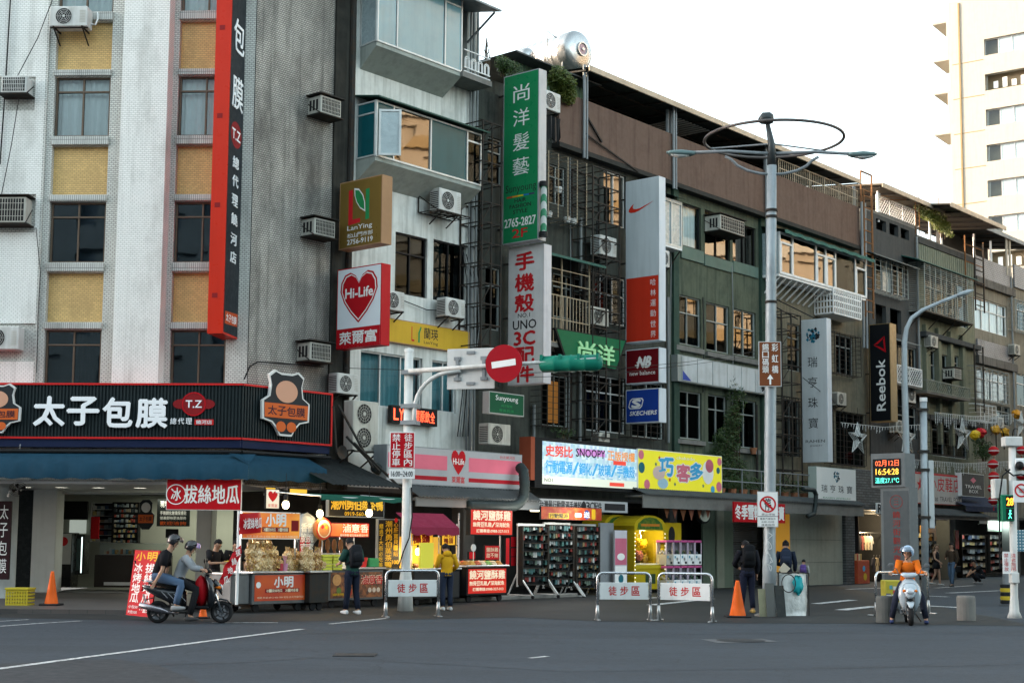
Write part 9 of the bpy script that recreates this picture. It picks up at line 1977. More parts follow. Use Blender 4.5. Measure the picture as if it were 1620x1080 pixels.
def icicles(label,ua,ub,v,y,n,lmax):
 T=fthing('icicle_lights',label,'light string',F1,fx(ua,v,y),y,fz(ua,v,y));mb=MB(F1);a,b=Vector(fpt(F1,ua,v,y)),Vector(fpt(F1,ub,v+3,y));rr=random.Random(int(ua));mb.tube([a,(a+b)/2-Vector((0,0,.15)),b],.012,4)
 for i in range(n):
  p=a.lerp(b,(i+.5)/n);p.z-=.15*(1-abs(2*(i+.5)/n-1));l=rr.uniform(.3,1)*lmax;mb.tube([p,p-Vector((rr.uniform(-.05,.05),0,l))],.009,3)
  for k in range(int(l/.12)):q=p-Vector((0,0,.12*k+.06));mb.add([q+Vector((.025,0,0)),q+Vector((-.025,0,0)),q+Vector((0,0,.04)),q+Vector((0,0,-.04)),q+Vector((0,-.025,0))],[(0,2,4),(2,1,4),(1,3,4),(3,0,4)])
 mb.build('strands',STW,T,kind='stuff')
icicles('upper icicle light string behind the star lights',1478,1604,652,-2.6,46,.7);icicles('lower icicle light string above the shoe shop sign',1440,1600,726,-2.2,60,.55);icicles('left icicle light string over the black sign foot',1330,1460,668,-2.6,30,.3)
LRED=mat('lantern_red',(.48,.015,.02),.6,dirt=.15)
def lantern(label,u,v,y,r=.19):
 c=fpt(F1,u,v,y);T=fthing('paper_lantern',label,'lantern',F1,c[0],y,c[2]-r,'red paper lanterns');mb=MB(F1);n=16;prof=[(r*.35,-r*.85)]+[(r*math.cos(t),r*.85*math.sin(t))for t in[(-1+2*k/8)*1.15 for k in range(9)]]+[(r*.35,r*.85)];mb.lathe(prof,c,n);mb.build('shade',LRED,T,True)
 mb=MB(F1);mb.lathe([(r*.36,r*.8),(r*.36,r*1.02),(0,r*1.02)],c,10);mb.lathe([(r*.36,-r*1.0),(r*.36,-r*.8),(0,-r)],c,10);mb.build('collar',mat('lantern_gold',(.45,.36,.25),.5),T);mb=MB(F1);mb.lathe([(r*1.005,-.02),(r*1.01,.0),(r*1.005,.025)],c,n);mb.build('pale_band',WHITE,T)
 mb=MB(F1);mb.tube([(c[0],c[1],c[2]-r),(c[0],c[1],c[2]-r*1.9)],[.01,.025],6);mb.build('tassel',LRED,T)
for i,v in enumerate((713,734,753,772,791)):lantern(('topmost','second','middle','fourth','lowest')[i]+' red lantern in the string left of the traffic pole',1572+(-1 if i%2 else 0),v,-3.5,.24)
for i,v in enumerate((712,736,752)):lantern(('upper','middle','lower')[i]+' red lantern behind the traffic pole at the right edge',1616,v,-3.0,.24)
# arch with red flowers and greenery behind lanterns
a=F1.hit(1556,705,-1.2);shrub('flower_bush','bushy plant dotted with red and yellow decorations behind the lanterns',a[0],-1.2,a[1],(.9,.5,.75),1100,.13,LEAF)
for i,(u,v,c)in enumerate(((1552,684,(.55,.02,.03)),(1575,680,(.5,.28,.03)),(1590,684,(.5,.28,.03)),(1543,688,(.6,.4,.02)),(1608,655,(.55,.25,.02)))):
 p=fpt(F1,u,v,-1.9);mb=MB(F1);mb.ball(p,(.38,.2,.22),10,6)
 for k,q in enumerate(mb.v):mb.v[k]=q+Vector((rnd.uniform(-.06,.06),rnd.uniform(-.05,.05),rnd.uniform(-.05,.05)))
 tag(mb.build('festive_ornament',mat('festive_%d'%i,c,.6,dirt=.3)),('red','golden','second golden','yellow','orange')[i]+' festive ornament hanging above the lanterns','ornament')
T=fthing('light_arch','pair of dark wire arches above the lanterns','arch',F1,fx(1580,690,-2),-2,fz(1580,700,-2))
for u in(1582,1608):p=fpt(F1,u,690,-2.0);mb=MB(F1);mb.tube([(p[0]-.5,-2,p[2]-.6)]+[(p[0]-.5*math.cos(t*math.pi/8),-2,p[2]+.4*math.sin(t*math.pi/8))for t in range(9)]+[(p[0]+.5,-2,p[2]-.6)],.03,6);mb.build('arch',BLACK,T)
# === people and scooters
def sweep(mb,secs,n=12,p=2.4):
 """sections (centre, side axis, up axis, half widths a and b), closed ends"""
 k=len(mb.v)
 for(c,U,V,a,b)in secs:
  c=Vector(c)
  for j in range(n):
   t=2*math.pi*j/n;cx,sx=math.cos(t),math.sin(t);mb.v.append(c+U*(a*math.copysign(abs(cx)**(2/p),cx))+V*(b*math.copysign(abs(sx)**(2/p),sx)))
 L=len(secs)
 for i in range(L-1):
  for j in range(n):mb.f.append((k+i*n+j,k+i*n+(j+1)%n,k+(i+1)*n+(j+1)%n,k+(i+1)*n+j))
 mb.f.append(tuple(k+j for j in reversed(range(n))));mb.f.append(tuple(k+(L-1)*n+j for j in range(n)))
AX,AY,AZ=Vector((1,0,0)),Vector((0,1,0)),Vector((0,0,1))
SKIN=mat('skin',(.42,.25,.17),.55,dirt=.08)
STAND=dict(pelvis=(0,0,.93),waist=(0,0,1.07),chest=(0,0,1.28),neck=(-.01,0,1.43),head=(.03,0,1.58),shL=(-.01,.19,1.385),elL=(-.03,.25,1.12),wrL=(.06,.24,.90),shR=(-.01,-.19,1.385),elR=(-.03,-.25,1.12),wrR=(.06,-.24,.90),hipL=(0,.09,.90),knL=(.02,.10,.50),anL=(-.02,.10,.09),hipR=(0,-.09,.90),knR=(.02,-.10,.50),anR=(-.02,-.10,.09),foot=0.0)
def person(label,loc,face,pose=None,k=1.0,shirt=(.05,.05,.055),sleeve='short',trousers=(.04,.05,.08),legs='long',shoe=(.5,.5,.5),hair=(.012,.011,.012),hairlen=0,extras=(),hood=False,gender=1.0,cap=None):
 J={q:(Vector(v)*k if not isinstance(v,float)else v)for q,v in{**STAND,**(pose or{})}.items()}
 fr=Frame(loc[0],loc[1],face,loc[2]if len(loc)>2 else 0.0)
 T=thing('person',label,'person',tuple(fr.at(0,0,0)),face)
 vs,es,rs=[],[],[]
 def V(p,r):vs.append(tuple(p));rs.append(r if isinstance(r,tuple)else(r,r));return len(vs)-1
 def chain(a,pts):
  for p,r in pts:b=V(p,r);es.append((a,b));a=b
  return a
 root=V(J['pelvis'],(.12*k,.10*k));ch=chain(root,[(J['waist'],(.115*k,.09*k)),(J['chest'],(.13*k,.10*k))])
 nk=chain(ch,[(J['neck'],.055*k)]);hd=J['head'];up=(hd-J['neck']).normalized()
 chain(nk,[(hd-up*.055*k,.068*k),(hd+up*.01*k,.088*k),(hd+up*.06*k,.086*k),(hd+up*.105*k,.055*k)])
 for s in 'LR':
  sh,el,wr=J['sh'+s],J['el'+s],J['wr'+s];sg=1 if s=='L' else-1
  d=(wr-el).normalized();w_=chain(ch,[(sh,.055*k),(sh.lerp(el,.5),.045*k),(el,.038*k),(el.lerp(wr,.4),.036*k),(wr,.026*k)])
  lat=d.cross(AY if abs(d.y)<.8 else AX).normalized();cu=d.cross(lat).normalized();pm=chain(w_,[(wr+d*.05*k,.028*k)])
  for i,(o,l)in enumerate(((-.022,.075),(-.008,.085),(.008,.08),(.022,.065))):chain(pm,[(wr+d*.085*k+lat*o*k,.0095*k),(wr+d*(.085+l*.55)*k+lat*o*1.1*k+cu*.012*k,.009*k),(wr+d*(.085+l*.9)*k+lat*o*k+cu*.035*k,.008*k)])
  chain(w_,[(wr+d*.04*k+lat*-.034*k,.011*k),(wr+d*.075*k+lat*-.048*k+cu*.015*k,.009*k)])
  hp,kn,an=J['hip'+s],J['kn'+s],J['an'+s];fd=(kn-hp);fd.z=0;fdir=Vector((math.cos(J['foot']),math.sin(J['foot']),0))
  chain(root,[(hp,.085*k),(hp.lerp(kn,.5),.075*k),(kn,.055*k),(kn.lerp(an,.35),.055*k),(an,.036*k),(an+fdir*.12*k+Vector((0,0,-.05*k)),.032*k)])
 inv=RT[T.name];me=bpy.data.meshes.new('body');me.from_pydata(vs,es,[]);me.update();body=bpy.data.objects.new('body',me);COL.objects.link(body);body.parent=T
 md=body.modifiers.new('skin','SKIN');md.use_smooth_shade=True
 for i,r in enumerate(rs):me.skin_vertices[0].data[i].radius=r
 me.skin_vertices[0].data[0].use_root=True
 sb=body.modifiers.new('subdivision','SUBSURF');sb.levels=1;sb.render_levels=1;me.materials.append(SKIN)
 sm=mat('shirt_cloth_%d_%d_%d'%tuple(int(c*1000)for c in shirt),shirt,.9,dirt=.35,bumps=.9,bscale=11,streak=.3);mb=MB(fr)
 P_=[J['pelvis']+Vector((0,0,-.05*k)),J['pelvis']+Vector((0,0,.04*k)),J['waist'],J['chest'].lerp(J['waist'],.4),J['chest'],J['chest'].lerp(J['neck'],.55),J['neck']+up*-.01*k]
 side=(J['shL']-J['shR']);side.normalize()
 rad=[(.17,.125),(.165,.12),(.155,.112),(.175,.122),(.195,.125),(.155,.105),(.068,.07)]
 secs=[]
 for i,(p,(a,b))in enumerate(zip(P_,rad)):
  t=(P_[min(i+1,6)]-P_[max(i-1,0)]).normalized();sd=AY if i<2 else side;v=t.cross(sd).normalized();secs.append((p,sd,v,a*k*(.95 if i<5 else 1)*gender,b*k))
 sweep(mb,secs,16,2.3)
 fac={'short':.55,'long':1.0,'none':.08}[sleeve]
 for s in 'LR':
  sh,el,wr=J['sh'+s],J['el'+s],J['wr'+s];inn=sh.lerp(J['chest'],.35)
  pts,rr=[inn,sh,sh.lerp(el,.5),sh.lerp(el,.98)],[.085,.080,.068,.062]
  if sleeve=='short':pts,rr=[inn,sh,sh.lerp(el,.45),sh.lerp(el,.8)],[.085,.082,.075,.074]
  if sleeve=='long':pts+=[el.lerp(wr,.15),el.lerp(wr,.6),el.lerp(wr,.97)];rr+=[.06,.054,.042]
  if sleeve!='none':mb.tube(pts,[r*k for r in rr],12)
 mb.build('shirt' if sleeve!='long' else 'jacket',sm,T,True)
 if hood:mb=MB(fr);c=J['neck']+Vector((-.07*k,0,.02*k));mb.ball(c,(.085*k,.12*k,.09*k),12,8);mb.build('hood',sm,T,True)
 tm=mat('trouser_cloth_%d_%d_%d'%tuple(int(c*1000)for c in trousers),trousers,.9,dirt=.35,bumps=.9,bscale=11,streak=.3);mb=MB(fr);pv=J['pelvis']
 sweep(mb,[(pv+Vector((0,0,.05*k)),AY,AX,.158*k*gender,.115*k),(pv,AY,AX,.168*k*gender,.125*k),(pv+Vector((0,0,-.09*k)),AY,AX,.16*k,.12*k)],14)
 for s in 'LR':
  hp,kn,an=J['hip'+s],J['kn'+s],J['an'+s];q=[hp.lerp(pv,.3)+Vector((0,0,.02)),hp.lerp(kn,.12),hp.lerp(kn,.55),kn];r=[.10,.10,.086,.072]
  if legs=='long':q+=[kn.lerp(an,.12),kn.lerp(an,.5),kn.lerp(an,.93)];r+=[.070,.066,.060]
  elif legs=='short':q,r=[hp.lerp(pv,.3),hp.lerp(kn,.12),hp.lerp(kn,.5)],[.10,.10,.095]
  mb.tube(q,[x*k for x in r],12)
 mb.build('trousers',tm,T,True)
 for s in 'LR':
  an=J['an'+s];fd=Vector((math.cos(J['foot']),math.sin(J['foot']),0));sd=Vector((-fd.y,fd.x,0));z=an.z-.045*k;mb=MB(fr)
  sweep(mb,[(Vector((an.x,an.y,z))+fd*t*k,sd,AZ,a*k,b*k)for t,a,b in((-.085,.025,.035),(-.06,.042,.048),(.02,.044,.05),(.10,.048,.036),(.16,.042,.026),(.185,.02,.015))],12);mb.build('shoe',mat('shoe_%d_%d_%d'%tuple(int(c*100)for c in shoe),shoe,.6,dirt=.2),T,True)
 hm=mat('hair_%d'%int(hair[0]*1000),hair,.6,dirt=.3,bumps=.6,bscale=40);fw=AX;fw=(fw-up*fw.dot(up)).normalized();yaw=J.get('yaw',0.0);lat=up.cross(fw)
 if isinstance(yaw,float)and yaw:fw=(fw*math.cos(yaw)+lat*math.sin(yaw));lat=up.cross(fw)
 if cap is None:
  mb=MB(fr);c=hd+up*.045*k-fw*.015*k;n=14
  for i in range(7):
   th=math.pi*(.03+.62*i/6)
   for j in range(n):
    a=2*math.pi*j/n;cut=1.0 if not(math.cos(a)>.2 and i>3)else .72
    mb.v.append(c+(up*math.cos(th)*.108+(fw*math.cos(a)*.103+lat*math.sin(a)*.094)*math.sin(th)*cut)*k*1.04)
  for i in range(6):
   for j in range(n):mb.f.append((i*n+j,(i+1)*n+j,(i+1)*n+(j+1)%n,i*n+(j+1)%n))
  mb.f.append(tuple(range(n)));mb.build('hair',hm,T,True)
  if hairlen:
   mb=MB(fr);b0=hd-fw*.07*k;sweep(mb,[(b0+up*.06*k,lat,fw,.075*k,.04*k),(b0-fw*.02*k-up*.06*k,lat,fw,.095*k,.045*k),(b0-fw*.03*k-up*.2*k*hairlen,lat,fw,.10*k,.035*k),(b0-fw*.02*k-up*.33*k*hairlen,lat,fw,.05*k,.02*k)],12);mb.build('long_hair',hm,T,True)
 for s in(-1,1):
  mb=MB(fr);c=hd+lat*s*.088*k+up*.0*k;mb.ball(c,(.018*k,.012*k,.03*k),8,6);mb.build('ear',SKIN,T,True)
  mb=MB(fr);c=hd+fw*.084*k+lat*s*.032*k+up*.015*k;mb.ball(c,(.010*k,.013*k,.008*k),8,6);mb.build('eye',mat('eye_dark',(.02,.015,.012),.3),T,True)
  mb=MB(fr);c=hd+fw*.088*k+lat*s*.032*k+up*.034*k;mb.ball(c,(.008*k,.02*k,.005*k),8,5);mb.build('eyebrow',hm,T,True)
 mb=MB(fr);sweep(mb,[(hd+fw*.086*k+up*.015*k,lat,up,.008*k,.008*k),(hd+fw*.103*k-up*.022*k,lat,up,.015*k,.010*k),(hd+fw*.088*k-up*.032*k,lat,up,.012*k,.006*k)],8);mb.build('nose',SKIN,T,True)
 mb=MB(fr);mb.ball(hd+fw*.080*k-up*.055*k,(.010*k,.024*k,.008*k),8,5);mb.build('mouth',mat('lips',(.32,.12,.10),.5),T,True)
 for e in extras:e(T,fr,J,k,hd,up,fw,lat)
 return T,fr,J
def helmet(col,visor,name='helmet',open_=True):
 def f(T,fr,J,k,hd,up,fw,lat):
  m=mat('helmet_%d_%d_%d'%tuple(int(c*100)for c in col),col,.2,dirt=.1,spec=.7);mb=MB(fr);c=hd+up*.035*k;n=18
  for i in range(9):
   th=math.pi*(.02+.66*i/8)
   for j in range(n):
    a=2*math.pi*j/n;ca=math.cos(a);fr_=.56 if(ca>.3 and i>4)else 1.0
    t2=th*fr_;mb.v.append(c+(up*math.cos(t2)*.142+(fw*ca*.148+lat*math.sin(a)*.130)*math.sin(t2))*k)
  for i in range(8):
   for j in range(n):mb.f.append((i*n+j,(i+1)*n+j,(i+1)*n+(j+1)%n,i*n+(j+1)%n))
  mb.f.append(tuple(range(n)));h=mb.build(name,m,T,True)
  vm=mat('visor_%d_%d_%d'%tuple(int(c*100)for c in visor),visor,.12,.3,dirt=.05,spec=.8);mb=MB(fr);vs=[]
  for i in range(9):
   a=(-1+2*i/8)*1.0
   for t,r in((.125,.120),(.085,.152),(.035,.165)):vs.append(c+(fw*math.cos(a)*r+lat*math.sin(a)*(r-.012)+up*(t))*k)
  mb.add(vs,[(3*i+j,3*i+3+j,3*i+4+j,3*i+1+j)for i in range(8)for j in(0,1)]);mb.build('visor',vm,h,True)
  mb=MB(fr);mb.tube([hd+lat*.10*k-up*.01*k,hd+fw*.06*k-up*.115*k,hd-lat*.10*k-up*.01*k],.009*k,6);mb.build('chin_strap',BLACK,h)
 return f
def backpack(col):
 def f(T,fr,J,k,hd,up,fw,lat):
  m=mat('backpack_%d'%int(col[0]*1000),col,.8,dirt=.2);mb=MB(fr);s=(J['chest']-J['pelvis']).normalized();b=J['chest']-fw*.19*k;mb2=[(b+s*.14*k,lat,fw,.11*k,.06*k),(b+s*.08*k,lat,fw,.15*k,.085*k),(b-s*.15*k,lat,fw,.16*k,.10*k),(b-s*.30*k,lat,fw,.15*k,.085*k),(b-s*.33*k,lat,fw,.12*k,.06*k)]
  sweep(mb,mb2,14,3.2);o=mb.build('backpack',m,T,True);mb=MB(fr);q=b-s*.14*k-fw*.10*k;sweep(mb,[(q+s*.09*k,lat,fw,.10*k,.02*k),(q,lat,fw,.12*k,.035*k),(q-s*.12*k,lat,fw,.11*k,.03*k)],12,3);mb.build('pocket',m,o,True)
  for sg in(-1,1):mb=MB(fr);mb.tube([b+s*.13*k+lat*sg*.08*k,J['chest']+s*.13*k+lat*sg*.10*k,J['chest']+fw*.125*k+lat*sg*.12*k,J['chest']-s*.18*k+lat*sg*.17*k,b-s*.2*k+lat*sg*.15*k],.018*k,6);mb.build('strap',m,o,True)
 return f
def held(fn):return lambda T,fr,J,k,hd,up,fw,lat:fn(T,fr,J)
FA=F1.ang
# --- people on foot
g=ground(556,971);person('man in a dark green shirt with a black backpack standing at the duck stall',(g.x,g.y),R(128),dict(neck=(.05,0,1.42),head=(.13,0,1.545),chest=(.02,0,1.28),elL=(.08,.27,1.13),wrL=(.32,.20,1.10),elR=(.02,-.26,1.12),wrR=(.27,-.18,1.06),anR=(-.12,-.10,.09),knR=(-.01,-.10,.5),anL=(.06,.12,.09)),1.0,(.018,.055,.045),'short',(.012,.016,.03),'long',(.6,.6,.6),extras=(backpack((.012,.013,.016)),))
g=ground(706,965);person('person in a yellow hooded sweatshirt at the fried chicken cart',(g.x,g.y),R(112),dict(neck=(.03,0,1.42),head=(.10,0,1.55),elL=(.02,.26,1.13),wrL=(.26,.17,1.12),elR=(-.02,-.27,1.13),wrR=(.2,-.2,1.0)),.93,(.55,.30,.015),'long',(.02,.028,.05),'long',(.5,.5,.5),hood=True)
g=ground(1183,969);person('man in dark jacket with a black backpack beside the orange cone',(g.x,g.y),R(96),dict(neck=(.06,0,1.41),head=(.15,0,1.52),elL=(.10,.28,1.12),wrL=(.28,.16,1.05),anL=(.05,.14,.09),anR=(-.05,-.11,.09)),1.03,(.012,.013,.018),'long',(.012,.015,.03),'long',(.38,.25,.08),extras=(backpack((.008,.009,.011)),),hood=True)
def bun(T,fr,J,k,hd,up,fw,lat):mb=MB(fr);mb.ball(hd+up*.10*k-fw*.10*k,.05*k,10,7);mb.build('hair_bun',MATS['hair_12'],T,True)
g=ground(1244,955);person('woman in a navy jacket with tied hair behind the rubbish bag',(g.x,g.y),R(80),dict(elL=(.02,.26,1.12),wrL=(.2,.16,1.06)),1.0,(.014,.02,.035),'long',(.02,.022,.03),'long',(.1,.1,.1),extras=(bun,backpack((.02,.028,.05))),gender=.93,hood=True)
g=ground(1272,940);person('small child in pale clothes with black hair behind the rubbish bag',(g.x,g.y),R(70),None,.66,(.30,.30,.28),'long',(.1,.1,.12),'long',(.2,.2,.2),extras=(backpack((.10,.06,.22)),))
def tote(T,fr,J):mb=MB(fr);c=J['wrL']+Vector((-.05,.05,-.1));mb.bevbox(c.x-.14,c.x+.14,c.y-.04,c.y+.04,c.z-.22,c.z+.02,.02);b=mb.build('shoulder_bag',mat('black_leather',(.015,.015,.016),.5),T);mb=MB(fr);mb.tube([(c.x-.1,c.y,c.z),J['shL']+Vector((0,.02,.06)),(c.x+.1,c.y,c.z)],.01,5);mb.build('strap',MATS['black_leather'],b)
g=ground(1482,926);person('long haired woman in black carrying a bag near the grey pole',(g.x,g.y),R(-40),dict(knL=(.08,.09,.5),anL=(.10,.10,.09),anR=(-.2,-.10,.14),knR=(0,-.1,.5),elR=(.05,-.25,1.12),wrR=(.22,-.2,1.0)),.97,(.02,.02,.022),'none',(.018,.018,.02),'short',(.45,.43,.4),(.16,.11,.07),1.0,gender=.9)
g=ground(1507,928);person('woman in a brown top and blue jeans with a shoulder bag',(g.x,g.y),R(215),dict(anL=(.14,.1,.09),knL=(.1,.1,.5),anR=(-.12,-.10,.10),elR=(.08,-.24,1.14),wrR=(.25,-.1,1.12)),1.0,(.06,.042,.028),'long',(.08,.13,.20),'long',(.05,.05,.05),(.02,.015,.013),.9,extras=(held(tote),),gender=.92)
g=ground(1549,923);person('man in black with white sleeves crouching by the far shops',(g.x,g.y),R(190),dict(pelvis=(-.14,0,.32),waist=(-.10,0,.45),chest=(.04,0,.62),neck=(.15,0,.74),head=(.22,0,.87),shL=(.05,.19,.72),shR=(.05,-.19,.72),elL=(.30,.2,.55),wrL=(.46,.1,.42),elR=(.28,-.2,.55),wrR=(.44,-.1,.40),hipL=(-.12,.1,.30),hipR=(-.12,-.1,.30),knL=(.26,.14,.44),knR=(.26,-.14,.42),anL=(.0,.13,.09),anR=(.02,-.13,.09)),1.0,(.02,.022,.025),'short',(.02,.022,.028),'long',(.3,.3,.3))
# --- stall keepers
def corn(T,fr,J):mb=MB(fr);c=J['wrR']+Vector((.12,.08,.02));mb.loft([(c.x-.1,c.y,c.z,.02,.02),(c.x,c.y,c.z+.01,.03,.03),(c.x+.12,c.y,c.z+.02,.02,.02)],10);tag(mb.build('sweet_potato',mat('sweet_potato_yellow',(.62,.38,.04),.5)),'yellow sweet potato in the stall keeper hands','food')
g=ground(330,966);person('stall keeper in a black shirt holding a yellow sweet potato',(g.x,g.y+.5),R(-28),dict(neck=(.02,0,1.42),head=(.09,0,1.545),elL=(.10,.27,1.12),wrL=(.34,.10,1.14),elR=(.08,-.27,1.12),wrR=(.32,-.12,1.13)),.97,(.014,.014,.016),'short',(.03,.03,.035),extras=(held(corn),))
g=F1.at(F1.gnd(398,969)[0]+.75,F1.gnd(398,969)[1]+1.55);person('stall keeper half hidden behind the bags of crisps',(g.x,g.y),R(-60),dict(neck=(.03,0,1.42),head=(.10,0,1.54)),.97,(.02,.02,.022),'short',(.03,.03,.03))
# --- scooters
def scooter(label,gx,gy,ang,body,dark=(.015,.015,.017),rimc=(.3,.3,.31),steer=0.0,seatc=(.016,.016,.017),style=0,lights=(.6,.62,.65)):
 fr=Frame(gx,gy,ang);T=fthing('scooter',label,'scooter',fr);BM=mat('scooter_paint_%d_%d'%(int(body[0]*100),int(body[2]*100)),body,.18,.1,dirt=.08,spec=.7);DM=mat('scooter_plastic_%d'%style,dark,.45,dirt=.2);CH=mat('chrome',(.6,.6,.6),.12,1.0,dirt=.1);WR=.218
 fx0,rx0=.63,-.60
 for(wx,nm)in((fx0,'front_wheel'),(rx0,'rear_wheel')):
  mb=MB(fr);pr=[(WR-.075,-.045),(WR-.02,-.052),(WR,-.028),(WR,.028),(WR-.02,.052),(WR-.075,.045)];mb.lathe(pr,(wx,0,WR),28,'y');w_=mb.build(nm,RUBBER,T,True)
  mb=MB(fr);mb.lathe([(WR-.07,-.047),(WR-.085,-.03),(.04,-.035),(.03,-.05),(0,-.05)],(wx,0,WR),24,'y');mb.lathe([(WR-.07,.047),(WR-.085,.03),(.04,.035),(.03,.05),(0,.05)],(wx,0,WR),24,'y')
  for k in range(5):a=k*1.2566;mb.bar((wx+.03*math.cos(a),-.052,WR+.03*math.sin(a)),(wx+.14*math.cos(a),-.050,WR+.14*math.sin(a)),.03);mb.bar((wx+.03*math.cos(a),.052,WR+.03*math.sin(a)),(wx+.14*math.cos(a),.050,WR+.14*math.sin(a)),.03)
  mb.build('rim',mat('rim_%d'%int(rimc[0]*100),rimc,.3,.8,dirt=.2),w_,True)
 mb=MB(fr);mb.lathe([(.09,-.062),(.09,-.056),(.05,-.056),(.05,-.062)],(fx0,0,WR),20,'y');mb.build('brake_disc',CH,T)
 mb=MB(fr)
 for s in(-.075,.075):mb.tube([(fx0,s,WR),(fx0-.12,s,.55),(fx0-.16,s*.6,.66)],[.024,.026,.03],8)
 mb.build('fork',CH if style==0 else DM,T,True)
 mb=MB(fr);sweep(mb,[(Vector((fx0-.02+.255*math.cos(a),0,WR+.255*math.sin(a))),AY,Vector((math.cos(a),0,math.sin(a))),w_,.018)for a,w_ in((2.5,.05),(2.1,.075),(1.6,.08),(1.1,.07),(.6,.03))],10);mb.build('front_fender',BM,T,True)
 mb=MB(fr);sweep(mb,[(Vector((.40,0,.30)),AY,AX,.13,.06),(Vector((.42,0,.45)),AY,AX,.20,.08),(Vector((.43,0,.62)),AY,AX,.235,.09),(Vector((.40,0,.78)),AY,AX,.21,.085),(Vector((.34,0,.90)),AY,AX,.13,.06),(Vector((.31,0,.96)),AY,AX,.07,.04)],16,2.6);mb.build('leg_shield',BM,T,True)
 mb=MB(fr);sweep(mb,[(Vector((.46,0,.80)),AY,AZ,.13,.07),(Vector((.54,0,.74)),AY,AZ,.15,.10),(Vector((.60,0,.66)),AY,AZ,.11,.09),(Vector((.63,0,.58)),AY,AZ,.04,.04)],14,2.3);mb.build('nose',BM,T,True)
 for s in(-1,1):mb=MB(fr);mb.ball((.555,s*.105,.70),(.06,.05,.035),10,7);mb.build('indicator',mat('amber_lens',(.6,.14,.01),.15),T,True)
 mb=MB(fr);mb.loft([(.60,0,.735,.06,.03),(.625,0,.70,.08,.045),(.64,0,.66,.05,.03)],12);mb.build('headlight',mat('headlight_lens_%d'%style,lights,.08,.2,dirt=.05,spec=.9),T,True)
 if style==1:Plane(fr,(.66,.07,.52),(0,-1,0)).disc(.07,.0,.06,BLACK,T,'grille',.0,.03)
 mb=MB(fr);mb.bevbox(-.10,.40,-.15,.15,.27,.34,.03);mb.build('floorboard',DM,T)
 mb=MB(fr);mb.bevbox(-.55,.1,-.09,.09,.19,.30,.03);mb.loft([(-.75,.11,WR,.05,.09),(-.5,.11,.25,.06,.10),(-.2,.10,.27,.05,.08)],12);mb.build('engine',mat('engine_grey',(.10,.10,.10),.5,.5,dirt=.4),T,True)
 mb=MB(fr);sweep(mb,[(Vector((x,0,z)),AY,AZ,a,b)for x,z,a,b in((-.06,.46,.10,.16),(-.18,.50,.145,.18),(-.40,.54,.16,.14),(-.62,.60,.15,.10),(-.80,.67,.11,.065),(-.92,.72,.05,.03))],16,2.8);mb.build('rear_body',BM,T,True)
 mb=MB(fr);sweep(mb,[(Vector((x,0,z)),AY,AZ,a,b)for x,z,a,b in((.0,.70,.06,.03),(-.06,.715,.115,.05),(-.25,.70,.145,.055),(-.42,.725,.15,.055),(-.50,.77,.14,.055),(-.72,.785,.13,.045),(-.80,.78,.07,.025))],16,2.6);mb.build('seat',mat('seat_vinyl_%d'%style,seatc,.55,dirt=.2),T,True)
 mb=MB(fr);mb.tube([(-.62,-.12,.78),(-.82,-.11,.82),(-.92,0,.83),(-.82,.11,.82),(-.62,.12,.78)],.016,8);mb.build('grab_rail',CH,T,True)
 mb=MB(fr);mb.loft([(-.90,0,.66,.09,.04),(-.945,0,.655,.06,.025)],10);mb.build('tail_light',mat('tail_red',(.45,.01,.01),.2),T,True)
 mb=MB(fr);mb.add([(-.84,-.12,.40),(-.84,.12,.40),(-.90,.12,.56),(-.90,-.12,.56),(-.83,-.12,.40),(-.83,.12,.40),(-.89,.12,.56),(-.89,-.12,.56)],[(0,1,2,3),(7,6,5,4),(0,4,5,1),(2,6,7,3)]);mb.build('number_plate',WHITE_C,T)
 mb=MB(fr);sweep(mb,[(Vector((x,0,z)),AY,AZ,.07,.012)for x,z in((-.68,.50),(-.82,.46),(-.92,.34),(-.94,.26))],8);mb.build('rear_fender',DM,T)
 mb=MB(fr);mb.tube([(-.2,-.12,.2),(-.4,-.14,.22),(-.55,-.16,.27),(-.95,-.17,.36)],[.025,.03,.06,.055],12);mb.build('exhaust',mat('exhaust_metal',(.30,.28,.30),.25,.9,dirt=.3)if style==0 else DM,T,True)
 mb=MB(fr);mb.tube([(-.05,.1,.27),(-.1,.25,.05)],.014,6);mb.build('kickstand',DKSTEEL,T)
 mb=MB(fr);sweep(mb,[(Vector((.36,0,.97)),AY,AX,.10,.06),(Vector((.33,0,1.03)),AY,AX,.19,.08),(Vector((.30,0,1.07)),AY,AX,.13,.05)],14,2.5);mb.build('handlebar_cover',BM if style==1 else DM,T,True)
 for s in(-1,1):
  mb=MB(fr);mb.tube([(.31,s*.14,1.03),(.27,s*.24,1.035),(.22,s*.36,1.02)],[.014,.017,.018],8);mb.build('grip',RUBBER,T,True);mb=MB(fr);mb.tube([(.30,s*.22,1.03),(.33,s*.29,1.03),(.29,s*.37,1.02)],.007,6);mb.build('brake_lever',CH,T)
  mb=MB(fr);mb.tube([(.30,s*.21,1.04),(.30,s*.25,1.14),(.29,s*.33,1.20)],.008,6);m_=mb.build('mirror',DM,T);mb=MB(fr);mb.ball((.29,s*.36,1.22),(.018,.065,.045),12,8);mb.build('mirror_shell',DM,m_,True)
 return fr,T
g0=ground(254,985);g1=ground(342,985)
sx=(g0.x+g1.x)/2
frb,TBs=scooter('glossy black scooter carrying two riders in front of the sweet potato stall',sx+.01,(g0.y+g1.y)/2,math.atan2(g1.y-g0.y,g1.x-g0.x),(.012,.014,.017),rimc=(.08,.08,.085))
P=Plane(frb,(-.55,-.156,.50),(1,0,-.18));
for i in range(4):P.strokes([[(.02+.12*i,.12),(.14+.12*i,.02)]],.014,mat('decal_silver',(.5,.5,.52),.3,.6),TBs,'decal',.012)
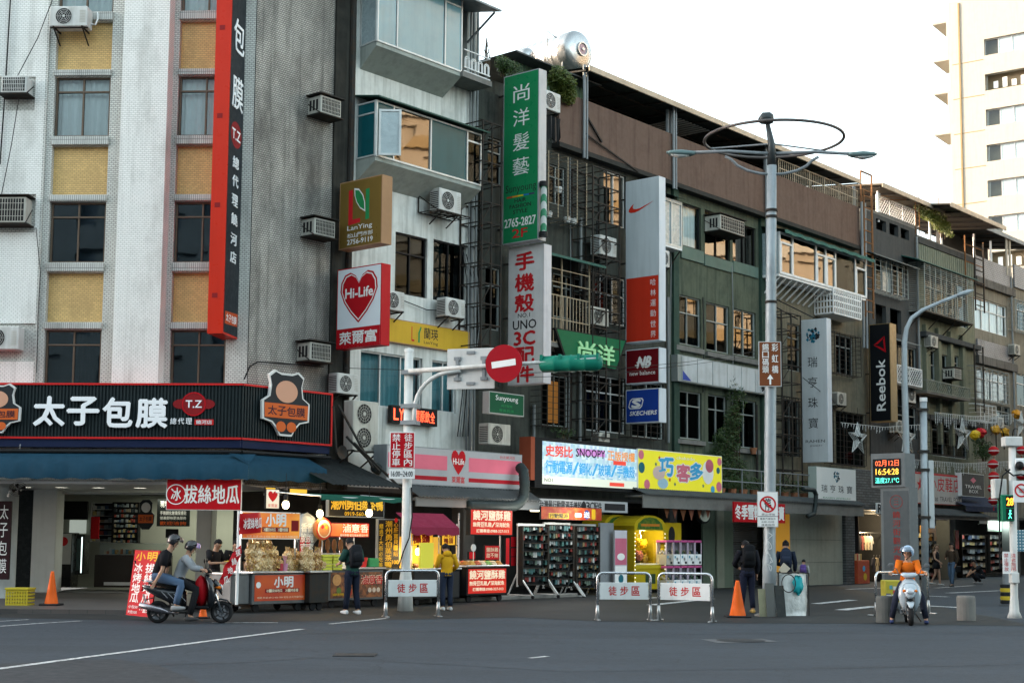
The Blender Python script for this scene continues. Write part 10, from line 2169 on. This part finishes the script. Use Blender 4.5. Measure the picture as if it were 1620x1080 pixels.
RIDE=dict(pelvis=(-.22,0,.84),waist=(-.20,0,.98),chest=(-.12,0,1.17),neck=(-.06,0,1.31),head=(.0,0,1.45),shL=(-.09,.18,1.27),shR=(-.09,-.18,1.27),elL=(.06,.26,1.08),elR=(.06,-.26,1.08),wrL=(.22,.32,1.05),wrR=(.22,-.32,1.05),hipL=(-.2,.1,.81),hipR=(-.2,-.1,.81),knL=(.2,.15,.70),knR=(.2,-.15,.70),anL=(.16,.13,.38),anR=(.14,-.14,.38))
a_=frb.ang;o_=frb.at(0,0)
person('front rider in a grey quilted jacket on the black scooter',(o_.x,o_.y),a_,{**RIDE,'anR':Vector((.02,-.26,.14)),'knR':Vector((.14,-.20,.66))},1.0,(.24,.26,.28),'long',(.012,.013,.015),'long',(.05,.05,.05),cap=1,extras=(helmet((.01,.01,.012),(.22,.18,.40)),),gender=.95)
bk={q:(Vector(v)+Vector((-.38,0,.06))if not isinstance(v,float)else v)for q,v in RIDE.items()}
bk.update(head=Vector((-.33,0,1.52)),neck=Vector((-.40,0,1.37)),elL=Vector((-.45,.25,1.02)),elR=Vector((-.50,-.27,1.02)),wrL=Vector((-.55,.22,.80)),wrR=Vector((-.62,-.24,.80)),knL=Vector((-.14,.22,.76)),knR=Vector((-.14,-.23,.76)),anL=Vector((-.22,.22,.36)),anR=Vector((-.24,-.24,.34)))
person('rear rider in a black shirt and blue jeans on the black scooter',(o_.x,o_.y),a_,bk,1.03,(.010,.010,.012),'short',(.07,.115,.19),'long',(.3,.3,.3),cap=1,extras=(helmet((.012,.012,.014),(.03,.03,.04)),))
# red bag hanging at the legs
mb=MB(frb);mb.ball((.22,.02,.62),(.14,.16,.30),12,8)
for i,v in enumerate(mb.v):mb.v[i]=v+Vector((rnd.uniform(-.02,.02),rnd.uniform(-.02,.02),rnd.uniform(-.03,.03)))
tag(mb.build('red_bag',RED,None,True),'red carrier bag between the front rider and the handlebar','bag')
g2=ground(1441,989);an=R(-102)
frw,TWs=scooter('silver blue scooter with a rider facing the camera',g2.x-.63*math.cos(an),g2.y-.63*math.sin(an),an,(.36,.42,.46),style=1,rimc=(.2,.2,.2),lights=(.5,.54,.58),dark=(.10,.11,.115))
o_=frw.at(0,0)
person('rider in an orange jacket sitting on the silver blue scooter',(o_.x,o_.y),an,{**RIDE,'anL':Vector((.12,.34,.10)),'knL':Vector((.16,.25,.56)),'anR':Vector((.14,-.36,.10)),'knR':Vector((.18,-.26,.56)),'head':Vector((-.03,0,1.46)),'yaw':-.5,'elL':Vector((.03,.23,1.06)),'elR':Vector((.03,-.23,1.06))},1.0,(.58,.13,.012),'long',(.02,.024,.04),'long',(.03,.045,.12),cap=1,extras=(helmet((.25,.36,.5),(.15,.2,.26)),))
